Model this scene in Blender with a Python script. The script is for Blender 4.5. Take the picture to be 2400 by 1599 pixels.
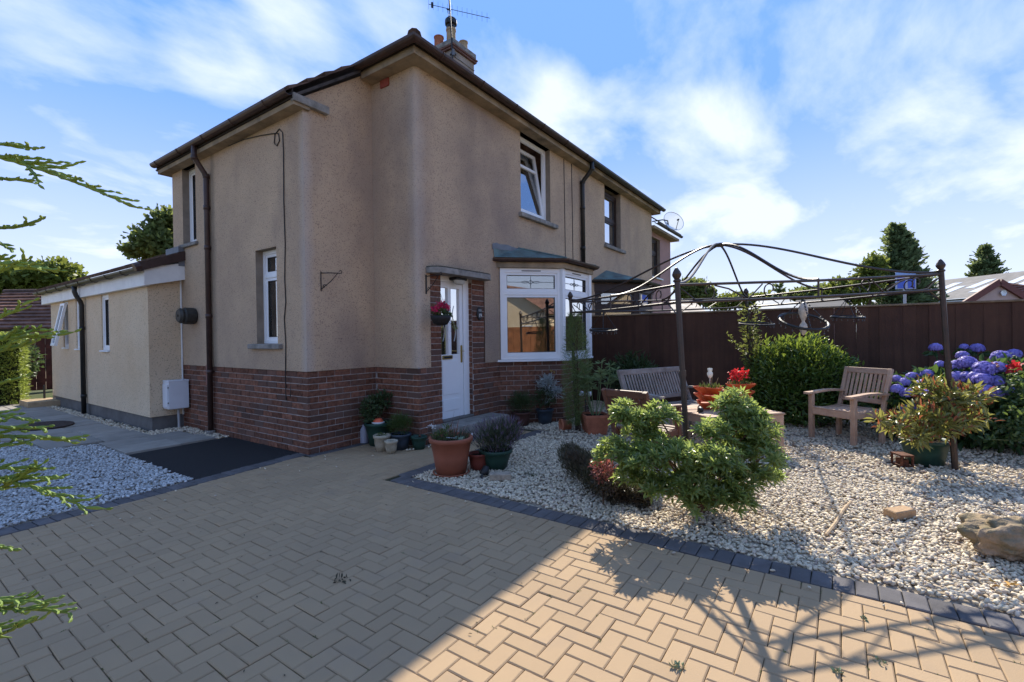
import bpy, math, random
import numpy as np
from mathutils import Vector, Matrix

random.seed(7)
RNG = np.random.default_rng(11)
for o in list(bpy.data.objects):
    bpy.data.objects.remove(o)
SC = bpy.context.scene
COL = SC.collection

# ------------------------------------------------------------------ camera
# world: x runs along the house front (away to the right), y away to the left, z up
F_PX, YAW, PITCH, ROLL, EYE = 1106.99, 0.60672, -0.0106927, 0.0121737, 1.362
_fw = np.array([math.cos(PITCH)*math.cos(YAW), math.cos(PITCH)*math.sin(YAW), math.sin(PITCH)])
_r0 = np.array([math.sin(YAW), -math.cos(YAW), 0.0])
_d0 = np.cross(_fw, _r0)
_c, _s = math.cos(ROLL), math.sin(ROLL)
CR, CD = _c*_r0+_s*_d0, -_s*_r0+_c*_d0
cam_d = bpy.data.cameras.new('camera')
cam_d.sensor_width = 36.0
cam_d.lens = 36.0*F_PX/2400.0
cam_d.clip_start = 0.05
cam_d.clip_end = 3000
cam = bpy.data.objects.new('camera', cam_d)
COL.objects.link(cam)
mw = Matrix.Identity(4)
for i in range(3):
    mw[i][0], mw[i][1], mw[i][2] = CR[i], -CD[i], -_fw[i]
mw[2][3] = EYE
cam.matrix_world = mw
SC.camera = cam

# ------------------------------------------------------------------ sky, sun, exposure
SUN = Vector((1.13, 0.515, 1.0)).normalized()
world = bpy.data.worlds.new('World')
SC.world = world
world.use_nodes = True
wn, wl = world.node_tree.nodes, world.node_tree.links
wn.clear()
w_out = wn.new('ShaderNodeOutputWorld')
w_bg = wn.new('ShaderNodeBackground')
w_sky = wn.new('ShaderNodeTexSky')
w_sky.sky_type = 'NISHITA'
w_sky.sun_disc = False
w_sky.sun_elevation = math.asin(SUN.z)
w_sky.sun_rotation = math.atan2(SUN.x, SUN.y)
w_sky.air_density = 1.0
w_sky.dust_density = 0.05
w_sky.ozone_density = 4.0
w_bg.inputs['Strength'].default_value = 0.15

def wnode(t, **kw):
    n = wn.new(t)
    for k, v in kw.items():
        setattr(n, k, v)
    return n

tc = wnode('ShaderNodeTexCoord')
sep = wnode('ShaderNodeSeparateXYZ')
wl.new(tc.outputs['Generated'], sep.inputs[0])
zadd = wnode('ShaderNodeMath', operation='ADD'); zadd.inputs[1].default_value = 0.22
wl.new(sep.outputs['Z'], zadd.inputs[0])
zmax = wnode('ShaderNodeMath', operation='MAXIMUM'); zmax.inputs[1].default_value = 0.08
wl.new(zadd.outputs[0], zmax.inputs[0])
dx = wnode('ShaderNodeMath', operation='DIVIDE'); dy = wnode('ShaderNodeMath', operation='DIVIDE')
wl.new(sep.outputs['X'], dx.inputs[0]); wl.new(zmax.outputs[0], dx.inputs[1])
wl.new(sep.outputs['Y'], dy.inputs[0]); wl.new(zmax.outputs[0], dy.inputs[1])
comb = wnode('ShaderNodeCombineXYZ')
wl.new(dx.outputs[0], comb.inputs[0]); wl.new(dy.outputs[0], comb.inputs[1])
cmap = wnode('ShaderNodeMapping')
cmap.inputs['Location'].default_value = (3.1, 7.3, 0)
cmap.inputs['Rotation'].default_value = (0, 0, 0.5)
cmap.inputs['Scale'].default_value = (0.75, 1.15, 1)
wl.new(comb.outputs[0], cmap.inputs[0])
cn = wnode('ShaderNodeTexNoise')
cn.inputs['Scale'].default_value = 2.3
cn.inputs['Detail'].default_value = 10
cn.inputs['Roughness'].default_value = 0.56
cn.inputs['Distortion'].default_value = 0.25
wl.new(cmap.outputs[0], cn.inputs['Vector'])
# heaps of cloud where the photograph shows them; the same noise breaks up their edges, thin cloud goes on elsewhere
def cdir(xd, yd):
    v = CR*((xd*KC-1200)/F_PX)+CD*((yd*KC-799.5)/F_PX)+_fw
    return v/np.linalg.norm(v)
KC = 2400.0/2353.0
base = cn.outputs[0]
for (xd, yd, rad, amt) in ((570, 70, .15, .14), (690, 110, .12, .13), (480, 130, .09, .10), (120, 215, .08, .09), (230, 475, .14, .14), (1180, 230, .16, .16), (1300, 300, .14, .13), (1720, 320, .15, .08), (1900, 500, .40, .10), (1560, 480, .24, .10), (2300, 440, .3, .07), (900, 5, .08, .1)):
    dp = wnode('ShaderNodeVectorMath', operation='DOT_PRODUCT'); dp.inputs[1].default_value = tuple(cdir(xd, yd))
    wl.new(tc.outputs['Generated'], dp.inputs[0])
    mrb = wnode('ShaderNodeMapRange', interpolation_type='SMOOTHSTEP'); mrb.inputs[1].default_value = math.cos(rad); mrb.inputs[2].default_value = 1.0; mrb.inputs[4].default_value = amt
    wl.new(dp.outputs['Value'], mrb.inputs[0])
    ab = wnode('ShaderNodeMath', operation='ADD'); wl.new(base, ab.inputs[0]); wl.new(mrb.outputs[0], ab.inputs[1]); base = ab.outputs[0]
cr = wnode('ShaderNodeValToRGB')
cr.color_ramp.elements[0].position = 0.49
cr.color_ramp.elements[1].position = 0.78
wl.new(base, cr.inputs[0])
# thin haze that thickens towards the horizon
hz = wnode('ShaderNodeMapRange'); hz.inputs[1].default_value = 0.42; hz.inputs[2].default_value = 0.0
hz.inputs[3].default_value = 0.0; hz.inputs[4].default_value = 0.95
wl.new(sep.outputs['Z'], hz.inputs[0])
hp = wnode('ShaderNodeMath', operation='POWER'); hp.inputs[1].default_value = 1.25
wl.new(hz.outputs[0], hp.inputs[0])
cf = wnode('ShaderNodeMath', operation='MULTIPLY'); cf.inputs[1].default_value = 0.82
wl.new(cr.outputs[0], cf.inputs[0])
cm = wnode('ShaderNodeMath', operation='MAXIMUM')
wl.new(cf.outputs[0], cm.inputs[0]); wl.new(hp.outputs[0], cm.inputs[1])
mx = wnode('ShaderNodeMixRGB')
mx.inputs[2].default_value = (2.85, 3.05, 3.3, 1)
clampc = wnode('ShaderNodeVectorMath', operation='MINIMUM'); clampc.inputs[1].default_value = (0.66, 1.33, 3.2)
wl.new(w_sky.outputs[0], clampc.inputs[0])
wl.new(cm.outputs[0], mx.inputs[0]); wl.new(clampc.outputs[0], mx.inputs[1])
wl.new(mx.outputs[0], w_bg.inputs['Color'])
wl.new(w_bg.outputs[0], w_out.inputs[0])

sun_d = bpy.data.lights.new('sun', 'SUN')
sun_d.energy = 3.45
sun_d.angle = math.radians(0.5)
sun_d.color = (1.0, 0.93, 0.79)
sun = bpy.data.objects.new('sun', sun_d)
COL.objects.link(sun)
sun.rotation_euler = SUN.to_track_quat('Z', 'Y').to_euler()
sun.location = (20, 9, 18)

SC.render.engine = 'CYCLES'
vs = SC.view_settings
vs.view_transform = 'Standard'
vs.look = 'None'
vs.gamma = 1.0
vs.use_curve_mapping = False
vs.exposure = 1.36

# ------------------------------------------------------------------ pixel helpers (photo coordinates on a 2353 px wide view)
KD = 2400.0/2353.0
def ray(xd, yd):
    x, y = xd*KD, yd*KD
    return CR*((x-1200)/F_PX)+CD*((y-799.5)/F_PX)+_fw
def G(xd, yd, z=0.0):
    r = ray(xd, yd); t = (z-EYE)/r[2]
    return Vector((r[0]*t, r[1]*t, z))
def DEP(xd, yd, d):
    r = ray(xd, yd)
    return Vector((r[0]*d, r[1]*d, EYE+r[2]*d))
def ONX(xd, yd, X):
    r = ray(xd, yd); t = X/r[0]
    return Vector((X, r[1]*t, EYE+r[2]*t))
def ONY(xd, yd, Y):
    r = ray(xd, yd); t = Y/r[1]
    return Vector((r[0]*t, Y, EYE+r[2]*t))
def inframe(p, m=0.04):
    q = np.array([p[0], p[1], p[2]-EYE])
    d = q @ _fw
    if d < 0.2: return False
    u, v = (q @ CR)/d, (q @ CD)/d
    return abs(u) < 1.084*(1+m) and abs(v) < 0.7223*(1+m)
def camdist(p):
    return math.sqrt(p[0]**2+p[1]**2+(p[2]-EYE)**2)

# ------------------------------------------------------------------ materials
MATS = {}
def new_mat(name):
    m = bpy.data.materials.new(name); m.use_nodes = True
    nt = m.node_tree
    return m, nt.nodes, nt.links, nt.nodes['Principled BSDF']

def nd(ns, t, **kw):
    n = ns.new(t)
    for k, v in kw.items(): setattr(n, k, v)
    return n

def mat(name, col, rough=0.8, var=0.18, vscale=6.0, col2=None, rand=0.0, randcol=None, bump=0.0, bscale=60.0,
        spec=0.35, metal=0.0, streak=None, trans=0.0, transcol=None, pit=None, detail=5):
    """procedural material: noise colour variation, per-piece variation, bump, optional translucency"""
    if name in MATS: return MATS[name]
    m, ns, ls, b = new_mat(name)
    geo = nd(ns, 'ShaderNodeNewGeometry')
    pos = geo.outputs['Position']
    n1 = nd(ns, 'ShaderNodeTexNoise'); n1.inputs['Scale'].default_value = vscale; n1.inputs['Detail'].default_value = detail
    n1.inputs['Roughness'].default_value = 0.62
    ls.new(pos, n1.inputs['Vector'])
    rp = nd(ns, 'ShaderNodeValToRGB')
    c2 = col2 if col2 else tuple(max(0, c*(1-2.0*var)) for c in col)
    c1 = col if col2 else tuple(min(1, c*(1+var)) for c in col)
    rp.color_ramp.elements[0].position = 0.3; rp.color_ramp.elements[1].position = 0.7
    rp.color_ramp.elements[0].color = (*c2, 1); rp.color_ramp.elements[1].color = (*c1, 1)
    ls.new(n1.outputs[0], rp.inputs[0])
    out = rp.outputs[0]
    if streak:
        sc, colr, lo, hi, amt = streak
        mp = nd(ns, 'ShaderNodeMapping'); mp.inputs['Scale'].default_value = sc
        ls.new(pos, mp.inputs[0])
        n2 = nd(ns, 'ShaderNodeTexNoise'); n2.inputs['Scale'].default_value = 1.0; n2.inputs['Detail'].default_value = 6
        ls.new(mp.outputs[0], n2.inputs['Vector'])
        mr = nd(ns, 'ShaderNodeMapRange'); mr.inputs[1].default_value = lo; mr.inputs[2].default_value = hi
        mr.inputs[4].default_value = amt
        ls.new(n2.outputs[0], mr.inputs[0])
        mxn = nd(ns, 'ShaderNodeMixRGB'); mxn.inputs[2].default_value = (*colr, 1)
        ls.new(mr.outputs[0], mxn.inputs[0]); ls.new(out, mxn.inputs[1]); out = mxn.outputs[0]
    if rand > 0 or randcol:
        oi = nd(ns, 'ShaderNodeObjectInfo')
        ad = nd(ns, 'ShaderNodeMath', operation='ADD'); fr = nd(ns, 'ShaderNodeMath', operation='FRACT')
        ls.new(oi.outputs['Random'], ad.inputs[0]); ls.new(geo.outputs['Random Per Island'], ad.inputs[1]); ls.new(ad.outputs[0], fr.inputs[0])
        if randcol:
            mr2 = nd(ns, 'ShaderNodeMapRange'); mr2.inputs[1].default_value = randcol[1]; mr2.inputs[2].default_value = randcol[2]
            ls.new(fr.outputs[0], mr2.inputs[0])
            mxr = nd(ns, 'ShaderNodeMixRGB'); mxr.inputs[2].default_value = (*randcol[0], 1)
            ls.new(mr2.outputs[0], mxr.inputs[0]); ls.new(out, mxr.inputs[1]); out = mxr.outputs[0]
        wnz = nd(ns, 'ShaderNodeTexWhiteNoise', noise_dimensions='1D'); ls.new(fr.outputs[0], wnz.inputs['W'])
        mr3 = nd(ns, 'ShaderNodeMapRange'); mr3.inputs[3].default_value = 1-rand; mr3.inputs[4].default_value = 1+rand
        ls.new(wnz.outputs[0], mr3.inputs[0])
        hs = nd(ns, 'ShaderNodeHueSaturation')
        ls.new(mr3.outputs[0], hs.inputs['Value']); ls.new(out, hs.inputs['Color']); out = hs.outputs[0]
    if pit:
        vsz, colp, thr = pit
        vo = nd(ns, 'ShaderNodeTexVoronoi'); vo.inputs['Scale'].default_value = vsz
        ls.new(pos, vo.inputs['Vector'])
        wn_ = nd(ns, 'ShaderNodeSeparateXYZ'); ls.new(vo.outputs['Color'], wn_.inputs[0])
        mr4 = nd(ns, 'ShaderNodeMapRange'); mr4.inputs[1].default_value = thr; mr4.inputs[2].default_value = min(1, thr+0.12)
        ls.new(wn_.outputs[0], mr4.inputs[0])
        mxp = nd(ns, 'ShaderNodeMixRGB'); mxp.inputs[2].default_value = (*colp, 1)
        ml = nd(ns, 'ShaderNodeMath', operation='MULTIPLY'); ml.inputs[1].default_value = 0.75
        ls.new(mr4.outputs[0], ml.inputs[0]); ls.new(ml.outputs[0], mxp.inputs[0]); ls.new(out, mxp.inputs[1]); out = mxp.outputs[0]
    ls.new(out, b.inputs['Base Color'])
    b.inputs['Roughness'].default_value = rough
    b.inputs['Specular IOR Level'].default_value = spec
    b.inputs['Metallic'].default_value = metal
    if bump > 0:
        nb = nd(ns, 'ShaderNodeTexNoise'); nb.inputs['Scale'].default_value = bscale; nb.inputs['Detail'].default_value = 4
        ls.new(pos, nb.inputs['Vector'])
        bp = nd(ns, 'ShaderNodeBump'); bp.inputs['Strength'].default_value = bump; bp.inputs['Distance'].default_value = 0.02
        ls.new(nb.outputs[0], bp.inputs['Height']); ls.new(bp.outputs[0], b.inputs['Normal'])
    if trans > 0:
        tr = nd(ns, 'ShaderNodeBsdfTranslucent')
        if transcol:
            tcx = nd(ns, 'ShaderNodeMixRGB', blend_type='MIX'); tcx.inputs[0].default_value = 0.6; tcx.inputs[2].default_value = (*transcol, 1)
            ls.new(out, tcx.inputs[1]); ls.new(tcx.outputs[0], tr.inputs[0])
        else:
            ls.new(out, tr.inputs[0])
        ms = nd(ns, 'ShaderNodeMixShader'); ms.inputs[0].default_value = trans
        o = ns['Material Output']
        ls.new(b.outputs[0], ms.inputs[1]); ls.new(tr.outputs[0], ms.inputs[2]); ls.new(ms.outputs[0], o.inputs[0])
    MATS[name] = m
    return m

def glass_mat(name, refl=0.35, tint=(0.75, 0.8, 0.8), rough=0.0):
    if name in MATS: return MATS[name]
    m, ns, ls, b = new_mat(name)
    ns.remove(b)
    o = ns['Material Output']
    tr = nd(ns, 'ShaderNodeBsdfTransparent'); tr.inputs[0].default_value = (*tint, 1)
    gl = nd(ns, 'ShaderNodeBsdfGlossy'); gl.inputs['Roughness'].default_value = rough
    lw = nd(ns, 'ShaderNodeLayerWeight'); lw.inputs[0].default_value = refl
    mr = nd(ns, 'ShaderNodeMapRange'); mr.inputs[3].default_value = refl*0.75; mr.inputs[4].default_value = 0.95
    ls.new(lw.outputs['Fresnel'], mr.inputs[0])
    ms = nd(ns, 'ShaderNodeMixShader')
    ls.new(mr.outputs[0], ms.inputs[0]); ls.new(tr.outputs[0], ms.inputs[1]); ls.new(gl.outputs[0], ms.inputs[2])
    ls.new(ms.outputs[0], o.inputs[0])
    MATS[name] = m
    return m

# render (roughcast) and masonry
RENDER = mat('roughcast_render', (0.61, 0.445, 0.295), 0.95, col2=(0.46, 0.335, 0.235), vscale=1.1, detail=9,
             streak=((1.1, 1.1, 0.55), (0.29, 0.22, 0.185), 0.52, 0.72, 0.7), bump=0.9, bscale=95, spec=0.1, pit=(105, (0.23, 0.16, 0.13), 0.83))
RENDER_PALE = mat('pale_roughcast', (0.75, 0.60, 0.42), 0.95, col2=(0.66, 0.49, 0.315), vscale=0.9, detail=8, bump=0.7, bscale=110, spec=0.1, pit=(90, (0.34, 0.25, 0.18), 0.84))
RENDER_PINK = mat('pink_roughcast', (0.43, 0.26, 0.225), 0.95, var=0.1, vscale=1.5, bump=0.5, bscale=90, spec=0.1)
BRICK = mat('brick', (0.20, 0.088, 0.056), 0.9, var=0.3, vscale=22, rand=0.25, randcol=((0.115, 0.07, 0.055), 0.5, 1.0), bump=0.35, bscale=120, spec=0.15)
MORTAR = mat('mortar', (0.40, 0.35, 0.32), 0.95, var=0.2, vscale=14, bump=0.3, bscale=150, spec=0.1)
CONC = mat('concrete', (0.27, 0.25, 0.225), 0.95, var=0.2, vscale=9, bump=0.35, bscale=110, spec=0.1, streak=((5, 5, 3), (0.10, 0.095, 0.075), 0.55, 0.75, 0.7))
SOFFIT = mat('old_soffit', (0.42, 0.32, 0.21), 0.95, col2=(0.16, 0.13, 0.095), vscale=3, detail=8, bump=0.3, bscale=90, spec=0.1)
REVEAL = mat('cement_reveal', (0.30, 0.245, 0.19), 0.95, col2=(0.19, 0.155, 0.12), vscale=5, bump=0.3, bscale=100, spec=0.1)
PLINTH = mat('grey_plinth', (0.155, 0.145, 0.135), 0.9, var=0.15, vscale=4, bump=0.2, bscale=60, spec=0.15)
UPVC = mat('white_upvc', (0.78, 0.78, 0.78), 0.35, var=0.02, vscale=3, spec=0.4)
UPVC_DIRTY = mat('fascia_upvc', (0.74, 0.73, 0.70), 0.5, var=0.06, vscale=4, spec=0.3)
BROWN_PVC = mat('brown_gutter', (0.055, 0.03, 0.024), 0.42, var=0.2, vscale=10, spec=0.4)
OLIVE_PVC = mat('olive_gutter', (0.06, 0.05, 0.03), 0.45, var=0.2, vscale=10, spec=0.4)
BLACK_PVC = mat('black_pipe', (0.018, 0.017, 0.016), 0.4, var=0.2, vscale=10, spec=0.4)
TILE = mat('roof_tile', (0.115, 0.075, 0.06), 0.9, var=0.3, vscale=4, rand=0.25, bump=0.3, bscale=60, spec=0.15)
TILE_BROWN = mat('brown_roof_tile', (0.20, 0.105, 0.075), 0.9, var=0.3, vscale=2.5, rand=0.22, spec=0.15)
COPPER = mat('weathered_lead', (0.13, 0.21, 0.20), 0.55, col2=(0.055, 0.065, 0.065), vscale=5, detail=7, bump=0.25, bscale=25, spec=0.4)
LEAD = mat('lead_flashing', (0.16, 0.17, 0.185), 0.6, var=0.15, vscale=8, spec=0.3)
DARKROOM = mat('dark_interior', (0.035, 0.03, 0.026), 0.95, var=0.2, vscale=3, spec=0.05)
CURTAIN = mat('curtain_cloth', (0.32, 0.28, 0.235), 0.9, var=0.1, vscale=10, spec=0.1)
GLASS = glass_mat('window_glass', 0.46)
GLASS_SKY = glass_mat('bay_glass', 0.42, (0.6, 0.65, 0.65))
GOLD = mat('brass', (0.5, 0.36, 0.12), 0.3, var=0.05, metal=0.9, spec=0.5)
STEEL = mat('bright_steel', (0.55, 0.55, 0.55), 0.3, var=0.05, metal=0.9, spec=0.5)
BLACK = mat('black_iron', (0.014, 0.013, 0.013), 0.5, var=0.2, vscale=30, spec=0.4)
IRON = mat('gazebo_iron', (0.028, 0.023, 0.02), 0.42, col2=(0.06, 0.036, 0.026), vscale=9, detail=7, spec=0.5, metal=0.25)
PAVER = mat('buff_paver', (0.395, 0.275, 0.163), 0.92, col2=(0.34, 0.24, 0.148), vscale=1.3, detail=9, rand=0.05, bump=0.25, bscale=260, spec=0.15,
            streak=((2.6, 2.6, 1), (0.24, 0.185, 0.145), 0.58, 0.8, 0.5))
EDGING = mat('charcoal_block', (0.125, 0.115, 0.115), 0.9, var=0.15, vscale=6, rand=0.14, bump=0.25, bscale=220, spec=0.2)
JOINT = mat('mossy_joint', (0.055, 0.06, 0.03), 0.98, col2=(0.06, 0.045, 0.032), vscale=7, detail=8, spec=0.05)
PEBBLE = mat('white_gravel', (0.63, 0.53, 0.385), 0.75, var=0.12, vscale=50, rand=0.24, randcol=((0.40, 0.31, 0.25), 0.72, 1.0), spec=0.3)
PEBBLE2 = mat('grey_gravel', (0.50, 0.50, 0.49), 0.75, var=0.12, vscale=50, rand=0.28, randcol=((0.26, 0.24, 0.22), 0.72, 1.0), spec=0.3)
GRAVBED = mat('gravel_bed', (0.40, 0.335, 0.26), 0.95, var=0.3, vscale=40, spec=0.1)
TARMAC = mat('tarmac', (0.026, 0.025, 0.026), 0.9, var=0.35, vscale=90, bump=0.5, bscale=230, spec=0.25)
SLAB = mat('paving_slab', (0.30, 0.275, 0.24), 0.9, var=0.12, vscale=3, rand=0.1, bump=0.15, bscale=120, spec=0.15)
SANDST = mat('sandstone', (0.42, 0.31, 0.19), 0.9, var=0.15, vscale=8, bump=0.2, bscale=90, spec=0.15)
GROUND = mat('ground_soil', (0.10, 0.10, 0.055), 0.95, col2=(0.05, 0.075, 0.025), vscale=0.8, detail=8, spec=0.1)
FENCE = mat('fence_stain', (0.098, 0.047, 0.029), 0.75, col2=(0.064, 0.032, 0.021), vscale=2.2, detail=8, rand=0.12, spec=0.2,
            streak=((14, 14, 0.9), (0.05, 0.024, 0.018), 0.5, 0.75, 0.7), bump=0.15, bscale=60)
FENCECAP = mat('fence_cap', (0.24, 0.17, 0.11), 0.9, var=0.25, vscale=5, spec=0.15)
TEAK_GREY = mat('silvered_teak', (0.33, 0.29, 0.255), 0.85, col2=(0.19, 0.155, 0.13), vscale=9, detail=8, rand=0.15, bump=0.3, bscale=90, spec=0.2)
TEAK_WARM = mat('worn_teak', (0.50, 0.345, 0.24), 0.7, col2=(0.36, 0.22, 0.15), vscale=9, detail=8, rand=0.15, bump=0.25, bscale=90, spec=0.3)
TEAK_DARK = mat('oiled_teak', (0.165, 0.072, 0.042), 0.6, col2=(0.11, 0.05, 0.032), vscale=8, detail=7, rand=0.1, spec=0.35)
TERRA = mat('terracotta_plastic', (0.30, 0.098, 0.055), 0.55, var=0.1, vscale=5, spec=0.3)
TERRA_CLAY = mat('terracotta_clay', (0.40, 0.145, 0.08), 0.9, var=0.2, vscale=7, spec=0.15)
ORANGE = mat('orange_plastic', (0.62, 0.12, 0.035), 0.45, var=0.06, vscale=6, spec=0.4, trans=0.18)
GREENPOT = mat('green_plastic', (0.022, 0.062, 0.045), 0.45, var=0.12, vscale=6, spec=0.35)
BLUEPOT = mat('slate_blue_pot', (0.04, 0.055, 0.075), 0.4, var=0.15, vscale=8, spec=0.4)
DARKPOT = mat('dark_pot', (0.03, 0.033, 0.035), 0.55, var=0.2, vscale=8, spec=0.3)
CREAM = mat('cream_pot', (0.43, 0.37, 0.27), 0.8, var=0.2, vscale=14, spec=0.2)
SOIL = mat('potting_soil', (0.03, 0.022, 0.016), 0.98, var=0.4, vscale=60, bump=0.6, bscale=120, spec=0.05)
BARK = mat('bark', (0.10, 0.065, 0.042), 0.95, var=0.3, vscale=20, bump=0.5, bscale=60, spec=0.1)
ROCK = mat('boulder', (0.34, 0.245, 0.17), 0.95, col2=(0.15, 0.13, 0.075), vscale=9, detail=10, bump=1.0, bscale=30, spec=0.1)
# foliage
def leafmat(name, c, c2, tcol, rand=0.3, tr=0.35, spec=0.35, rough=0.45):
    return mat(name, c, rough, col2=c2, vscale=3.0, rand=rand, spec=spec, trans=tr, transcol=tcol)
L_PIERIS = leafmat('pieris_leaf', (0.21, 0.275, 0.085), (0.15, 0.21, 0.06), (0.46, 0.55, 0.13), spec=0.8, rough=0.33, tr=0.5)
L_LAUREL = leafmat('laurel_leaf', (0.10, 0.165, 0.035), (0.055, 0.105, 0.025), (0.34, 0.42, 0.05), spec=0.6, rough=0.33, tr=0.42)
L_HYD = leafmat('hydrangea_leaf', (0.05, 0.10, 0.03), (0.035, 0.07, 0.025), (0.16, 0.26, 0.05))
L_PHOT = leafmat('photinia_leaf', (0.20, 0.22, 0.06), (0.16, 0.165, 0.055), (0.5, 0.46, 0.1), spec=0.6, rough=0.3)
L_PHOTRED = leafmat('photinia_tip', (0.30, 0.085, 0.045), (0.24, 0.10, 0.05), (0.5, 0.15, 0.06), spec=0.5)
L_HEATH = leafmat('heather_leaf', (0.085, 0.085, 0.042), (0.085, 0.055, 0.042), (0.15, 0.15, 0.06), tr=0.2)
L_REDTIP = leafmat('red_leaf_tip', (0.52, 0.19, 0.16), (0.38, 0.14, 0.11), (0.5, 0.15, 0.1))
L_CYPRESS = leafmat('cypress_spray', (0.22, 0.30, 0.06), (0.15, 0.22, 0.045), (0.34, 0.42, 0.08), tr=0.2, rand=0.18, spec=0.3, rough=0.6)
L_HEDGE = leafmat('hedge_leaf', (0.27, 0.33, 0.07), (0.18, 0.24, 0.05), (0.42, 0.48, 0.09), tr=0.4)
L_FEATHER = leafmat('feathery_leaf', (0.16, 0.21, 0.075), (0.12, 0.165, 0.055), (0.28, 0.34, 0.09), tr=0.3, spec=0.2)
L_PALM = leafmat('palmate_leaf', (0.22, 0.29, 0.14), (0.16, 0.22, 0.10), (0.34, 0.42, 0.14))
L_SILVER = leafmat('silver_leaf', (0.42, 0.45, 0.44), (0.34, 0.37, 0.36), (0.4, 0.42, 0.4), tr=0.15, spec=0.2)
L_LAV = leafmat('lavender_leaf', (0.085, 0.095, 0.06), (0.065, 0.08, 0.045), (0.13, 0.15, 0.08), tr=0.2, spec=0.15)
L_LAVFL = leafmat('lavender_flower', (0.15, 0.115, 0.16), (0.12, 0.09, 0.125), (0.2, 0.15, 0.2), tr=0.2)
L_POT = leafmat('pot_leaf', (0.075, 0.115, 0.03), (0.05, 0.08, 0.025), (0.18, 0.24, 0.05))
L_DIM = leafmat('dim_leaf', (0.07, 0.105, 0.04), (0.05, 0.08, 0.03), (0.13, 0.18, 0.06))
L_CLIMB = leafmat('climber_leaf', (0.16, 0.20, 0.055), (0.13, 0.15, 0.05), (0.35, 0.37, 0.08))
L_ROSE = leafmat('rose_leaf', (0.07, 0.12, 0.035), (0.05, 0.09, 0.03), (0.24, 0.32, 0.06), spec=0.5)
L_FARPINE = leafmat('far_conifer', (0.14, 0.185, 0.085), (0.10, 0.14, 0.065), (0.26, 0.30, 0.11), tr=0.5, spec=0.15)
L_FARTREE = leafmat('far_broadleaf', (0.15, 0.18, 0.04), (0.09, 0.12, 0.03), (0.3, 0.33, 0.06), tr=0.45, spec=0.15)
L_FARTREE2 = leafmat('far_dark_tree', (0.14, 0.17, 0.06), (0.09, 0.12, 0.04), (0.3, 0.34, 0.09), tr=0.5, spec=0.15)
L_PINKFL = leafmat('pink_petal', (0.62, 0.03, 0.12), (0.5, 0.025, 0.09), (0.8, 0.05, 0.16), tr=0.35)
L_REDFL = leafmat('red_petal', (0.62, 0.035, 0.04), (0.5, 0.025, 0.03), (0.85, 0.06, 0.06), tr=0.35)
L_BLUEFL = leafmat('blue_floret', (0.33, 0.29, 0.66), (0.25, 0.20, 0.56), (0.42, 0.38, 0.8), tr=0.3, rand=0.2, spec=0.15)

# ------------------------------------------------------------------ mesh helpers
def link(o, parent=None):
    COL.objects.link(o)
    if parent is not None: o.parent = parent
    return o

def tag(o, label=None, cat=None, group=None, kind=None):
    if label: o['label'] = label
    if cat: o['category'] = cat
    if group: o['group'] = group
    if kind: o['kind'] = kind
    return o

def thing(name, label, cat, group=None, loc=(0, 0, 0), rz=0.0):
    o = bpy.data.objects.new(name, None)
    o.empty_display_size = 0.1
    link(o); o.location = loc; o.rotation_euler = (0, 0, rz)
    return tag(o, label, cat, group)

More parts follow.
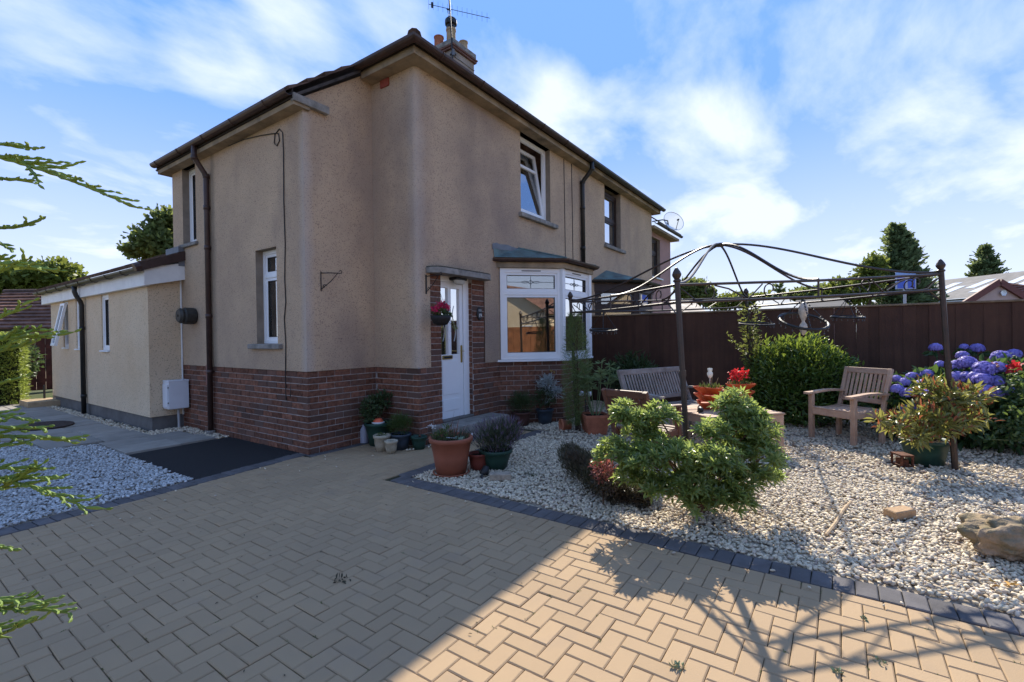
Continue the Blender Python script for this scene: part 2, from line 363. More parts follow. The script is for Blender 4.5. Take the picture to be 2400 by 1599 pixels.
class MB:
    """collects boxes, tubes, lathes... and links them as ONE mesh object"""
    def __init__(s): s.v = []; s.f = []
    def add(s, vs, fs):
        k = len(s.v); s.v += [tuple(v) for v in vs]; s.f += [tuple(i+k for i in f) for f in fs]; return s
    def box(s, x0, y0, z0, x1, y1, z1, M=None, bev=0.0):
        x0, x1 = min(x0, x1), max(x0, x1); y0, y1 = min(y0, y1), max(y0, y1); z0, z1 = min(z0, z1), max(z0, z1)
        if bev > 0:
            b = min(bev, (x1-x0)*.4, (y1-y0)*.4, (z1-z0)*.4)
            vs = []
            for z in (z0, z0+b, z1-b, z1):
                i = b if z in (z0, z1) else 0
                vs += [(x0+i, y0+i, z), (x1-i, y0+i, z), (x1-i, y1-i, z), (x0+i, y1-i, z)]
            fs = [(3, 2, 1, 0), (12, 13, 14, 15)]
            for l in range(3):
                for k in range(4):
                    a, c = l*4+k, l*4+(k+1) % 4
                    fs.append((a, c, c+4, a+4))
        else:
            vs = [(x0, y0, z0), (x1, y0, z0), (x1, y1, z0), (x0, y1, z0), (x0, y0, z1), (x1, y0, z1), (x1, y1, z1), (x0, y1, z1)]
            fs = [(3, 2, 1, 0), (4, 5, 6, 7), (0, 1, 5, 4), (1, 2, 6, 5), (2, 3, 7, 6), (3, 0, 4, 7)]
        if M is not None: vs = [M @ Vector(v) for v in vs]
        return s.add(vs, fs)
    def bar(s, p0, p1, w, h, up=(0, 0, 1), bev=0.0):
        p0, p1 = Vector(p0), Vector(p1); d = p1-p0; L = d.length; d = d/L
        u = Vector(up); x = d.cross(u)
        if x.length < 1e-4: x = d.cross(Vector((1, 0, 0)))
        x.normalize(); z = x.cross(d)
        M = Matrix(((x.x, d.x, z.x, p0.x), (x.y, d.y, z.y, p0.y), (x.z, d.z, z.z, p0.z), (0, 0, 0, 1)))
        return s.box(-w/2, 0, -h/2, w/2, L, h/2, M, bev)
    def tube(s, pts, r, n=6, cap=True):
        pts = [Vector(p) for p in pts]; m = len(pts)
        rs = r if isinstance(r, (list, tuple)) else [r]*m
        vs, fs = [], []
        px = None
        for i, p in enumerate(pts):
            d = (pts[min(i+1, m-1)]-pts[max(i-1, 0)])
            if d.length < 1e-9: d = Vector((0, 0, 1))
            d.normalize()
            if px is None:
                a = Vector((0, 0, 1)) if abs(d.z) < .9 else Vector((1, 0, 0))
                x = d.cross(a).normalized()
            else:
                x = px - d*px.dot(d)
                if x.length < 1e-6: x = d.orthogonal()
                x.normalize()
            px = x; y = d.cross(x)
            for k in range(n):
                t = 2*math.pi*k/n
                vs.append(p+(x*math.cos(t)+y*math.sin(t))*rs[i])
        for i in range(m-1):
            for k in range(n):
                a, b = i*n+k, i*n+(k+1) % n
                fs.append((a, b, b+n, a+n))
        if cap:
            fs.append(tuple(reversed(range(n)))); fs.append(tuple(range((m-1)*n, m*n)))
        return s.add(vs, fs)
    def lathe(s, prof, c=(0, 0, 0), n=20, M=None, closed=False):
        c = Vector(c); vs, fs = [], []
        for (r, z) in prof:
            for k in range(n):
                t = 2*math.pi*k/n
                v = Vector((r*math.cos(t), r*math.sin(t), z))
                vs.append((M @ v if M is not None else v)+c)
        for i in range(len(prof)-1):
            for k in range(n):
                a, b = i*n+k, i*n+(k+1) % n
                fs.append((a, b, b+n, a+n))
        if closed:
            fs.append(tuple(reversed(range(n)))); fs.append(tuple(range((len(prof)-1)*n, len(prof)*n)))
        return s.add(vs, fs)
    def poly(s, pts): return s.add(pts, [tuple(range(len(pts)))])
    def prism(s, xy, z0, z1):
        n = len(xy)
        vs = [(x, y, z0) for x, y in xy]+[(x, y, z1) for x, y in xy]
        fs = [tuple(reversed(range(n))), tuple(range(n, 2*n))]+[(i, (i+1) % n, n+(i+1) % n, n+i) for i in range(n)]
        return s.add(vs, fs)
    def build(s, name, material, parent=None, smooth=False):
        me = bpy.data.meshes.new(name); me.from_pydata(s.v, [], s.f); me.update()
        if smooth:
            me.polygons.foreach_set('use_smooth', [True]*len(me.polygons))
        me.materials.append(material)
        return link(bpy.data.objects.new(name, me), parent)

def np_mesh(name, V, F, material, parent=None, smooth=False):
    """V (n,3), F (m,k) uniform faces"""
    me = bpy.data.meshes.new(name)
    V = np.ascontiguousarray(V, np.float32); F = np.ascontiguousarray(F, np.int32)
    m, k = F.shape
    me.vertices.add(len(V)); me.vertices.foreach_set('co', V.ravel())
    me.loops.add(m*k); me.loops.foreach_set('vertex_index', F.ravel())
    me.polygons.add(m)
    me.polygons.foreach_set('loop_start', np.arange(0, m*k, k, dtype=np.int32))
    me.polygons.foreach_set('loop_total', np.full(m, k, np.int32))
    if smooth: me.polygons.foreach_set('use_smooth', np.ones(m, bool))
    me.update(calc_edges=True)
    me.materials.append(material)
    return link(bpy.data.objects.new(name, me), parent)

def unit(a):
    return a/np.maximum(np.linalg.norm(a, axis=-1, keepdims=True), 1e-9)

# leaf templates: x across, y along, z up;   tri faces
LEAF = (np.array([(0, 0, 0), (-.42, .33, .10), (0, .36, 0), (.42, .33, .10), (-.36, .68, .08), (0, .70, -.03), (.36, .68, .08), (0, 1, -.10)], float),
        np.array([(0, 2, 1), (0, 3, 2), (1, 2, 5), (1, 5, 4), (2, 3, 6), (2, 6, 5), (4, 5, 7), (5, 6, 7)]))
BLADE = (np.array([(-.5, 0, 0), (.5, 0, 0), (-.4, .5, .06), (.4, .5, .06), (0, 1, -.05)], float),
         np.array([(0, 1, 3), (0, 3, 2), (2, 3, 4)]))
QUAD = (np.array([(-.5, 0, 0), (.5, 0, 0), (.42, 1, .12), (-.42, .9, -.1)], float), np.array([(0, 1, 2), (0, 2, 3)]))

def leaves(name, P, Yd, L, W, material, parent=None, tpl=LEAF, Zd=None, kind=None):
    P = np.asarray(P, float); N = len(P); Yd = unit(np.asarray(Yd, float))
    if Zd is None: Zd = RNG.normal(size=(N, 3))+np.array([0, 0, 1.2])
    X = unit(np.cross(Yd, Zd)); Z = np.cross(X, Yd)
    L = np.broadcast_to(np.asarray(L, float), (N,)); W = np.broadcast_to(np.asarray(W, float), (N,))
    tv, tf = tpl; k = len(tv)
    V = (P[:, None, :]+X[:, None, :]*(tv[None, :, 0:1]*W[:, None, None])+Yd[:, None, :]*(tv[None, :, 1:2]*L[:, None, None])
         + Z[:, None, :]*(tv[None, :, 2:3]*L[:, None, None])).reshape(-1, 3)
    Fa = (tf[None, :, :]+(np.arange(N)*k)[:, None, None]).reshape(-1, 3)
    o = np_mesh(name, V, Fa, material, parent)
    if kind: o['kind'] = kind
    return o

def rdir(n, up=0.0, sp=1.0):
    d = RNG.normal(size=(n, 3))*sp; d[:, 2] += up
    return unit(d)

def in_lobes(lobes, n, shell=0.55):
    """n random points in ellipsoid lobes [(cx,cy,cz,rx,ry,rz)], biased to the outside; returns points and outward dirs"""
    w = np.array([l[3]*l[4]*l[5] for l in lobes])**0.67; w = w/w.sum()
    idx = RNG.choice(len(lobes), n, p=w)
    Lb = np.array(lobes)[idx]
    d = unit(RNG.normal(size=(n, 3)))
    r = (shell+(1-shell)*RNG.random(n))[:, None]*(0.82+0.3*RNG.random(n))[:, None]
    return Lb[:, :3]+d*r*Lb[:, 3:6], d

def pebbles(name, xy, z, size, material, parent=None):
    ph = (1+5**.5)/2
    iv = unit(np.array([(-1, ph, 0), (1, ph, 0), (-1, -ph, 0), (1, -ph, 0), (0, -1, ph), (0, 1, ph), (0, -1, -ph), (0, 1, -ph), (ph, 0, -1), (ph, 0, 1), (-ph, 0, -1), (-ph, 0, 1)], float))
    it = np.array([(0, 11, 5), (0, 5, 1), (0, 1, 7), (0, 7, 10), (0, 10, 11), (1, 5, 9), (5, 11, 4), (11, 10, 2), (10, 7, 6), (7, 1, 8), (3, 9, 4), (3, 4, 2), (3, 2, 6), (3, 6, 8), (3, 8, 9), (4, 9, 5), (2, 4, 11), (6, 2, 10), (8, 6, 7), (9, 8, 1)])
    N = len(xy)
    jit = 1+0.22*RNG.normal(size=(N, 12, 1)).clip(-2, 2)*0.7
    s = np.stack([1.0+.35*RNG.random(N), .72+.2*RNG.random(N), .45+.2*RNG.random(N)], 1)*np.asarray(size)[:, None]
    V = iv[None]*jit*s[:, None, :]
    a, b, c = RNG.random(N)*6.283, RNG.normal(size=N)*.45, RNG.normal(size=N)*.45
    ca, sa, cb, sb, cc, sc = np.cos(a), np.sin(a), np.cos(b), np.sin(b), np.cos(c), np.sin(c)
    x, y, zz = V[..., 0], V[..., 1], V[..., 2]
    y, zz = y*cb[:, None]-zz*sb[:, None], y*sb[:, None]+zz*cb[:, None]
    x, zz = x*cc[:, None]+zz*sc[:, None], -x*sc[:, None]+zz*cc[:, None]
    x, y = x*ca[:, None]-y*sa[:, None], x*sa[:, None]+y*ca[:, None]
    V = np.stack([x+xy[:, 0:1], y+xy[:, 1:2], zz+np.asarray(z)[:, None]], -1).reshape(-1, 3)
    Fa = (it[None]+(np.arange(N)*12)[:, None, None]).reshape(-1, 3)
    o = np_mesh(name, V, Fa, material, parent)
    return tag(o, kind='stuff')

def struct(name, mb, material, parent=None):
    o = mb.build(name, material, parent)
    if parent is None: o['kind'] = 'structure'
    return o

# ------------------------------------------------------------------ ground
struct('ground', MB().poly([(-900, -900, -0.03), (1500, -900, -0.03), (1500, 1500, -0.03), (-900, 1500, -0.03)]), GROUND)

# driveway of herringbone block pavers, aligned with the house
drive = struct('driveway', MB().poly([(-2.2, -3.2, -0.012), (3.2, -3.2, -0.012), (3.2, 3.42, -0.012), (5.8, 3.42, -0.012), (5.8, 4.27, -0.012), (4.13, 4.27, -0.012), (4.13, 5.09, -0.012), (3.15, 5.15, -0.012), (2.5, 5.1, -0.012), (1.8, 5.0, -0.012), (-2.2, 4.85, -0.012)]), JOINT)
PW = 0.0885
def edge_y(x):            # inner side of the charcoal edging on the gravel side
    if x < 3.1: return 4.80+0.07*max(0.0, x)+0.012*max(0.0, x)**2
    return 4.99
def paver_mesh(lx, ly):
    g, ch = 0.0016, 0.0055
    x, y = lx/2-g, ly/2-g
    vs = [(-x, -y, -.04), (x, -y, -.04), (x, y, -.04), (-x, y, -.04), (-x, -y, -ch*.8), (x, -y, -ch*.8), (x, y, -ch*.8), (-x, y, -ch*.8),
          (-x+ch, -y+ch, 0), (x-ch, -y+ch, 0), (x-ch, y-ch, 0), (-x+ch, y-ch, 0)]
    fs = [(8, 9, 10, 11)]+[(i, (i+1) % 4, 4+(i+1) % 4, 4+i) for i in range(4)]+[(4+i, 4+(i+1) % 4, 8+(i+1) % 4, 8+i) for i in range(4)]
    return vs, fs
pavers = []
for i in range(-26, 66):
    for j in range(-40, 60):
        t = (i-j) % 4
        if t == 0: x0, y0, x1, y1 = i*PW, j*PW, (i+2)*PW, (j+1)*PW
        elif t == 3: x0, y0, x1, y1 = i*PW, j*PW, (i+1)*PW, (j+2)*PW
        else: continue
        if x1 < -2.1 or y1 < -3.0: continue
        cxm, cym = (x0+x1)/2, (y0+y1)/2
        if cym < 3.60:
            if x0 > 2.98:
                if y1 < 3.625: continue
                y0 = max(y0, 3.605)
            else: x1 = min(x1, 3.002)
        elif x1 > 3.01: y0 = max(y0, 3.605)
        if cxm > 2.96:
            if x0 > 4.05: y1 = min(y1, 4.262)
            if x1 > 5.72: continue
        y1 = min(y1, edge_y(cxm))
        if x1-x0 < 0.02 or y1-y0 < 0.02: continue
        pavers.append((x0, y0, x1, y1))
vis = [p for p in pavers if inframe(((p[0]+p[2])/2, (p[1]+p[3])/2, 0), 0.02)]
vis.sort(key=lambda p: camdist(((p[0]+p[2])/2, (p[1]+p[3])/2, 0)))
near = set(vis[:300])
PMESH = {}
def place_paver(p):
    lx, ly = round(p[2]-p[0], 3), round(p[3]-p[1], 3)
    if (lx, ly) not in PMESH:
        vs, fs = paver_mesh(lx, ly)
        me = bpy.data.meshes.new('paver'); me.from_pydata(vs, [], fs); me.materials.append(PAVER)
        PMESH[(lx, ly)] = me
    o = bpy.data.objects.new('paver', PMESH[(lx, ly)])
    o.location = ((p[0]+p[2])/2, (p[1]+p[3])/2, random.gauss(0, .0011))
    o.rotation_euler = (random.gauss(0, .007), random.gauss(0, .007), random.gauss(0, .006))
    link(o, drive)
rest = MB()
for p in pavers:
    if p in near: place_paver(p)
    else:
        vs, fs = paver_mesh(p[2]-p[0], p[3]-p[1])
        z = random.gauss(0, .0011); a, b = random.gauss(0, .007), random.gauss(0, .007)
        rest.add([((p[0]+p[2])/2+v[0], (p[1]+p[3])/2+v[1], v[2]+z+a*v[1]+b*v[0]) for v in vs], fs)
tag(rest.build('distant_pavers', PAVER, drive), kind='stuff')

# charcoal edging blocks
EMESH = bpy.data.meshes.new('edging_block')
_v, _f = paver_mesh(0.172, 0.098); EMESH.from_pydata(_v, [], _f); EMESH.materials.append(EDGING)
def edging(x, y, rz=0.0):
    o = bpy.data.objects.new('edging_block', EMESH)
    o.location = (x, y, .004+random.gauss(0, .0012)); o.rotation_euler = (random.gauss(0, .006), random.gauss(0, .006), rz+random.gauss(0, .008))
    return link(o, drive)
y = -2.4
while y < 3.5:
    edging(3.092+random.gauss(0, .002), y); y += 0.0995
x = 3.23
while x < 5.75:
    edging(x, 3.515+random.gauss(0, .002), math.pi/2); x += 0.0995
x = -0.6
while x < 4.05:
    dyx = (edge_y(x+.05)-edge_y(x-.05))/.1 if x < 3.0 else 0
    edging(x, edge_y(x)+0.088, math.pi/2+math.atan(dyx)); x += 0.0998

# white gravel bed on the right and its stones
GB = [(3.18, -3.6), (8.9, -3.6), (8.9, 4.2), (5.8, 4.2), (5.8, 3.42), (3.18, 3.42)]
bed = struct('gravel_bed', MB().prism(GB, -0.028, -0.006), GRAVBED)
def scatter(n, x0, x1, y0, y1): return np.stack([x0+(x1-x0)*RNG.random(n), y0+(y1-y0)*RNG.random(n)], 1)
def uneven(xy): return 0.004*np.sin(xy[:, 0]*3.1+1.3*np.sin(xy[:, 1]*2.3))+0.004*np.sin(xy[:, 1]*4.7+xy[:, 0])
a1 = scatter(26000, 3.19, 5.3, -1.9, 3.41)
a2 = scatter(20000, 5.3, 8.86, -3.4, 3.42); a3 = scatter(3200, 5.82, 8.86, 3.42, 4.15)
xy = np.concatenate([a1, a2, a3])
sz = np.concatenate([.0095+.008*RNG.random(len(a1)), .0125+.009*RNG.random(len(a2)+len(a3))])
pebbles('gravel_stones', xy, .005+uneven(xy)+.012*RNG.random(len(xy)), sz, PEBBLE, bed)
sp = scatter(26, 2.9, 3.2, -1.2, 3.3); sp2 = scatter(22, 1.0, 4.0, 4.2, 5.0)
pebbles('stray_stones', np.concatenate([sp, sp2]), np.full(48, .012), .007+.007*RNG.random(48), PEBBLE, bed)

# left gravel, tarmac, slabs
LG = [(-2.0, edge_y(0)+.17), (.6, edge_y(.6)+.17), (1.3, edge_y(1.3)+.17), (1.98, edge_y(1.98)+.17), (1.96, 6.95), (1.96, 8.0), (1.5, 8.15), (1.45, 9.2), (-2.0, 9.2)]
lbed = struct('side_gravel', MB().prism(LG, -0.028, -0.008), GRAVBED)
xy = scatter(17000, -.1, 2.0, 4.9, 9.2)
def inpoly(pts, poly):
    c = np.zeros(len(pts), bool); n = len(poly)
    for i in range(n):
        (xa, ya), (xb, yb) = poly[i], poly[(i+1) % n]
        if ya == yb: continue
        k = ((ya > pts[:, 1]) != (yb > pts[:, 1])) & (pts[:, 0] < (xb-xa)*(pts[:, 1]-ya)/(yb-ya)+xa)
        c ^= k
    return c
xy = xy[inpoly(xy, LG)]
pebbles('gravel_stones', xy, .004+.012*RNG.random(len(xy)), .0105+.0075*RNG.random(len(xy)), PEBBLE2, lbed)
tarpts = [(1.98, edge_y(1.98)+.165), (2.5, edge_y(2.5)+.165), (3.153, edge_y(3.09)+.165), (3.153, 7.0), (2.6, 6.98)]
for k in range(12):
    t = k/11; tarpts.append((1.965+random.gauss(0, .018), 6.95-t*(6.95-edge_y(1.98)-.2)))
struct('tarmac_patch', MB().prism(tarpts, -0.028, 0.004), TARMAC)
slabs = struct('slab_path', MB().poly([(1.3, 7.0, -.016), (3.15, 7.0, -.016), (3.15, 8.45, -.016), (2.69, 8.45, -.016), (2.69, 26, -.016), (1.2, 26, -.016), (1.2, 8.1, -.016)]), GRAVBED)
def slab(x0, y0, x1, y1, dz=0):
    o = MB().box(x0+.004, y0+.004, -.02, x1-.004, y1-.004, .022+dz, None, .004).build('slab', SLAB, slabs)
    return o
for (x0, y0, x1, y1) in [(1.98, 6.99, 2.56, 7.5), (2.56, 7.0, 2.98, 7.5), (1.98, 7.5, 2.42, 8.02), (2.42, 7.5, 2.92, 8.02),
                         (1.5, 8.12, 2.06, 8.72), (2.06, 8.02, 2.56, 8.72), (1.5, 8.72, 2.06, 9.32), (2.06, 8.72, 2.52, 9.32)]:
    slab(x0, y0, x1, y1, random.gauss(0, .002))
for j in range(16):
    y0 = 9.32+j*.6
    for x0, x1 in ((1.0, 1.5), (1.5, 2.02), (2.02, 2.50)):
        slab(x0, y0, x1, y0+.6, random.gauss(0, .002))
xy = np.concatenate([scatter(700, 2.50, 2.68, 8.5, 13.5), scatter(260, 2.56, 3.14, 8.04, 8.40), scatter(160, 2.95, 3.14, 7.0, 8.1)])
pebbles('wall_foot_stones', xy, .002+.014*RNG.random(len(xy)), .014+.012*RNG.random(len(xy)), PEBBLE, slabs)
struct('yard', MB().poly([(.9, 18.9, -.008), (7, 18.9, -.008), (7, 30, -.008), (-6, 30, -.008), (-6, 10, -.008), (.98, 10, -.008)]), mat('sandy_yard', (0.42, 0.31, 0.20), .95, var=.2, vscale=12, spec=.1))

# paler cement at the render's outside corners, as worn on the house (vertical bands)
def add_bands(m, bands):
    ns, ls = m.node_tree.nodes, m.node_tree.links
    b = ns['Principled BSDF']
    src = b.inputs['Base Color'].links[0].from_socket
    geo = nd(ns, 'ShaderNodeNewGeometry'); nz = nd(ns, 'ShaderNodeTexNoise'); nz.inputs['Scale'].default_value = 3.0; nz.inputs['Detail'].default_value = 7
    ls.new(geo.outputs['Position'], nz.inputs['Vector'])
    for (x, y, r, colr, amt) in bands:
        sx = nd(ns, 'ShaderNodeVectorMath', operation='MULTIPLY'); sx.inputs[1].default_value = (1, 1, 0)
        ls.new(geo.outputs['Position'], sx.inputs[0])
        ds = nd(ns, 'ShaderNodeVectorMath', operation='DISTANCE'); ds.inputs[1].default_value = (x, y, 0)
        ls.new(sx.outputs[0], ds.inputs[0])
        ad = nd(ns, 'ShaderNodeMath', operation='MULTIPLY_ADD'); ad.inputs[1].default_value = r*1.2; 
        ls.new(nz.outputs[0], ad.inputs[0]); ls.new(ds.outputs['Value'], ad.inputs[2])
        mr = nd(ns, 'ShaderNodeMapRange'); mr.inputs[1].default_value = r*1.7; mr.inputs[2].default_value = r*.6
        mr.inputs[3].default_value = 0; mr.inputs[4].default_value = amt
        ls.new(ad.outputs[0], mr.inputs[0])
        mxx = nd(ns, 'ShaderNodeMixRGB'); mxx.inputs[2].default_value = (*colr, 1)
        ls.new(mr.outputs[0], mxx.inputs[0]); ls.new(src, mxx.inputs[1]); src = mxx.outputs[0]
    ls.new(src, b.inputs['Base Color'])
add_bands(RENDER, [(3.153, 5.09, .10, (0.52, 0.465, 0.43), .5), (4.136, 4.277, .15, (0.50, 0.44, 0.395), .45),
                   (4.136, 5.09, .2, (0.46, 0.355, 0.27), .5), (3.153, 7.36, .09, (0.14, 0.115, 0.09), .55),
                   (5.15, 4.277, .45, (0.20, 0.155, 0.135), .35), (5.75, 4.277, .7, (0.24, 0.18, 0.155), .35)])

# ------------------------------------------------------------------ wall helpers
def panel(mb, O, d, n, s0, s1, z0, z1, holes=(), mbr=None, r=0.11):
    """wall panel with rectangular holes (a,b,za,zb); reveals go into mbr"""
    O, d, n = Vector(O), Vector(d), Vector(n)
    ss = sorted(set([s0, s1]+[v for h in holes for v in h[:2]])); zs = sorted(set([z0, z1]+[v for h in holes for v in h[2:]]))
    P = lambda s, z, q=0: O+d*s+n*q+Vector((0, 0, z))
    for i in range(len(ss)-1):
        for j in range(len(zs)-1):
            cs, cz = (ss[i]+ss[i+1])/2, (zs[j]+zs[j+1])/2
            if any(h[0] < cs < h[1] and h[2] < cz < h[3] for h in holes): continue
            mb.add([P(ss[i], zs[j]), P(ss[i+1], zs[j]), P(ss[i+1], zs[j+1]), P(ss[i], zs[j+1])], [(0, 1, 2, 3)])
    if mbr is not None:
        for (a, b, za, zb) in holes:
            for (p, q) in (((a, za), (a, zb)), ((a, zb), (b, zb)), ((b, zb), (b, za)), ((b, za), (a, za))):
                mbr.add([P(*p), P(*q), P(*q, -r-.08), P(*p, -r-.08)], [(0, 1, 2, 3)])

def fbox(mb, O, d, n, s0, s1, z0, z1, q0, q1, bev=0.0):
    """box in wall coordinates: s along, z up, q out of the wall"""
    M = Matrix(((d[0], n[0], 0, O[0]), (d[1], n[1], 0, O[1]), (0, 0, 1, O[2]), (0, 0, 0, 1)))
    return mb.box(s0, q0, z0, s1, q1, z1, M, bev)

def window(parent, O, d, n, s0, s1, z0, z1, inset, bars=(), fw=0.05, fmat=UPVC, glass=GLASS, sill=None, sill_mat=CONC, name='window', dep=0.06, inner=0.035):
    """window frame with bars [('h',z)|('v',s)], each pane its own mesh"""
    mb = MB(); q0, q1 = -inset-dep, -inset
    fbox(mb, O, d, n, s0, s0+fw, z0, z1, q0, q1, .004); fbox(mb, O, d, n, s1-fw, s1, z0, z1, q0, q1, .004)
    fbox(mb, O, d, n, s0+fw, s1-fw, z1-fw, z1, q0, q1-.001, .004); fbox(mb, O, d, n, s0+fw, s1-fw, z0, z0+fw, q0, q1-.001, .004)
    hs = sorted(b[1] for b in bars if b[0] == 'h'); vsb = sorted(b[1] for b in bars if b[0] == 'v')
    for h in hs: fbox(mb, O, d, n, s0+fw, s1-fw, h-fw*.45, h+fw*.45, q0, q1-.004, .004)
    for v in vsb: fbox(mb, O, d, n, v-fw*.45, v+fw*.45, z0+fw, z1-fw, q0, q1-.006, .004)
    zz = [z0+fw]+[x for h in hs for x in (h-fw*.45, h+fw*.45)]+[z1-fw]
    sv = [s0+fw]+[x for v in vsb for x in (v-fw*.45, v+fw*.45)]+[s1-fw]
    cells = []
    for i in range(0, len(zz), 2):
        for j in range(0, len(sv), 2):
            cells.append((sv[j], sv[j+1], zz[i], zz[i+1]))
            a, b, c, e = cells[-1]
            for (u0, u1, w0, w1) in ((a, a+inner, c, e), (b-inner, b, c, e), (a+inner, b-inner, c, c+inner), (a+inner, b-inner, e-inner, e)):
                fbox(mb, O, d, n, u0, u1, w0, w1, q0+.008, q1-.014)
    w = mb.build(name, fmat, parent)
    for (a, b, c, e) in cells:
        p = MB(); fbox(p, O, d, n, a+inner*.5, b-inner*.5, c+inner*.5, e-inner*.5, q0+.02, q0+.024)
        p.build('pane', glass, w)
        gk = MB()
        for (u0, u1, w0, w1) in ((a+inner, a+inner+.006, c+inner, e-inner), (b-inner-.006, b-inner, c+inner, e-inner), (a+inner+.006, b-inner-.006, c+inner, c+inner+.006), (a+inner+.006, b-inner-.006, e-inner-.006, e-inner)):
            fbox(gk, O, d, n, u0, u1, w0, w1, q0+.025, q1-.018)
        gk.build('gasket', BLACK_PVC, w)
    if sill:
        sa, sb, th, out = sill
        sm = MB(); fbox(sm, O, d, n, sa, sb, z0-th, z0-.002, -inset-.02, out, .008)
        sm.build('sill', sill_mat, w)
    return w, cells

BR_L, BR_H = 0.225, 0.075
brick_list = []
def brick_course_wall(O, d, n, s0, s1, z0, ncourse, phase=0.0, hide=()):
    for c in range(ncourse):
        z = z0+c*BR_H
        off = phase+(BR_L/2 if c % 2 else 0)
        k = math.floor((s0-off)/BR_L)-1
        while True:
            a, b = off+k*BR_L+.005, off+(k+1)*BR_L-.005
            k += 1
            if b <= s0+.03: continue
            if a >= s1-.03: break
            a, b = max(a, s0), min(b, s1)
            m = (a+b)/2
            if any(h[0] < m < h[1] and h[2] < z+.03 < h[3] for h in hide): continue
            brick_list.append((Vector(O)+Vector(d)*m+Vector((0, 0, z+BR_H/2)), math.atan2(d[1], d[0]), b-a, Vector(n)))

BMESH = {}
def flush_bricks(parent, limit=300):
    global brick_list
    brick_list.sort(key=lambda b: camdist(b[0])+(0 if inframe(b[0]) else 100))
    rest = MB()
    for i, (c, rz, L, n) in enumerate(brick_list):
        M = Matrix.Translation(c) @ Matrix.Rotation(rz, 4, 'Z')
        sgn = 1 if (Vector((-math.sin(rz), math.cos(rz), 0)).dot(n) > 0) else -1
        q = random.gauss(.007, .0012)
        if i < limit:
            key = (round(L, 2), sgn)
            if key not in BMESH:
                mb = MB().box(-L/2, -.03, -.0325, L/2, 0, .0325, None, .004) if sgn > 0 else MB().box(-L/2, 0, -.0325, L/2, .03, .0325, None, .004)
                me = bpy.data.meshes.new('brick'); me.from_pydata(mb.v, [], mb.f); me.materials.append(BRICK); BMESH[key] = me
            o = bpy.data.objects.new('brick', BMESH[key]); o.matrix_world = Matrix.Translation(n*q) @ M
            link(o, parent)
        else:
            MM = Matrix.Translation(n*q) @ M
            if sgn > 0: rest.box(-L/2, -.03, -.0325, L/2, 0, .0325, MM)
            else: rest.box(-L/2, 0, -.0325, L/2, .03, .0325, MM)
    if rest.v: tag(rest.build('distant_bricks', BRICK, parent), kind='stuff')
    brick_list = []

def half_gutter(mb, pts, r=0.055, n=7):
    """half-round gutter along a polyline, outside and inside skins"""
    pts = [Vector(p) for p in pts]
    vs, fs = [], []
    for i, p in enumerate(pts):
        if i == 0: d = pts[1]-p
        elif i == len(pts)-1: d = p-pts[i-1]
        else: d = (pts[i+1]-p).normalized()+(p-pts[i-1]).normalized()
        d.normalize(); x = Vector((d.y, -d.x, 0)).normalized()
        k = 1.0
        if 0 < i < len(pts)-1:
            k = 1/max(.5, d.dot((pts[i+1]-p).normalized()))
        for a in range(n+1):
            t = math.pi+math.pi*a/n
            vs.append(p+x*math.cos(t)*r*k+Vector((0, 0, math.sin(t)*r)))
        for a in range(n+1):
            t = 2*math.pi-math.pi*a/n
            vs.append(p+x*math.cos(t)*(r-.005)*k+Vector((0, 0, math.sin(t)*(r-.006))))
    m = 2*(n+1)
    for i in range(len(pts)-1):
        for a in range(m):
            b = (a+1) % m
            fs.append((i*m+a, i*m+b, (i+1)*m+b, (i+1)*m+a))
    fs.append(tuple(range(m))); fs.append(tuple(reversed(range((len(pts)-1)*m, len(pts)*m))))
    mb.add(vs, fs)

def tiles_slope(mb, e0, e1, up, length, rows, th=0.022, wob=0.006, trim0=0.0, trim1=0.0):
    """overlapping tile courses: eaves line e0-e1, up = unit vector up the slope; trims shorten the ends per metre of slope"""
    e0, e1, up = Vector(e0), Vector(e1), Vector(up)
    d = (e1-e0).normalized(); nrm = d.cross(up).normalized()
    if nrm.z < 0: nrm = -nrm
    st = length/rows
    for i in range(rows):
        a, b = i*st, (i+1)*st+.05
        p0 = e0+up*a+d*(trim0*a); p1 = e1+up*a-d*(trim1*a); p2 = e1+up*b-d*(trim1*b); p3 = e0+up*b+d*(trim0*b)
        if (p1-p0).dot(d) < .05: break
        w = wob*random.random()
        lo, hi = nrm*(th+.012+w), nrm*(.004)
        mb.add([p0+nrm*.012, p1+nrm*.012, p1+lo, p0+lo, p2+hi, p3+hi], [(0, 1, 2, 3), (3, 2, 4, 5), (0, 3, 5), (1, 4, 2)])

# ------------------------------------------------------------------ the house
house = thing('house', 'tan roughcast semi-detached house with brick base, white door and bay window', 'house')
def settle(root, loc):
    """put the empty at the thing's base; parts written in world coordinates stay where they are"""
    root.location = loc
    for c in root.children: c.matrix_parent_inverse = Matrix.Translation(loc).inverted()
    return root
def hp(mb, name, m, parent=None, smooth=False): return mb.build(name, m, parent or house, smooth)

X1, Y2, X3, YF, PARTY, XR = 3.153, 5.09, 4.136, 4.277, 8.62, 12.98
BT = 0.975
Z_W, Z_M = 4.00, 4.69       # soffit of the wing and of the main block
SL = 0.76                   # roof slope
XN, YN = (-1, 0, 0), (0, -1, 0)
DY, DX = (0, 1, 0), (1, 0, 0)
RC = 0.07                   # render corner radius
wall = MB(); rev = MB(); rev2 = MB(); rev3 = MB(); low = MB(); low2 = MB(); low3 = MB(); low4 = MB(); low5 = MB()
OUT = .016
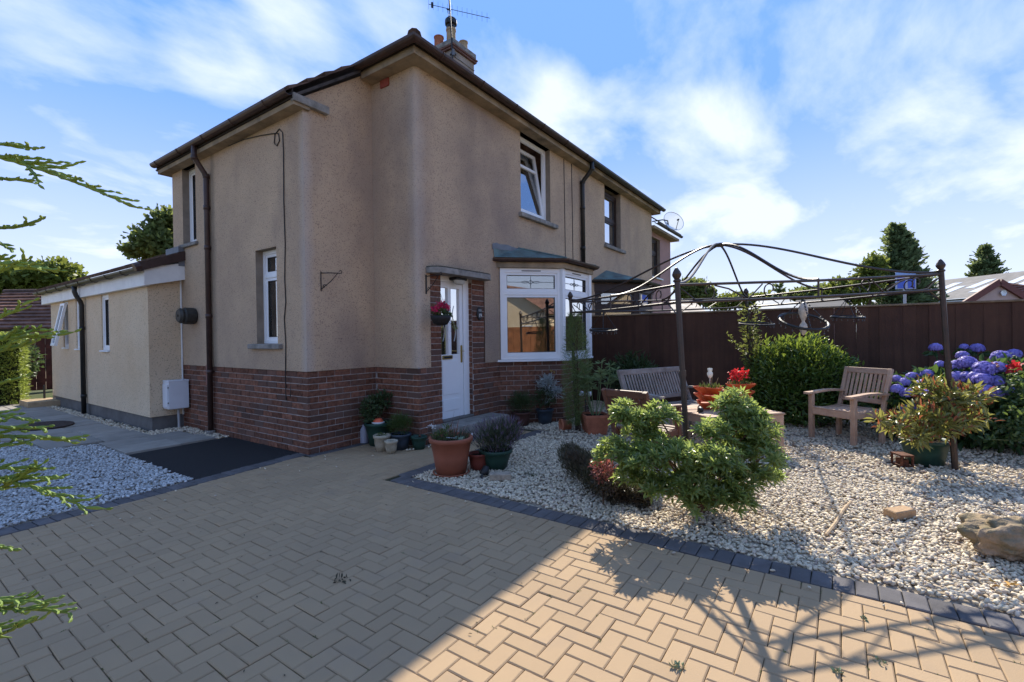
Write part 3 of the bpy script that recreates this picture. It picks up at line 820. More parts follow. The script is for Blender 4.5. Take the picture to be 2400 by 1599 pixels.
# wing side wall, faces -x
O1 = (X1, 0, 0)
w1 = (5.69, 6.19, 1.30, 2.50); w2 = (7.90, 8.36, 2.835, Z_W)
panel(wall, (X1-OUT, 0, 0), DY, XN, Y2-OUT, 8.73, BT, Z_W+.06, [w1, w2])
panel(MB(), (X1-OUT, 0, 0), DY, XN, *w1, [w1], rev, .11); panel(MB(), (X1-OUT, 0, 0), DY, XN, *w2, [w2], rev2, .11)
panel(low, (X1, 0, 0), DY, XN, Y2, 8.73, -.02, BT+.01)
# wing front wall, faces -y, its top follows the catslide roof
zc = lambda x: 4.06+(x-3.0)*SL
wall.add([(X1-OUT, Y2-OUT, BT), (X3+.02, Y2-OUT, BT), (X3+.02, Y2-OUT, zc(X3)-.03), (3.5, Y2-OUT, zc(3.5)-.03), (X1-OUT, Y2-OUT, zc(X1)-.03)], [(0, 1, 2, 3, 4)])
panel(low, (0, Y2, 0), DX, YN, X1, X3, -.02, BT+.01)
# main block side, faces -x
panel(wall, (X3-OUT, 0, 0), DY, XN, YF+RC-OUT, Y2+.3, BT, Z_M+.05)
panel(low, (X3, 0, 0), DY, XN, YF, Y2, -.02, BT+.01)
for k in range(5):          # soft render corner
    a0, a1 = math.pi/2*k/5, math.pi/2*(k+1)/5
    cx_, cy_ = X3-OUT+RC, YF-OUT+RC
    q = [(cx_-RC*math.cos(a), cy_-RC*math.sin(a)) for a in (a0, a1)]
    wall.add([(q[0][0], q[0][1], BT), (q[1][0], q[1][1], BT), (q[1][0], q[1][1], Z_M+.05), (q[0][0], q[0][1], Z_M+.05)], [(0, 1, 2, 3)])
# front wall, faces -y
DOOR = (4.542, 5.175, 0.0, 2.19); UW = (6.44, 7.40, 3.37, Z_M); BAYH = (5.83, 8.15, 0.3, 2.55)
PIER_L, PIER_R = 4.334, 5.447
panel(wall, (0, YF-OUT, 0), DX, YN, X3-OUT+RC, PARTY, BT, Z_M+.05,
      [(PIER_L, PIER_R, BT, 2.19), UW, (5.83, 8.15, BT, 2.55)], None)
panel(MB(), (0, YF-OUT, 0), DX, YN, UW[0], UW[1], UW[2], UW[3], [UW], rev3, .11)
panel(low2, (0, YF, 0), DX, YN, X3, 4.542, -.02, BT+.01); panel(low3, (0, YF, 0), DX, YN, 5.175, 5.83, -.02, BT+.01); panel(low4, (0, YF, 0), DX, YN, 8.15, PARTY, -.02, BT+.01)
panel(low2, (0, YF, 0), DX, YN, PIER_L, 4.542, BT+.01, 2.19); panel(low3, (0, YF, 0), DX, YN, 5.175, PIER_R, BT+.01, 2.19)
for xx, low_ in ((4.542, low2), (5.175, low3)):   # door jambs in brick
    low_.add([(xx, YF, 0), (xx, YF+.2, 0), (xx, YF+.2, 2.19), (xx, YF, 2.19)], [(0, 1, 2, 3)])
# hidden back walls keep the rooms dark
back = MB()
back.add([(X1, 8.73, 0), (X3+.5, 8.73, 0), (X3+.5, 8.73, 4.9), (X1, 8.73, 4.03)], [(0, 1, 2, 3)])
back.add([(X3+.5, 8.73, 0), (X3+.5, 11.3, 0), (X3+.5, 11.3, 4.8), (X3+.5, 8.73, 4.8)], [(0, 1, 2, 3)])
back.add([(X3+.5, 11.3, 0), (PARTY, 11.3, 0), (PARTY, 11.3, 4.8), (X3+.5, 11.3, 4.8)], [(0, 1, 2, 3)])
back.add([(PARTY, YF, 0), (PARTY, 11.3, 0), (PARTY, 11.3, 4.8), (PARTY, YF, 4.8)], [(0, 1, 2, 3)])
hp(back, 'back_wall', RENDER)
# upstairs floor, ceiling (rooms stay dark)
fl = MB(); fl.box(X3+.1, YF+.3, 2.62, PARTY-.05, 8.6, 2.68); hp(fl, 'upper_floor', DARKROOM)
WALL = hp(wall, 'wall', RENDER)
for r_ in (rev, rev2, rev3): hp(r_, 'window_reveal', REVEAL)
for l_ in (low, low2, low3, low4): hp(l_, 'mortar_bed', MORTAR)

# brick base: wing side, wing front, block side, front, piers
brick_course_wall((X1, 0, 0), DY, XN, Y2-.007, 8.70, 0, 13, Y2-.012)
brick_course_wall((0, Y2, 0), DX, YN, X1+.026, X3-.008, 0, 13, X1+.021+BR_L/2)
brick_course_wall((X3, 0, 0), DY, XN, YF-.007, Y2-.01, 0, 13, YF-.012)
brick_course_wall((0, YF, 0), DX, YN, X3+.026, 4.538, 0, 13, X3+.021+BR_L/2)
brick_course_wall((0, YF, 0), DX, YN, 5.179, 5.83, 0, 13, .02)
for c in range(16):
    z = BT+c*BR_H
    for (a, b) in ((PIER_L, 4.538), (5.179, PIER_R)):
        brick_list.append((Vector(((a+b)/2, YF, z+BR_H/2)), 0.0, b-a-.004, Vector(YN)))
for c in range(28):         # reveal bricks beside the door
    for xx, nn in ((5.175, Vector((-1, 0, 0))),):
        brick_list.append((Vector((xx, YF+.035, c*BR_H+BR_H/2+.02)), math.pi/2, .065, nn))
# bay: canted corner, front, far cant (45 degrees)
BA, BB_, BC_, BD = Vector((5.82, YF, 0)), Vector((6.52, 3.577, 0)), Vector((7.467, 3.577, 0)), Vector((8.167, YF, 0))
def face(a, b):
    d = (b-a); L = d.length; d = d/L
    return a, tuple(d), (d.y, -d.x, 0), L
bay_low = MB(); bay_lin = MB()
for a, b in ((BA, BB_), (BB_, BC_), (BC_, BD)):
    O, d, n, L = face(a, b)
    fbox(bay_low, O, d, n, 0, L, -.02, .97, -.1, 0)
    brick_course_wall(O, d, n, -.001, L-.001, 0, 13, -.006)
hp(bay_low, 'bay_wall', MORTAR)
flush_bricks(house)

# windows of the wing
window(house, (X1-OUT, 0, 0), DY, XN, w1[0], w1[1], w1[2], w1[3], .095, [('h', 2.17)], .05, sill=(5.58, 6.33, .065, .055))
window(house, (X1-OUT, 0, 0), DY, XN, w2[0], w2[1], w2[2], w2[3], .095, [], .05, sill=(7.84, 8.44, .055, .04))
# upper front window: fixed frame and a sash tilted inwards at the top
UWIN, _ = window(house, (0, YF-OUT, 0), DX, YN, UW[0], UW[1], UW[2], UW[3], .095, [], .055, inner=.012, sill=(6.37, 7.56, .075, .07))
for c in [c for c in UWIN.children if c.name.startswith(('pane', 'gasket'))]:
    bpy.data.objects.remove(c)
sash = MB(); tilt = math.radians(9)
MS = Matrix.Translation((0, YF-OUT+.115, UW[2]+.06)) @ Matrix.Rotation(-tilt, 4, 'X')
SW0, SW1, SH = UW[0]+.06, UW[1]-.06, UW[3]-UW[2]-.13
for (a, b, c, e) in ((SW0, SW0+.06, 0, SH), (SW1-.06, SW1, 0, SH), (SW0+.06, SW1-.06, 0, .06), (SW0+.06, SW1-.06, SH-.06, SH), (SW0+.06, SW1-.06, SH*.71, SH*.71+.05)):
    sash.box(a, -.025, c, b, .025, e, MS, .004)
SASH = hp(sash, 'tilted_sash', UPVC, UWIN)
for (c, e) in ((.05, SH*.71+.01), (SH*.71+.04, SH-.05)):
    hp(MB().box(SW0+.05, -.002, c, SW1-.05, .002, e, MS), 'pane', GLASS, SASH)
cur = MB()                  # half-drawn curtain behind the sash
pts = []
for k in range(41):
    t = k/40; pts.append((6.78+t*.62, YF+.36+.03*math.sin(k*1.15)))
for k in range(40):
    (xa, ya), (xb, yb) = pts[k], pts[k+1]
    cur.add([(xa+.0, ya, 3.3), (xb, yb, 3.3), (xb, yb, 4.66), (xa, ya, 4.66)], [(0, 1, 2, 3)])
hp(cur, 'curtain', CURTAIN, UWIN)

# front door
DO = (0, YF, 0)
df = MB()
fbox(df, DO, DX, YN, 4.545, 4.575, .26, 2.19, -.14, -.055, .004); fbox(df, DO, DX, YN, 5.055, 5.172, .26, 2.19, -.14, -.055, .004)
fbox(df, DO, DX, YN, 4.575, 5.055, 2.10, 2.19, -.14, -.056, .004)
hp(df, 'door_frame', UPVC)
dl = MB()
fbox(dl, DO, DX, YN, 4.578, 4.600, .262, 2.098, -.125, -.07); fbox(dl, DO, DX, YN, 4.985, 5.05, .262, 2.098, -.125, -.07)
fbox(dl, DO, DX, YN, 4.600, 4.985, .262, 1.12, -.125, -.071); fbox(dl, DO, DX, YN, 4.600, 4.985, 2.02, 2.098, -.125, -.071)
fbox(dl, DO, DX, YN, 4.755, 4.815, 1.12, 2.02, -.125, -.071)
fbox(dl, DO, DX, YN, 4.63, 4.955, .36, .52, -.07, -.064, .003); fbox(dl, DO, DX, YN, 4.63, 4.955, .58, 1.03, -.07, -.064, .003)
DLEAF = hp(dl, 'door', UPVC)
for (a, b) in ((4.600, 4.755), (4.815, 4.985)):
    g = MB(); fbox(g, DO, DX, YN, a, b, 1.12, 2.02, -.10, -.096); hp(g, 'pane', GLASS, DLEAF)
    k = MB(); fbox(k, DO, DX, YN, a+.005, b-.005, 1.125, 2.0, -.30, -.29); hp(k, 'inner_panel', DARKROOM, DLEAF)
    m_ = MB(); cx_ = (a+b)/2
    m_.tube([(cx_+.03*math.sin(t*6.28), YF+.093, 1.30+.22*t*2.2) for t in [i/20 for i in range(21)]], .004, 5)
    hp(m_, 'leaded_motif', STEEL, DLEAF)
hp(MB().box(4.63, YF+.052, 1.06, 4.82, YF+.072, 1.11, None, .006), 'letterbox', GOLD, DLEAF)
hp(MB().box(4.65, YF+.049, 1.072, 4.80, YF+.054, 1.098), 'letterbox_flap', BLACK, DLEAF)
hd = MB().box(5.0, YF+.058, 1.00, 5.028, YF+.071, 1.24, None, .004); hd.tube([(5.014, YF+.06, 1.16), (5.014, YF+.02, 1.16), (4.94, YF+.018, 1.165)], .007, 6)
hp(hd, 'door_handle', GOLD, DLEAF)
hp(MB().box(4.545, YF-.02, .235, 5.172, YF+.14, .262, None, .005), 'threshold', PLINTH)
# concrete canopy with rounded front corners
cp = []
for k in range(7):
    a = math.pi/2*k/6; cp.append((4.26+.16*(1-math.cos(a)), 4.07+.16*(1-math.sin(a))))
for k in range(7):
    a = math.pi/2*k/6; cp.append((5.46-.16*(1-math.sin(a)), 4.07+.16*(1-math.cos(a))))
cp = [(4.26, YF)]+cp+[(5.46, YF)]
hp(MB().prism(cp, 2.165, 2.235), 'door_canopy', CONC)
hp(MB().prism([(4.86+(x-4.86)*.985, YF+(y-YF)*.96) for x, y in cp], 2.235, 2.252), 'canopy_moss', mat('canopy_moss', (.09, .085, .07), .95, var=.4, vscale=30, bump=.6, bscale=60, spec=.1))
# step
hp(MB().box(4.34, 3.93, -.02, 5.56, YF-.01, .234, None, .012), 'door_step', CONC)

# bay window
win_z0, win_z1 = 1.0, 2.40
fr = []
for idx, (a, b) in enumerate(((BA, BB_), (BB_, BC_), (BC_, BD))):
    O, d, n, L = face(a, b)
    W, cells = window(house, O, d, n, .02 if idx == 0 else .0, L-.0, win_z0, win_z1, -.03, [('h', 2.02)], .07, glass=GLASS_SKY, name='bay_window', dep=.07)
    # leaded diamond motif in the top light
    c = cells[1]; mid, zm = (c[0]+c[1])/2, (c[2]+c[3])/2
    mo = MB(); q = -.008
    P = lambda s, z: Vector(O)+Vector(d)*s+Vector(n)*(q)+Vector((0, 0, z))
    mo.tube([P(c[0]+.04, zm), P(mid-.14, zm)], .003, 4); mo.tube([P(mid+.14, zm), P(c[1]-.04, zm)], .003, 4)
    mo.tube([P(mid, c[2]+.035), P(mid, zm-.06)], .003, 4); mo.tube([P(mid, zm+.06), P(mid, c[3]-.035)], .003, 4)
    for (ca, cb, ra, rb) in ((-.09, 0, .05, .013), (.09, 0, .05, .013), (0, 0, .034, .034)):
        nn = 4 if ra == rb else 14
        mo.tube([P(mid+ca+ra*math.cos(t), zm+cb+rb*math.sin(t)) for t in [2*math.pi*i/nn for i in range(nn+1)]], .0045, 4)
    mo.tube([P(mid, zm-.07), P(mid, zm+.07)], .004, 4)
    hp(mo, 'leaded_motif', LEAD, W)
    tv = MB(); fbox(tv, O, d, n, mid-.15, mid+.15, 2.352, 2.366, .03, .036); hp(tv, 'trickle_vent', PLINTH, W)
cs = MB()
off = .06
def offs(o):   # bay outline pushed outwards
    k = o*math.tan(math.radians(22.5))
    return [(BA.x-o*1.0, YF+.0), (BB_.x-k, BB_.y-o), (BC_.x+k, BC_.y-o), (BD.x+o*1.0, YF+.0)]
hp(MB().prism(offs(.075)+[(BD.x, YF+.02), (BA.x, YF+.02)], .968, .998), 'bay_sill', UPVC)
posts = MB()
for p in (BB_, BC_):
    posts.box(p.x-.045, p.y-.05, 1.0, p.x+.045, p.y+.05, 2.40)
hp(posts, 'bay_corner_post', UPVC)
hp(MB().prism(offs(.09)+[(BD.x, YF+.02), (BA.x, YF+.02)], 2.402, 2.485), 'bay_fascia', SOFFIT)
gt = MB(); half_gutter(gt, [(x, y-(.0 if i in (0, 3) else 0), 2.535) for i, (x, y) in enumerate(offs(.145))], .05); hp(gt, 'bay_gutter', BROWN_PVC)
ro = offs(.13); rz_ = 2.55
rm = MB()
top = [(5.72, YF-.01, 2.74), (8.27, YF-.01, 2.76)]
RYW = YF-OUT-.006
apx = [(6.35, RYW, 2.775), (7.6, RYW, 2.775)]
V_ = [(ro[0][0], RYW-.002, rz_), (ro[1][0], ro[1][1], rz_), (ro[2][0], ro[2][1], rz_), (ro[3][0], ro[3][1], rz_), *apx, (5.66, RYW, 2.74), (8.3, RYW, 2.74)]
rm.add(V_, [(0, 1, 4, 6), (1, 2, 5, 4), (2, 3, 7, 5)])
for (a, b) in ((1, 4), (2, 5)):
    rm.tube([V_[a], V_[b]], .02, 6)
hp(rm, 'bay_roof', COPPER)
fr_ = MB()
pts = [(5.64+.1*k, YF-OUT-.012, 2.745+.025*math.sin(k/27*math.pi)+random.gauss(0, .010)) for k in range(28)]
for k in range(27):
    a, b = Vector(pts[k]), Vector(pts[k+1])
    fr_.add([a-Vector((0, 0, .07)), b-Vector((0, 0, .07)), b+Vector((0, 0, .015)), a+Vector((0, 0, .015))], [(0, 1, 2, 3)])
hp(fr_, 'bay_flashing', LEAD)

# eaves, gutters and roof
ev = MB()
ev.box(3.0, Y2-.06, Z_W, X1+.05, 8.9, Z_W+.13)
hp(ev, 'wing_soffit', SOFFIT)
vb = MB(); vb.box(2.99, Y2-.085, 4.035, 3.44, Y2-.02, 4.125, None, .006)
hp(vb, 'verge_end_block', CONC)
ev = MB()
ev.box(3.935, 4.075, Z_M, XR+.2, YF+.1, Z_M+.085); ev.box(3.935, YF+.1, Z_M, X3+.1, Y2-.04, Z_M+.085)
hp(ev, 'main_soffit', SOFFIT)
g1 = MB(); half_gutter(g1, [(2.945, 5.03, 4.135), (2.945, 8.9, 4.135)], .055)
for k in range(5): g1.tube([(2.945+.058*math.cos(t), 5.5+k*.8, 4.135+.058*math.sin(t)) for t in [math.pi+math.pi*i/8 for i in range(9)]], .008, 5)
hp(g1, 'wing_gutter', BROWN_PVC)
g2 = MB(); half_gutter(g2, [(3.865, 5.03, 4.82), (3.865, 4.0, 4.82), (PARTY, 4.0, 4.82)], .06)
for k in range(6): g2.tube([(4.3+k*.8, 4.0+.063*math.cos(t), 4.82+.063*math.sin(t)) for t in [math.pi+math.pi*i/8 for i in range(9)]], .009, 5)
hp(g2, 'main_gutter', BROWN_PVC)
fa = MB(); fa.box(3.915, 4.055, 4.775, PARTY, 4.075, 4.87); fa.box(3.915, 4.075, 4.775, 3.935, 5.03, 4.87); fa.box(2.985, 5.03, 4.06, 2.998, 8.9, 4.19)
hp(fa, 'fascia', mat('dark_fascia', (.03, .022, .018), .7, var=.2, vscale=6, spec=.2))
rt = MB()
cs_ = 1/math.sqrt(1+SL*SL)
upF, upL, upB = Vector((0, cs_, SL*cs_)), Vector((cs_, 0, SL*cs_)), Vector((0, -cs_, SL*cs_))
RY = 7.80
EZ = 4.84
run = RY-4.02
slen = run/cs_
tiles_slope(rt, (3.885, 4.02, EZ), (PARTY, 4.02, EZ), upF, slen, 15, trim0=cs_)
tiles_slope(rt, (3.885, 11.58, EZ), (3.885, 4.02, EZ), upL, slen, 15, trim1=cs_, trim0=cs_)
tiles_slope(rt, (2.96, 9.0, EZ-(3.885-2.96)*SL), (2.96, 5.02, EZ-(3.885-2.96)*SL), upL, .925/cs_, 4, th=.03, wob=.015)
tiles_slope(rt, (PARTY, 11.58, EZ), (3.885, 11.58, EZ), upB, slen, 15, trim1=cs_)
hp(rt, 'roof', TILE)
hipm = MB()
for (a, b) in (((3.93, 4.06, EZ+.03), (3.885+run, RY, EZ+run*SL+.03)),):
    a, b = Vector(a), Vector(b); L = (b-a).length; d = (b-a)/L; k = 0
    while k*.42 < L-.2:
        p, q_ = a+d*(k*.42), a+d*(k*.42+.45)
        hipm.tube([p, p+(q_-p)*.5, q_], [.085, .075, .07], 10); k += 1
k = 0
while 3.885+run+k*.42 < PARTY: hipm.tube([(3.885+run+k*.42, RY, EZ+run*SL+.04), (3.885+run+k*.42+.44, RY, EZ+run*SL+.045)], [.11, .1], 10); k += 1
hp(hipm, 'ridge_tile', TILE)
un = MB()                   # verge undercloak along the wing's front slope
un.bar((3.02, Y2-.03, zc(3.02)+.03), (X3-.1, Y2-.03, zc(X3-.1)+.02), .1, .03)
hp(un, 'verge', mat('verge_slate', (.07, .06, .055), .9, var=.3, vscale=9, spec=.15))
hp(MB().box(X3-.035, 4.72, 4.585, X3-.014, 4.88, 4.685, None, .004), 'air_vent', mat('red_vent', (.30, .07, .05), .8, var=.15, vscale=30, spec=.2))

# downpipes
def downpipe(name, x, y, gx, gy, gz, z0, m, r=.034, n=XN, brk=()):
    mb = MB()
    mb.tube([(gx, gy, gz), (gx, gy, gz-.14), (gx+(x-gx)*.2, gy+(y-gy)*.2, gz-.2), (x-(x-gx)*.15, y-(y-gy)*.15, gz-.34), (x, y, gz-.42), (x, y, gz-.5), (x, y, z0)], r, 12)
    for z in brk:
        mb.tube([(x, y, z-.03), (x, y, z+.03)], r+.006, 12)
        mb.bar((x, y, z), (x-n[0]*.06, y-n[1]*.06, z), .03, .02)
    for z in (gz-.16, gz-.38): mb.tube([(0+gx if z > gz-.2 else x, gy if z > gz-.2 else y, z-.03), (gx if z > gz-.2 else x, gy if z > gz-.2 else y, z+.03)], r+.007, 12)
    return hp(mb, name, m, None, True)
downpipe('downpipe', X1-.06, 7.44, 2.945, 7.44, 4.08, 0.03, BROWN_PVC, .036, brk=(3.25, 2.68, 1.7, .9))
downpipe('downpipe', 8.60, YF-.07, 8.60, 4.0, 4.79, 2.78, BLACK_PVC, .042, n=YN, brk=(3.9, 3.1))
hp(MB().lathe([(.055, 0), (.06, .05), (.05, .06)], (X1-.06, 7.44, 0), 12), 'gully_collar', CONC)
# telephone cable loop on the wing, two cables on the front
cb = MB()
px_ = X1-OUT-.008
cb.tube([(px_, 6.85, 4.0), (px_, 6.42, 3.985), (px_, 6.0, 3.93), (px_, 5.7, 3.88), (px_, 5.58, 3.85), (px_, 5.56, 3.76), (px_, 5.62, 3.71), (px_, 5.68, 3.76), (px_, 5.66, 3.86), (px_, 5.56, 3.9), (px_, 5.49, 3.84), (px_, 5.478, 3.6), (px_, 5.49, 3.0), (px_, 5.475, 2.5), (px_, 5.50, 2.1), (px_, 5.485, 1.8), (px_, 5.525, 1.6), (px_, 5.50, 1.3), (px_, 5.515, 1.0), (px_-.012, 5.50, .97), (px_-.005, 5.505, .62)], .0065, 5)
hp(cb, 'cable', BLACK)
for (xa, xb) in ((7.915, 7.93), (8.225, 8.24)):
    hp(MB().tube([(xa, YF-OUT-.006, 4.68), (xb, YF-OUT-.006, 3.6), (xa+.02, YF-OUT-.006, 2.8)], .007, 5), 'cable', BLACK)
hp(MB().tube([(px_-.004, 5.40, .80), (px_-.01, 5.39, .74), (px_-.006, 5.41, .66)], .005, 5), 'cable_end', BLACK)
# pink patch and conduit of the old gas riser on the brick base
hp(MB().box(X1-.02, 7.52, .70, X1-.004, 7.66, .99), 'cement_patch', mat('pink_patch', (.33, .17, .14), .9, var=.15, vscale=20, spec=.1))

# chimney
cb_ = MB(); cb_.box(8.4, 7.41, 6.6, 9.17, 8.18, 8.10)
CH = hp(cb_, 'chimney', mat('chimney_render', (.33, .27, .22), .95, var=.2, vscale=3, bump=.4, bscale=60, spec=.1))
hp(MB().box(8.35, 7.36, 8.10, 9.22, 8.23, 8.15, None, .01).box(8.33, 7.34, 8.15, 9.24, 8.25, 8.20, None, .01), 'chimney_string_course', mat('string_brick', (.17, .085, .065), .9, var=.25, vscale=14), CH)
hp(MB().box(8.36, 7.37, 8.20, 9.21, 8.22, 8.36, None, .03), 'chimney_cap', CONC, CH)
for (x, y, h, r, cowl, mm) in ((8.56, 8.0, .32, .115, 0, TERRA_CLAY), (8.78, 7.8, .55, .115, 1, SANDST), (9.03, 7.62, .30, .105, 0, SANDST)):
    pt = hp(MB().lathe([(r, 0), (r*.97, h*.9), (r*1.08, h*.92), (r*1.08, h), (r*.85, h), (r*.8, h-.2)], (x, y, 8.34), 16), 'chimney_pot', mm, CH)
    if cowl:
        c = MB().lathe([(r*.9, h), (r*.9, h+.1), (r*1.25, h+.11), (r*1.3, h+.15), (r*1.25, h+.22), (r*1.05, h+.25), (0.01, h+.25)], (x, y, 8.34), 16)
        c.lathe([(r*1.0, h+.0), (r*1.0, h+.07)], (x, y, 8.34), 16)
        hp(c, 'chimney_cowl', BLACK, CH)
hp(MB().box(8.395, 7.395, 7.93, 9.175, 8.19, 7.945), 'chimney_band', CONC, CH)

# ------------------------------------------------------------------ single-storey rear extension (joined to the house)
XE, YE0, YE1 = 2.695, 8.46, 13.9
ex = MB(); er = MB()
ew = [(10.20, 10.60, 1.20, 2.16), (11.66, 12.10, 1.22, 2.16), (12.62, 12.97, 1.24, 2.16)]
panel(ex, (XE, 0, 0), DY, XN, YE0, YE1, .21, 2.22, ew)
panel(ex, (0, YE0, 0), DX, YN, XE, X1+.02, .21, 2.5)
ex.add([(XE, YE1, 0), (5.2, YE1, 0), (5.2, YE1, 3.4), (XE, YE1, 2.3)], [(0, 1, 2, 3)])
hp(ex, 'extension_wall', RENDER_PALE); 
for e in ew:
    er = MB(); panel(MB(), (XE, 0, 0), DY, XN, *e, [e], er, .05); hp(er, 'extension_reveal', RENDER_PALE)
hp(MB().box(XE+.035, YE0+.035, -.02, 5.1, YE1-.05, .215), 'extension_plinth', PLINTH)
for i, e in enumerate(ew):
    if i < 2:
        window(house, (XE, 0, 0), DY, XN, e[0], e[1], e[2], e[3], .02, [], .05, sill=(e[0]-.02, e[1]+.02, .03, .035), sill_mat=UPVC, name='extension_window')
    else:
        W, _ = window(house, (XE, 0, 0), DY, XN, e[0], e[1], e[2], e[3], .02, [], .05, inner=.01, sill=(e[0]-.02, e[1]+.02, .03, .035), sill_mat=UPVC, name='extension_window')
        for c in [c for c in W.children if c.name.startswith(('pane', 'gasket'))]: bpy.data.objects.remove(c)
        hh = e[3]-e[2]-.06   # top-hung casement, pushed open at the bottom
        MS = Matrix.Translation((XE-.02, 0, e[3]-.04)) @ Matrix.Rotation(math.radians(11), 4, 'Y')
        sm = MB()
        for (a, b, c, d_) in ((e[0]+.03, e[0]+.08, -hh, 0), (e[1]-.08, e[1]-.03, -hh, 0), (e[0]+.08, e[1]-.08, -hh, -hh+.05), (e[0]+.08, e[1]-.08, -.05, 0)):
            sm.box(-.025, a, c, .02, b, d_, MS, .003)
        S = hp(sm, 'open_casement', UPVC, W)
        hp(MB().box(-.002, e[0]+.07, -hh+.04, .002, e[1]-.07, -.04, MS), 'pane', GLASS, S)
fb = MB(); fb.box(2.615, YE0-.095, 2.165, 2.645, YE1+.35, 2.455, None, .003); fb.box(2.645, YE0-.09, 2.168, XE-.004, YE1+.3, 2.185)
fb.add([(2.615, YE0-.10, 2.165), (X1, YE0-.10, 2.30), (X1, YE0-.10, 2.56), (2.617, YE0-.10, 2.42),
        (2.615, YE0-.13, 2.165), (X1, YE0-.13, 2.30), (X1, YE0-.13, 2.56), (2.617, YE0-.13, 2.42)], [(4, 5, 6, 7), (3, 2, 1, 0), (0, 1, 5, 4), (1, 2, 6, 5), (2, 3, 7, 6), (3, 0, 4, 7)])
fb.box(2.645, YE0-.10, 2.30, X1, YE0+.02, 2.32)
hp(fb, 'extension_fascia', UPVC_DIRTY)
g = MB(); half_gutter(g, [(2.55, YE0-.16, 2.415), (2.55, YE1+.42, 2.415)], .058)
for k in range(8): g.tube([(2.55+.061*math.cos(t), 8.9+k*.72, 2.415+.061*math.sin(t)) for t in [math.pi+math.pi*i/8 for i in range(9)]], .009, 5)
hp(g, 'extension_gutter', OLIVE_PVC)
vg = MB(); vg.bar((2.50, YE0-.15, 2.41), (X1, YE0-.15, 2.665), .035, .12); vg.tube([(2.49, YE0-.15, 2.41), (2.56, YE0-.15, 2.44)], .06, 10)
hp(vg, 'extension_verge', BROWN_PVC)
hp(MB().box(X1-.1, YE0-.14, 2.50, X1-.012, 8.8, 2.80), 'flashing', LEAD)
et = MB(); es = .46; ecs = 1/math.sqrt(1+es*es); eup = Vector((ecs, 0, es*ecs))
tiles_slope(et, (2.535, YE1+.4, 2.425), (2.535, YE0-.15, 2.425), eup, 2.9, 10, th=.03, wob=.02)
et.add([(5.15, YE0-.15, 3.66), (5.15, YE1+.4, 3.66), (7.6, YE1+.4, 2.5), (7.6, YE0-.15, 2.5)], [(0, 1, 2, 3)])
hp(et, 'extension_roof', TILE)
pp = MB(); pp.tube([(2.55, 11.5, 2.37), (2.55, 11.5, 2.27), (2.57, 11.5, 2.2), (2.63, 11.5, 2.09), (2.645, 11.5, 2.03), (2.645, 11.5, .02)], .038, 12)
for z in (1.6, .35): pp.tube([(2.645, 11.5, z-.03), (2.645, 11.5, z+.03)], .044, 12)
hp(pp, 'downpipe', BLACK_PVC, None, True)
hp(MB().tube([(X1-.03, YE0-.012, .2), (X1-.03, YE0-.012, 2.3)], .012, 6), 'movement_joint', UPVC_DIRTY)
hp(MB().lathe([(.115, 0), (.125, .02), (.125, .14), (.105, .16), (.115, .19), (.09, .22), (.02, .22)], (X1-.02, 8.0, 1.72), 18, Matrix.Rotation(-math.pi/2, 4, 'Y')), 'boiler_flue', mat('flue_plastic', (.045, .042, .036), .5, var=.25, vscale=14, spec=.3))
settle(house, (4.136, 4.277, 0))

# ------------------------------------------------------------------ neighbouring half of the pair
nb = thing('neighbour_house', 'right half of the house pair with dark brown window frames beyond the fence', 'house')
BROWNFR = mat('brown_frame', (.035, .018, .013), .5, var=.2, vscale=8, spec=.35)
nw = MB(); nr = MB()
NW = (9.79, 10.72, 3.37, Z_M); 
panel(nw, (0, YF-OUT, 0), DX, YN, PARTY, XR, BT, Z_M+.05, [NW, (9.26, 11.54, BT, 2.55)], None)
panel(MB(), (0, YF-OUT, 0), DX, YN, *NW, [NW], nr, .13)
nw.add([(XR, YF-OUT, 0), (XR, 11.3, 0), (XR, 11.3, 4.8), (XR, YF-OUT, 4.8)], [(0, 1, 2, 3)]); nw.add([(PARTY, 11.3, 0), (XR, 11.3, 0), (XR, 11.3, 4.8), (PARTY, 11.3, 4.8)], [(0, 1, 2, 3)])
nw.box(PARTY+.01, YF+.02, 0, 9.26, YF+.1, BT); nw.box(11.54, YF+.02, 0, XR, YF+.1, BT)
nw.build('wall', RENDER, nb); nr.build('window_reveal', REVEAL, nb)
window(nb, (0, YF-OUT, 0), DX, YN, *NW[:2], NW[2], NW[3]-.08, .11, [('h', 4.0)], .07, BROWNFR, sill=(9.74, 10.9, .075, .06))
NA, NB2, NC, NDd = Vector((9.25, YF, 0)), Vector((9.95, 3.577, 0)), Vector((10.85, 3.577, 0)), Vector((11.55, YF, 0))
for a, b in ((NA, NB2), (NB2, NC), (NC, NDd)):
    O, d, n, L = face(a, b)
    lw = MB(); fbox(lw, O, d, n, 0, L, 0, .97, -.1, 0); lw.build('bay_base', BRICK, nb)
    W, cells = window(nb, O, d, n, 0, L, 1.0, 2.40, -.02, [('h', 1.93)], .11, BROWNFR, GLASS_SKY, name='bay_window')
    hd_ = MB(); fbox(hd_, O, d, n, -.02, L+.02, 2.28, 2.46, -.05, .04); hd_.build('bay_head', BROWNFR, W)
    nc = MB()
    for k in range(24): 
        s = L*(.1+.8*k/23); fbox(nc, O, d, n, s, s+L*.8/23*.8, 1.1, 2.2, -.3-.02*(k % 2), -.28-.02*(k % 2))
    nc.build('net_curtain', mat('net_curtain', (.5, .5, .46), .9, var=.1, vscale=8, spec=.1, trans=.3), W)
def noffs(o):
    k = o*math.tan(math.radians(22.5))
    return [(NA.x-o, YF), (NB2.x-k, NB2.y-o), (NC.x+k, NC.y-o), (NDd.x+o, YF)]
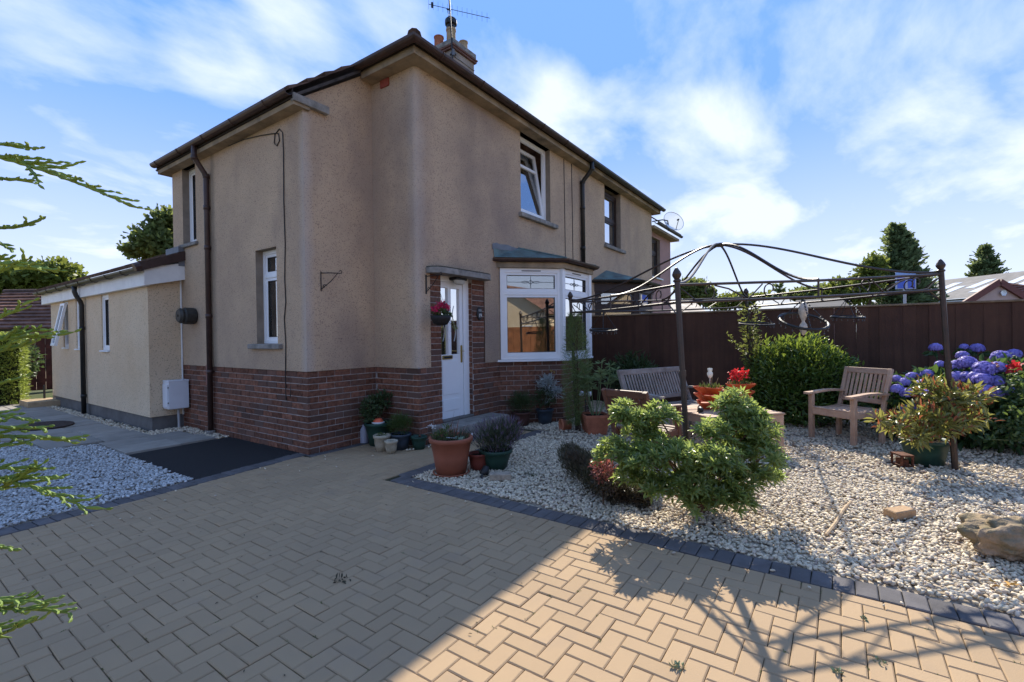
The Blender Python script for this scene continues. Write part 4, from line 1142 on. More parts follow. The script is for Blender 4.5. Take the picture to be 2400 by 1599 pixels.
gm = MB(); half_gutter(gm, [(x, y, 2.51) for x, y in noffs(.14)], .05); gm.build('bay_gutter', BLACK_PVC, nb)
ro = noffs(.13); rb = MB()
V_ = [(ro[0][0], ro[0][1], 2.53), (ro[1][0], ro[1][1], 2.53), (ro[2][0], ro[2][1], 2.53), (ro[3][0], ro[3][1], 2.53), (9.85, YF-.01, 2.80), (11.0, YF-.01, 2.80), (9.1, YF-.01, 2.68), (11.7, YF-.01, 2.68)]
rb.add(V_, [(0, 1, 4, 6), (1, 2, 5, 4), (2, 3, 7, 5)]); rb.build('bay_roof', COPPER, nb)
ng = MB(); half_gutter(ng, [(PARTY, 4.0, 4.815), (XR+.26, 4.0, 4.815)], .06); ng.build('gutter', BLACK_PVC, nb)
MB().box(PARTY, 4.055, 4.775, XR+.2, 4.075, 4.87).build('fascia', MATS['dark_fascia'], nb)
nt_ = MB()
tiles_slope(nt_, (PARTY, 4.02, EZ), (XR+.25, 4.02, EZ), upF, slen, 15, trim1=cs_)
tiles_slope(nt_, (XR+.25, 4.02, EZ), (XR+.25, 11.58, EZ), Vector((-cs_, 0, SL*cs_)), slen, 15, trim0=cs_, trim1=cs_)
nt_.build('roof', TILE, nb)
# lower pink wing at the far end
pk = MB(); pr = MB()
PWN = (13.35, 14.15, 3.02, 4.16); YP = 4.40
panel(pk, (0, YP, 0), DX, YN, XR, 15.2, 0, 4.30, [PWN], pr, .1)
pk.add([(15.2, YP, 0), (15.2, 9, 0), (15.2, 9, 4.3), (15.2, YP, 4.3)], [(0, 1, 2, 3)])
pk.build('pink_wing_wall', RENDER_PINK, nb); pr.build('pink_wing_reveal', REVEAL, nb)
window(nb, (0, YP, 0), DX, YN, *PWN, .09, [('h', 3.75)], .06, BROWNFR, sill=(13.3, 14.3, .05, .05), sill_mat=UPVC_DIRTY)
pe = MB(); pe.box(XR-.02, YP-.22, 4.30, 15.42, YP+.05, 4.37); pe.build('pink_wing_soffit', SOFFIT, nb)
pg = MB(); half_gutter(pg, [(XR, YP-.27, 4.46), (15.5, YP-.27, 4.46)], .055); pg.build('pink_wing_gutter', BLACK_PVC, nb)
pt_ = MB(); tiles_slope(pt_, (XR-.0, YP-.26, 4.48), (15.45, YP-.26, 4.48), upF, 3.2, 10); pt_.build('pink_wing_roof', TILE, nb)
settle(nb, (PARTY, YF, 0))

# satellite dish on the neighbour's corner
sd = thing('satellite_dish', 'mesh satellite dish on bracket at the far corner of the house pair', 'satellite dish')
p0 = ONY(1495, 492, 4.2); p0 = Vector((XR-.02, 4.24, 4.47))
MB().tube([p0, p0+Vector((.1, -.25, .03)), p0+Vector((.42, -.3, .06)), p0+Vector((.47, -.3, -.02)), p0+Vector((.47, -.3, -.22))], .016, 6).build('bracket', BLACK, sd)
Mdish = Matrix.Rotation(math.radians(-42), 4, 'Z') @ Matrix.Rotation(math.radians(68), 4, 'X')
dc = p0+Vector((.62, -.36, .02))
MB().lathe([(.30*t, .10*t*t) for t in (.02, .3, .55, .8, 1.0)], dc, 24, Mdish).build('dish', glass_mat('dish_mesh', .08, (.86, .86, .84), .5), sd)
MB().tube([dc+Mdish @ Vector((.30*math.cos(t), .30*math.sin(t), .10)) for t in [2*math.pi*i/24 for i in range(25)]], .008, 5).build('rim', STEEL, sd)
arm_end = dc+Mdish @ Vector((0, -.1, .32))
MB().tube([dc+Mdish @ Vector((0, -.28, .09)), arm_end], .009, 5).tube([arm_end, arm_end+Mdish @ Vector((0, .02, -.06))], .022, 8).build('receiver_arm', BLACK, sd)
settle(sd, tuple(p0))

# television aerial on the chimney corner
ta = thing('television_aerial', 'tall thin television aerial mast strapped to the chimney stack', 'aerial')
mp = Vector((8.36, 7.37, 7.55))
MB().tube([mp, mp+Vector((-.12, .05, 2.6))], .018, 6).build('mast', BLACK, ta)
MB().bar(mp+Vector((0, 0, .12)), mp+Vector((.06, .06, .12)), .14, .03).build('strap', LEAD, ta)
bm = MB().bar(mp+Vector((0, 0, .42)), mp+Vector((.06, .06, .42)), .14, .03); bm.tube([mp+Vector((0, 0, .36)), mp+Vector((0, 0, .5))], .035, 8)
bm.build('strap', LEAD, ta)
yg = MB(); c0 = ONX(985, 10, 8.3); c1 = c0+(ONX(1125, 42, 8.75)-c0)
yg.tube([c0, c1], .007, 5)
for k in range(13):
    q = c0+(c1-c0)*(k/12.5); yg.tube([q+Vector((.0, .0, -.11)), q+Vector((0, 0, .11))], .0035, 4)
q = c0+(c1-c0)*.06; yg.box(q.x-.02, q.y-.02, q.z-.06, q.x+.02, q.y+.02, q.z+.06); yg.build('yagi_boom', BLACK, ta)
q = ONX(1029, 22, 8.45); MB().tube([q, Vector((q.x+.03, q.y-.02, 8.83))], .008, 5).bar(q+Vector((-.03, 0, 0)), q+Vector((.03, 0, 0)), .03, .02).build('stub_mast', BLACK, ta)
settle(ta, tuple(mp))

# ------------------------------------------------------------------ boundary fence between the gardens
FX = 8.95
fence = thing('garden_fence', 'tall dark brown close-board fence behind the garden furniture', 'fence')
BM_ = MB().box(-.011, -.0725, 0, .011, .0725, 1.72, None, .003)
me = bpy.data.meshes.new('fence_board'); me.from_pydata(BM_.v, [], BM_.f); me.materials.append(FENCE)
y = 4.2; k = 0
while y > -4.6:
    o = bpy.data.objects.new('fence_board', me); o.location = (FX+(.004 if k % 2 else -.003)+random.gauss(0, .0015), y, .02); o.rotation_euler = (random.gauss(0, .003), 0, random.gauss(0, .012))
    link(o, fence); y -= .140; k += 1
MB().box(FX-.035, -4.7, 1.735, FX+.035, 4.26, 1.765, None, .006).build('fence_cap', FENCECAP, fence)
MB().box(FX+.02, -4.7, 1.5, FX+.06, 4.26, 1.58).box(FX+.02, -4.7, .3, FX+.06, 4.26, .38).build('rail', FENCE, fence)
settle(fence, (FX, 0, 0))

# ------------------------------------------------------------------ gazebo
gz_ = thing('gazebo', 'open wrought iron gazebo frame with domed ribs over the garden table', 'gazebo')
TH = 0.81754
gcx, gcy, ga, gb = 6.102, 1.070, 1.380, 1.435
lean = Vector((.025, .096, 0))
corner = {}
for nme, (u, v), zt in (('FL', (-ga, gb), 1.782), ('FR', (-ga, -gb), 1.917), ('BR', (ga, -gb), 1.914), ('BL', (ga, gb), 1.836)):
    x = gcx+math.cos(TH)*u-math.sin(TH)*v; y = gcy+math.sin(TH)*u+math.cos(TH)*v
    corner[nme] = (Vector((x, y, 0)), Vector((x, y, zt))+lean)
RG = .150
for nme, (b, t) in corner.items():
    d = (t-b).normalized()
    p = MB(); p.tube([b-Vector((0, 0, .02)), t+d*.03], .024, 8); p.tube([b-Vector((0, 0, .02)), b+d*.7], .027, 8); p.tube([b+d*1.0, b+d*1.05], .030, 8)
    P_ = p.build('post', IRON, gz_)
    M = d.to_track_quat('Z', 'Y').to_matrix().to_4x4()
    MB().lathe([(.021, .02), (.034, .03), (.034, .04), (.022, .05), (.036, .075), (.040, .09), (.030, .115), (.012, .145), (.001, .152)], t, 10, M).build('finial', IRON, P_)
order = ['FL', 'FR', 'BR', 'BL']
capex = Vector((gcx, gcy, 2.43))+lean*1.2
def spiral(mb, c, ux, uz, r, a0, a1, r1=.35, rad=.006, n=16):
    pts = []
    for i in range(n+1):
        t = i/n; a = a0+(a1-a0)*t; rr = r*(1-(1-r1)*t)
        pts.append(c+ux*(rr*math.cos(a))+uz*(rr*math.sin(a)))
    mb.tube(pts, rad, 5)
UZ = Vector((0, 0, 1))
for i in range(4):
    A, B = corner[order[i]][1], corner[order[(i+1) % 4]][1]
    d = (B-A).normalized(); L = (B-A).length
    drop = Vector((0, 0, -RG))
    MB().tube([A, (A+B)/2+Vector((0, 0, -.012)), B], .012, 8).build('top_rail', IRON, gz_)
    MB().tube([A+drop, (A+B)/2+drop+Vector((0, 0, -.012)), B+drop], .012, 8).build('lower_rail', IRON, gz_)
    m = (A+B)/2
    MB().tube([m+Vector((0, 0, -.01)), m+drop+Vector((0, 0, -.01))], .009, 6).build('mid_bar', IRON, gz_)
    for (P0, dd) in ((A, d), (B, -d)):
        sc = MB()
        spiral(sc, P0+dd*.30+drop*.47, dd, UZ, .066, -1.0, 4.2)
        spiral(sc, P0+dd*.92+drop*.47, dd, UZ, .068, 4.1, -1.1)
        sc.tube([P0+dd*.04+drop*.25, P0+dd*.17+drop*.9, P0+dd*.25+drop*.98], .0065, 5)
        sc.tube([P0+dd*.36+drop*.12, P0+dd*.5+drop*.35, P0+dd*.66+drop*.9], .0075, 5)
        sc.tube([P0+dd*.70+drop*.98, P0+dd*.78+drop*.5, P0+dd*.84+drop*.15], .0065, 5)
        sc.build('scroll', IRON, gz_)
        MB().tube([P0+drop+dd*.16, P0+drop+Vector((0, 0, -.10))+dd*.012], .006, 5).build('corner_brace', IRON, gz_)
def rib(P0, rad=.0125):
    pts = []
    for k in range(25):
        t = k/24; s = 3*t*t-2*t**3
        q = P0.lerp(capex, t); q.z = P0.z+(capex.z-P0.z)*s+.0*t
        pts.append(q)
    return MB().tube(pts, rad, 7)
for i in range(4):
    A, B = corner[order[i]][1], corner[order[(i+1) % 4]][1]
    rib(A+Vector((0, 0, .02))).build('dome_rib', IRON, gz_)
    rib((A+B)/2).build('dome_rib', IRON, gz_)
MB().lathe([(.0, -.02), (.045, -.02), (.05, 0), (.045, .02), (.0, .025)], capex, 12).build('crown_hub', IRON, gz_)
settle(gz_, (gcx, gcy, 0))

# ------------------------------------------------------------------ furniture
def local(loc, ang):
    return Matrix.Translation(loc) @ Matrix.Rotation(ang, 4, 'Z')

def slatted_seat(name, label, cat, loc, ang, W, m, m_legs, nsl, H=.88, D=.52, seat_z=.40, lean=.16, seat_slats=6, armz=.60, solid=False):
    """chair or bench: local +x = the way it faces, y = width, origin on the ground below the seat centre"""
    root = thing(name, label, cat, None, loc, ang)
    xb, xf = -D/2, D/2
    for s in (-1, 1):
        y = s*(W/2-.025)
        MB().bar((xf-.03, y, 0), (xf-.03, y, armz-.02), .055, .055, (1, 0, 0), .006).build('leg', m_legs, root)
        MB().bar((xb+.04, y, 0), (xb+.02, y, seat_z), .05, .06, (1, 0, 0), .006).bar((xb+.02, y, seat_z-.01), (xb-lean, y, H), .045, .05, (1, 0, 0), .006).build('leg', m_legs, root)
        a = MB(); n = 7
        for k in range(n-1):
            x0, x1 = xb-lean*.42+(xf+.06-xb+lean*.42)*k/(n-1), xb-lean*.42+(xf+.06-xb+lean*.42)*(k+1)/(n-1)
            z = lambda x: armz+.012*math.sin((x-xb)*7)
            a.bar((x0, y, z(x0)), (x1+.004, y, z(x1)), .075, .026, (0, 0, 1))
        a.build('armrest', m, root)
        MB().bar((xb+.03, y, seat_z-.05), (xf-.03, y, seat_z-.035), .03, .07, (0, 0, 1), .004).build('side_rail', m, root)
    MB().bar((xf-.03, -W/2+.05, seat_z-.04), (xf-.03, W/2-.05, seat_z-.04), .03, .075, (0, 0, 1), .004).build('front_rail', m, root)
    for k in range(seat_slats):
        t = (k+.5)/seat_slats; x = xf-.01-(D-.03)*t
        z = seat_z+.012-.02*math.sin(t*math.pi)
        MB().bar((x, -W/2+.02, z), (x, W/2-.02, z), (D-.03)/seat_slats-.008, .02, (0, 0, 1), .004).build('seat_slat', m, root)
    bx = lambda z: xb+.02-(lean+.02)*(z-seat_z)/(H-seat_z)
    def bz(z): return Vector((bx(z), 0, z))
    wtop = W/2-.05
    MB().bar(bz(H-.035)+Vector((0, -wtop, 0)), bz(H-.035)+Vector((0, wtop, 0)), .03, .075, (-.25, 0, 1), .006).build('top_rail', m, root)
    lo = seat_z+.10
    MB().bar(bz(lo)+Vector((0, -wtop, 0)), bz(lo)+Vector((0, wtop, 0)), .03, .06, (-.25, 0, 1), .006).build('lower_rail', m, root)
    for k in range(nsl):
        y = -wtop+2*wtop*(k+.5)/nsl
        MB().bar(bz(lo+.02)+Vector((0, y, 0)), bz(H-.06)+Vector((0, y, 0)), 2*wtop/nsl*(.62 if not solid else .82), .014, (1, 0, 0), .003).build('back_slat', m, root)
    return root
# bench at the back: left end of its back at (5.99,2.42), runs to the right, faces the table
bd = Vector((.911, -.412, 0)); bf = Vector((-.412, -.911, 0))
bc = Vector((5.99, 2.42, 0))+bd*.62+bf*.40
slatted_seat('garden_bench', 'silver-grey slatted teak bench in front of the fence under the gazebo', 'bench', (bc.x, bc.y, 0), math.atan2(bf.y, bf.x), 1.26, TEAK_GREY, TEAK_GREY, 22, .885, .52, .40, .17)
# sunlit chair
cl = Vector((7.15, .29, 0)); cr_ = Vector((6.85, -.12, 0)); cb2 = Vector((7.6, -.03, 0))
fdir = (cl-cb2).normalized(); ctr = (cl+cr_)/2-fdir*.25
slatted_seat('garden_chair', 'weathered teak armchair facing the table beside the blue hydrangea', 'chair', (ctr.x, ctr.y, 0), math.atan2(fdir.y, fdir.x), .58, TEAK_WARM, TEAK_WARM, 9, .90, .56, .40, .13)
# dark chair seen from behind
cpos = DEP(1432, 900, 5.0)
slatted_seat('garden_chair', 'dark brown oiled wooden chair with its back to the front door', 'chair', (4.95, 1.70, 0), math.radians(-11.6), .53, TEAK_DARK, TEAK_DARK, 7, .80, .52, .36, .17, solid=True)
# low table
tb = thing('garden_table', 'low wooden garden table carrying the orange planters', 'table', None, (5.95, 1.12, 0), math.radians(-42))
TBH = .47
for k in range(7):
    MB().box(-.48, -.40+k*.115, TBH-.022, .48, -.40+k*.115+.105, TBH, None, .004).build('top_slat', TEAK_WARM, tb)
for sx in (-1, 1):
    for sy in (-1, 1): MB().box(sx*.44-.03, sy*.36-.03, 0, sx*.44+.03, sy*.36+.03, TBH-.023, None, .004).build('leg', TEAK_WARM, tb)
    MB().box(-.42, sx*.38-.012, TBH-.10, .42, sx*.38+.012, TBH-.024).build('apron', TEAK_WARM, tb)
    MB().box(sx*.46-.012, -.36, TBH-.10, sx*.46+.012, .36, TBH-.024).build('apron', TEAK_WARM, tb)

# stacking strawberry planters on the table: three-lobed cups
def cup_ring(mb, c, R, h, rot, lobes=3):
    n = 36; vs, fs = [], []
    def prof(t, top):
        a = 2*math.pi*t+rot; w = .5+.5*math.cos(lobes*(a-rot))
        r = R*(.55+.45*w**.6) if top else R*(.42+.12*w)
        return c+Vector((r*math.cos(a), r*math.sin(a), h if top else 0))
    rows = [(1, 1.0, 0), (1, 1.045, .0), (1, 1.045, -.012), (0, 1.0, 0)]
    for (top, k, dz) in rows:
        for i in range(n):
            p = prof(i/n, top); vs.append(c+Vector(((p.x-c.x)*k, (p.y-c.y)*k, p.z-c.z+dz)))
    for i in range(n): vs.append(c+Vector(((vs[i][0]-c.x)*.92, (vs[i][1]-c.y)*.92, h-.03)))
    for r in range(3):
        for i in range(n): fs.append((r*n+i, r*n+(i+1) % n, (r+1)*n+(i+1) % n, (r+1)*n+i))
    for i in range(n): fs.append((i, 4*n+i, 4*n+(i+1) % n, (i+1) % n))
    mb.add(vs, fs); mb.add([v for v in vs[4*n:]], [tuple(range(n))])
def planter(label, loc, tiers, rot, plant):
    t = thing('stacking_planter', label, 'planter', 'orange stacking planters', loc, rot)
    for k in range(tiers):
        m = MB(); cup_ring(m, Vector((0, 0, k*.088)), .195-.004*k, .088, .5*k+.2); m.build('planter_tier', ORANGE, t)
    n = 60; a = RNG.random(n)*6.28; r = .03+.10*RNG.random(n)
    P = np.stack([r*np.cos(a), r*np.sin(a), np.full(n, tiers*.088-.02)], 1)
    leaves('foliage', P, rdir(n, 1.6, .5), .03+.05*RNG.random(n), .02, L_POT, t)
    return t
tz = TBH
pA = DEP(1632, 935, 5.62); pB = DEP(1698, 925, 5.95)
PA = planter('orange three-tier plastic stacking planter with a glass solar lamp in it', (pA.x, pA.y, tz), 3, .6, 0)
PB = planter('orange plastic stacking planter with bright red geraniums on the table', (pB.x, pB.y, tz+.0), 3, 1.5, 1)
def flowers(name, label, c, n, R, m, parent, pr=.022):
    P = np.array(c)+RNG.normal(size=(n, 3))*R*.5
    d = unit(P-np.array(c)+np.array([0, 0, .01]))
    return leaves(name, P, d+.4*RNG.normal(size=(n, 3)), pr, pr*1.1, m, parent, QUAD)
for (dx_, dy_, dz_) in ((.02, .03, .37), (-.05, -.02, .38), (.06, -.05, .35)):
    flowers('flower_head', '', (dx_, dy_, dz_), 70, .055, L_REDFL, PB)
MB().tube([(0, 0, .26), (.02, .03, .36)], .004, 5).tube([(0, 0, .26), (-.05, -.02, .37)], .004, 5).build('stem', L_POT, PB)
sl_ = thing('solar_lamp', 'small glass solar lamp on a stake stuck in the orange planter', 'lamp', None, (pA.x, pA.y, tz+.24))
MB().tube([(0, 0, 0), (0, 0, .13)], .009, 6).build('stake', STEEL, sl_)
MB().lathe([(.008, .12), (.022, .135), (.032, .16), (.032, .185), (.02, .2), (.026, .215), (.028, .24), (.0, .243)], (0, 0, 0), 14).build('glass_shade', mat('frosted_glass', (.75, .75, .72), .15, var=.05, spec=.6, trans=.4), sl_, True)
tw = MB()
for k in range(5):
    a = k*1.4; tw.tube([(.05*math.cos(a), .05*math.sin(a), .0), (.09*math.cos(a), .09*math.sin(a), .06+.02*k)], .004, 4)
tw.build('dry_twig', mat('dry_stem', (.28, .2, .11), .9, var=.2), PA).location = (0, 0, .25)
# small black dog ornament on the table edge
dg = DEP(1610, 944, 5.35)
do = thing('dog_ornament', 'small black ornament lying on the table beside the orange planter', 'ornament', None, (dg.x, dg.y, tz), .4)
MB().tube([(-.06, 0, .03), (-.02, 0, .035), (.03, 0, .035), (.06, 0, .045), (.09, 0, .06)], [.015, .03, .03, .026, .012], 8).build('body', BLACK, do, True)
MB().tube([(.03, .02, .02), (.045, .025, 0)], .009, 6).tube([(-.05, .02, .02), (-.06, .03, 0)], .009, 6).tube([(.03, -.02, .02), (.05, -.03, 0)], .009, 6).build('feet', BLACK, do)

# ------------------------------------------------------------------ hanging bead rings
def bead_ring(label, c, R, hang, tiltx=.10, drop=.034):
    t = thing('hanging_ring', label, 'hanging ring', 'black iron rings hung from the gazebo', c)
    M = Matrix.Rotation(tiltx, 4, Vector((CR[0], CR[1], 0)).normalized())
    q = lambda a, r=R, z=0: M @ Vector((r*math.cos(a), r*math.sin(a), z))
    MB().tube([q(2*math.pi*i/32) for i in range(33)], .012, 6).build('ring', BLACK, t)
    h = Vector(hang)-Vector(c)
    ch = MB()
    for k in range(4):
        a = k*math.pi/2+.4; p = q(a)
        for j in range(10): ch.tube([p.lerp(h, j/10), p.lerp(h, (j+.7)/10)], .005, 4)
    ch.build('chain', BLACK, t)
    bd_ = MB()
    for k in range(18):
        a = 2*math.pi*k/18; p = q(a)
        L = drop*(.7+.6*random.random())
        bd_.tube([p, p+Vector((0, 0, -L))], .002, 4); bd_.lathe([(.0, -.009), (.007, 0), (.0, .009)], p+Vector((0, 0, -L)), 6)
    tag(bd_.build('bead_fringe', mat('dark_bead', (.12, .12, .12), .3, metal=.6, var=.2), t), kind='stuff')
    return t
def railpt(a, b, t, lower=True):
    A, B = corner[a][1], corner[b][1]
    return A.lerp(B, t)+Vector((0, 0, -RG if lower else 0))
h1 = railpt('BL', 'FL', .42); bead_ring('black iron bead ring hanging nearest the bay window', (h1.x, h1.y, 1.42), .155, h1)
h2 = railpt('BR', 'BL', .06); h2 = DEP(1738, 715, 6.6); bead_ring('black iron bead ring hanging beside the climber on the rear post', (h2.x, h2.y, 1.49), .22, (h2.x, h2.y, 1.72))
h4 = railpt('BR', 'FR', .63); bead_ring('black iron bead ring hanging over the teak armchair', (h4.x, h4.y, 1.54), .165, h4)
h3 = DEP(1846, 740, 3.95); r3 = bead_ring('large tilted black iron ring with a glass drop hung above the leafy bush', (h3.x, h3.y, 1.455), .18, (h3.x, h3.y, 1.64), math.radians(24))
gd = MB(); gd.lathe([(.0, .16), (.02, .15), (.034, .11), (.036, .07), (.024, .03), (.01, 0), (.028, -.03), (.032, -.06), (.02, -.1), (.0, -.12)], (0, 0, 0), 14)
gd.build('glass_drop', mat('pearl_glass', (.55, .50, .43), .2, var=.2, vscale=30, spec=.6, trans=.3), r3, True)

# ------------------------------------------------------------------ pots
def pot(name, label, cat, loc, r_top, r_bot, h, m, rim=.02, square=False, lip=1.06, group=None, soil=.03, rz=0.0):
    t = thing(name, label, cat, group, loc, rz)
    if square:
        k = math.sqrt(2); n = 4; M = Matrix.Rotation(math.pi/4, 4, 'Z')
        prof = [(r_bot*k, 0), (r_top*k, h-rim*2), (r_top*k*1.03, h-rim*2), (r_top*k*1.03, h), (r_top*k*.92, h), (r_top*k*.9, h-.06)]
    else:
        n = 28; M = None
        prof = [(r_bot*.2, 0), (r_bot, 0), (r_bot+(r_top-r_bot)*.5, h*.5), (r_top*.985, h-rim*2.2), (r_top*lip, h-rim*2), (r_top*lip*1.01, h-rim*.4), (r_top*lip*.985, h), (r_top*.93, h-.002), (r_top*.9, h-.06)]
    MB().lathe(prof, (0, 0, 0), n, M).build('pot_body', m, t, not square)
    s = MB().lathe([(.001, h-soil+.012), (r_top*.5, h-soil+.008), (r_top*.93*(math.sqrt(2) if square else 1), h-soil)], (0, 0, 0), n, M)
    s.build('soil', SOIL, t)
    return t
def tuft(name, parent, n, R, z0, hmin, hmax, m, w=.006, up=1.3, tpl=BLADE, wl=None, sp=.55):
    a = RNG.random(n)*6.283; r = R*np.sqrt(RNG.random(n))
    P = np.stack([r*np.cos(a), r*np.sin(a), np.full(n, z0)], 1)
    d = np.stack([np.cos(a)*r/R*sp, np.sin(a)*r/R*sp, np.full(n, up)], 1)+RNG.normal(size=(n, 3))*.22
    return leaves(name, P, d, hmin+(hmax-hmin)*RNG.random(n), w, m, parent, tpl)
def bush(name, parent, lobes, n, L, W, m, tpl=LEAF, out=1.0, up=.35, shell=.5, kind=None):
    P, d = in_lobes(lobes, n, shell)
    Y = d*out+RNG.normal(size=(n, 3))*.6; Y[:, 2] += up
    return leaves(name, P, Y, L*(.7+.6*RNG.random(n)), W*(.8+.4*RNG.random(n)), m, parent, tpl, d*1.0+RNG.normal(size=(n, 3))*.5+np.array([0, 0, .6]), kind)

# big terracotta pot at the corner of the gravel
g = G(1037, 1088)
P1 = pot('terracotta_pot', 'large round terracotta plastic pot at the corner of the gravel bed', 'plant pot', (g.x, g.y, 0), .205, .145, .37, TERRA, .022)
MB().lathe([(.165, .0), (.185, .025), (.17, .03)], (0, 0, -.004), 24).build('saucer', TERRA, P1)
tuft('foliage', P1, 240, .17, .33, .05, .15, L_LAV, .008, sp=.9); bush('foliage', P1, [(-.1, .04, .38, .08, .08, .06), (.02, .08, .41, .05, .05, .07)], 160, .035, .018, L_POT)
tuft('dry_stems', P1, 22, .12, .33, .14, .30, mat('reddish_stem', (.20, .075, .05), .9, var=.3), .007, 1.6)
fl_ = MB()
for k in range(26): 
    p = Vector((-.14+.09*random.random(), .12+.08*random.random(), .44+.05*random.random())); fl_.lathe([(.0, -.005), (.006, 0), (0, .005)], p, 5)
fl_.build('white_bloom', mat('white_petal', (.7, .7, .68), .8, var=.1), P1)
MB().box(.035, -.125, .345, .055, -.12, .425, Matrix.Rotation(.35, 4, 'Y')).build('plant_label', UPVC, P1)
MB().tube([(-.12, -.05, .385), (.01, -.14, .36)], .005, 5).build('cane', STEEL, P1)
MB().lathe([(.04, .33), (.045, .38), (.04, .38)], (.0, -.12, 0), 12).build('small_cup', mat('pale_green_cup', (.25, .38, .28), .5, var=.05), P1)
# small red pot hiding behind it, brick and black spot lamp
g = G(1090, 1080); pot('terracotta_pot', 'small dark red pot wedged behind the large terracotta pot', 'plant pot', (g.x+.04, g.y-.02, 0), .10, .075, .17, mat('dark_red_pot', (.2, .045, .03), .6, var=.15), .012)
# lavender in green pot
g = G(1133, 1078)
P2 = pot('lavender_pot', 'dark green pot of faded lavender standing on the white gravel', 'plant pot', (g.x+.05, g.y, 0), .165, .11, .20, GREENPOT, .016)
P, d = in_lobes([(0, 0, .30, .24, .24, .17), (.12, -.06, .34, .16, .16, .14)], 2600, .2)
leaves('foliage', P, d*.8+np.array([0, 0, .9])+RNG.normal(size=P.shape)*.25, .06+.05*RNG.random(len(P)), .0045, L_LAV, P2, BLADE)
P, d = in_lobes([(0, 0, .34, .27, .27, .18), (.12, -.06, .38, .18, .18, .15)], 650, .8)
FSP = leaves('lavender_flowers', P, d*.5+np.array([0, 0, 1.0])+RNG.normal(size=P.shape)*.2, .045, .009, L_LAVFL, P2, BLADE); FSP['kind'] = 'stuff'
g = G(1147, 1106); o = MB().box(-.10, -.05, 0, .10, .05, .06, None, .006).build('loose_brick', mat('buff_brick', (.36, .29, .22), .95, var=.2, vscale=20, bump=.3)); o.location = (g.x+.02, g.y, .012); o.rotation_euler = (0, 0, -.95)
tag(o, 'pale buff brick lying on the gravel in front of the lavender pot', 'brick')
g = G(1110, 1098); sl2 = thing('spot_lamp', 'black garden spot lamp on a spike beside the pale brick', 'lamp', None, (g.x, g.y, 0))
MB().lathe([(.0, .12), (.03, .11), (.042, .06), (.045, .03), (.035, .028), (.03, .05)], (0, 0, 0), 14, Matrix.Rotation(.5, 4, 'Y')).build('lamp_head', BLACK, sl2, True)
MB().bar((0, 0, .06), (-.07, -.03, .0), .02, .008).build('spike', BLACK, sl2)

# pots in the corner between wing and front
g = G(862, 1022)
P3 = pot('green_tub', 'large green plastic tub in the house corner with an orange lid on it', 'plant pot', (g.x+.03, g.y-.03, 0), .165, .11, .29, GREENPOT, .02)
bush('foliage', P3, [(-.05, .05, .48, .16, .13, .13), (.1, .02, .55, .12, .12, .12), (-.12, .02, .40, .09, .09, .09)], 900, .05, .022, L_DIM)
st = MB()
for k in range(7): st.tube([(0, 0, .26), (random.gauss(0, .06), random.gauss(0, .06), .5)], .005, 5)
st.build('stem', BARK, P3)
tp = thing('float_lid', 'round orange and white lid lying on the green tub', 'lid', None, (g.x-.02, g.y-.09, .29))
MB().lathe([(.065, 0), (.062, .03), (.04, .055), (0, .06)], (0, 0, 0), 18).build('dome', mat('orange_lid', (.75, .13, .06), .5, var=.1, vscale=12), tp, True)
MB().lathe([(.075, -.002), (.078, .012), (.066, .016)], (0, 0, 0), 18).build('rim', UPVC, tp)
g = G(829, 1018)
jg = thing('water_jug', 'translucent white plastic jug beside the green tub against the bricks', 'jug', None, (g.x+.03, g.y-.03, 0), .5)
JUG = mat('milky_plastic', (.52, .52, .60), .4, var=.04, spec=.4, trans=.3)
MB().lathe([(.052, 0), (.056, .02), (.056, .15), (.05, .18), (.022, .215), (.02, .225), (.02, .235), (.0, .236)], (0, 0, 0), 16).build('body', JUG, jg, True)
MB().tube([(.03, 0, .215), (.062, 0, .20), (.064, 0, .16), (.05, 0, .14)], .009, 6).build('handle', JUG, jg, True)
def beehive(label, gx, r, h):
    t = thing('cream_pot', label, 'plant pot', None, (gx.x, gx.y, 0))
    prof = [(r*.1, 0), (r*.66, 0), (r*.74, h*.25), (r*.80, h*.27), (r*.80, h*.33), (r*.84, h*.36), (r*.84, h*.42), (r*.88, h*.45), (r*.93, h*.8), (r*1.04, h*.83), (r*1.06, h*.97), (r*.98, h), (r*.88, h), (r*.85, h*.75)]
    MB().lathe(prof, (0, 0, 0), 24).build('pot_body', CREAM, t, True)
    MB().lathe([(.001, h*.86), (r*.9, h*.83)], (0, 0, 0), 24).build('soil', SOIL, t)
    return t
c1_ = beehive('larger ribbed cream pot in front of the green tub', G(878, 1036), .098, .195)
c2_ = beehive('smaller cream pot standing foremost of the pots by the wall', G(899, 1042), .075, .155)
bush('foliage', c1_, [(0, 0, .19, .05, .05, .02)], 40, .03, .015, L_POT)
g = G(918, 1032); P4 = pot('slate_pot', 'slate blue pot with wispy green plant behind the cream pots', 'plant pot', (g.x+.02, g.y, 0), .125, .09, .19, BLUEPOT, .014)
P, d = in_lobes([(0, 0, .30, .15, .15, .13)], 1100, .1); leaves('foliage', P, d+np.array([0, 0, .8])+RNG.normal(size=P.shape)*.3, .06, .006, L_POT, P4, BLADE)
g = G(963, 1031); P5 = pot('green_pot', 'small empty dark green pot next to white pebbles by the wall', 'plant pot', (g.x, g.y, 0), .095, .07, .155, GREENPOT, .012)
g = G(946, 1012); P6 = pot('dark_pot', 'dark grey bowl-shaped pot pushed against the brick base', 'plant pot', (g.x, g.y, 0), .12, .08, .17, DARKPOT, .014)
tuft('foliage', P6, 60, .09, .14, .05, .14, L_DIM, .01)
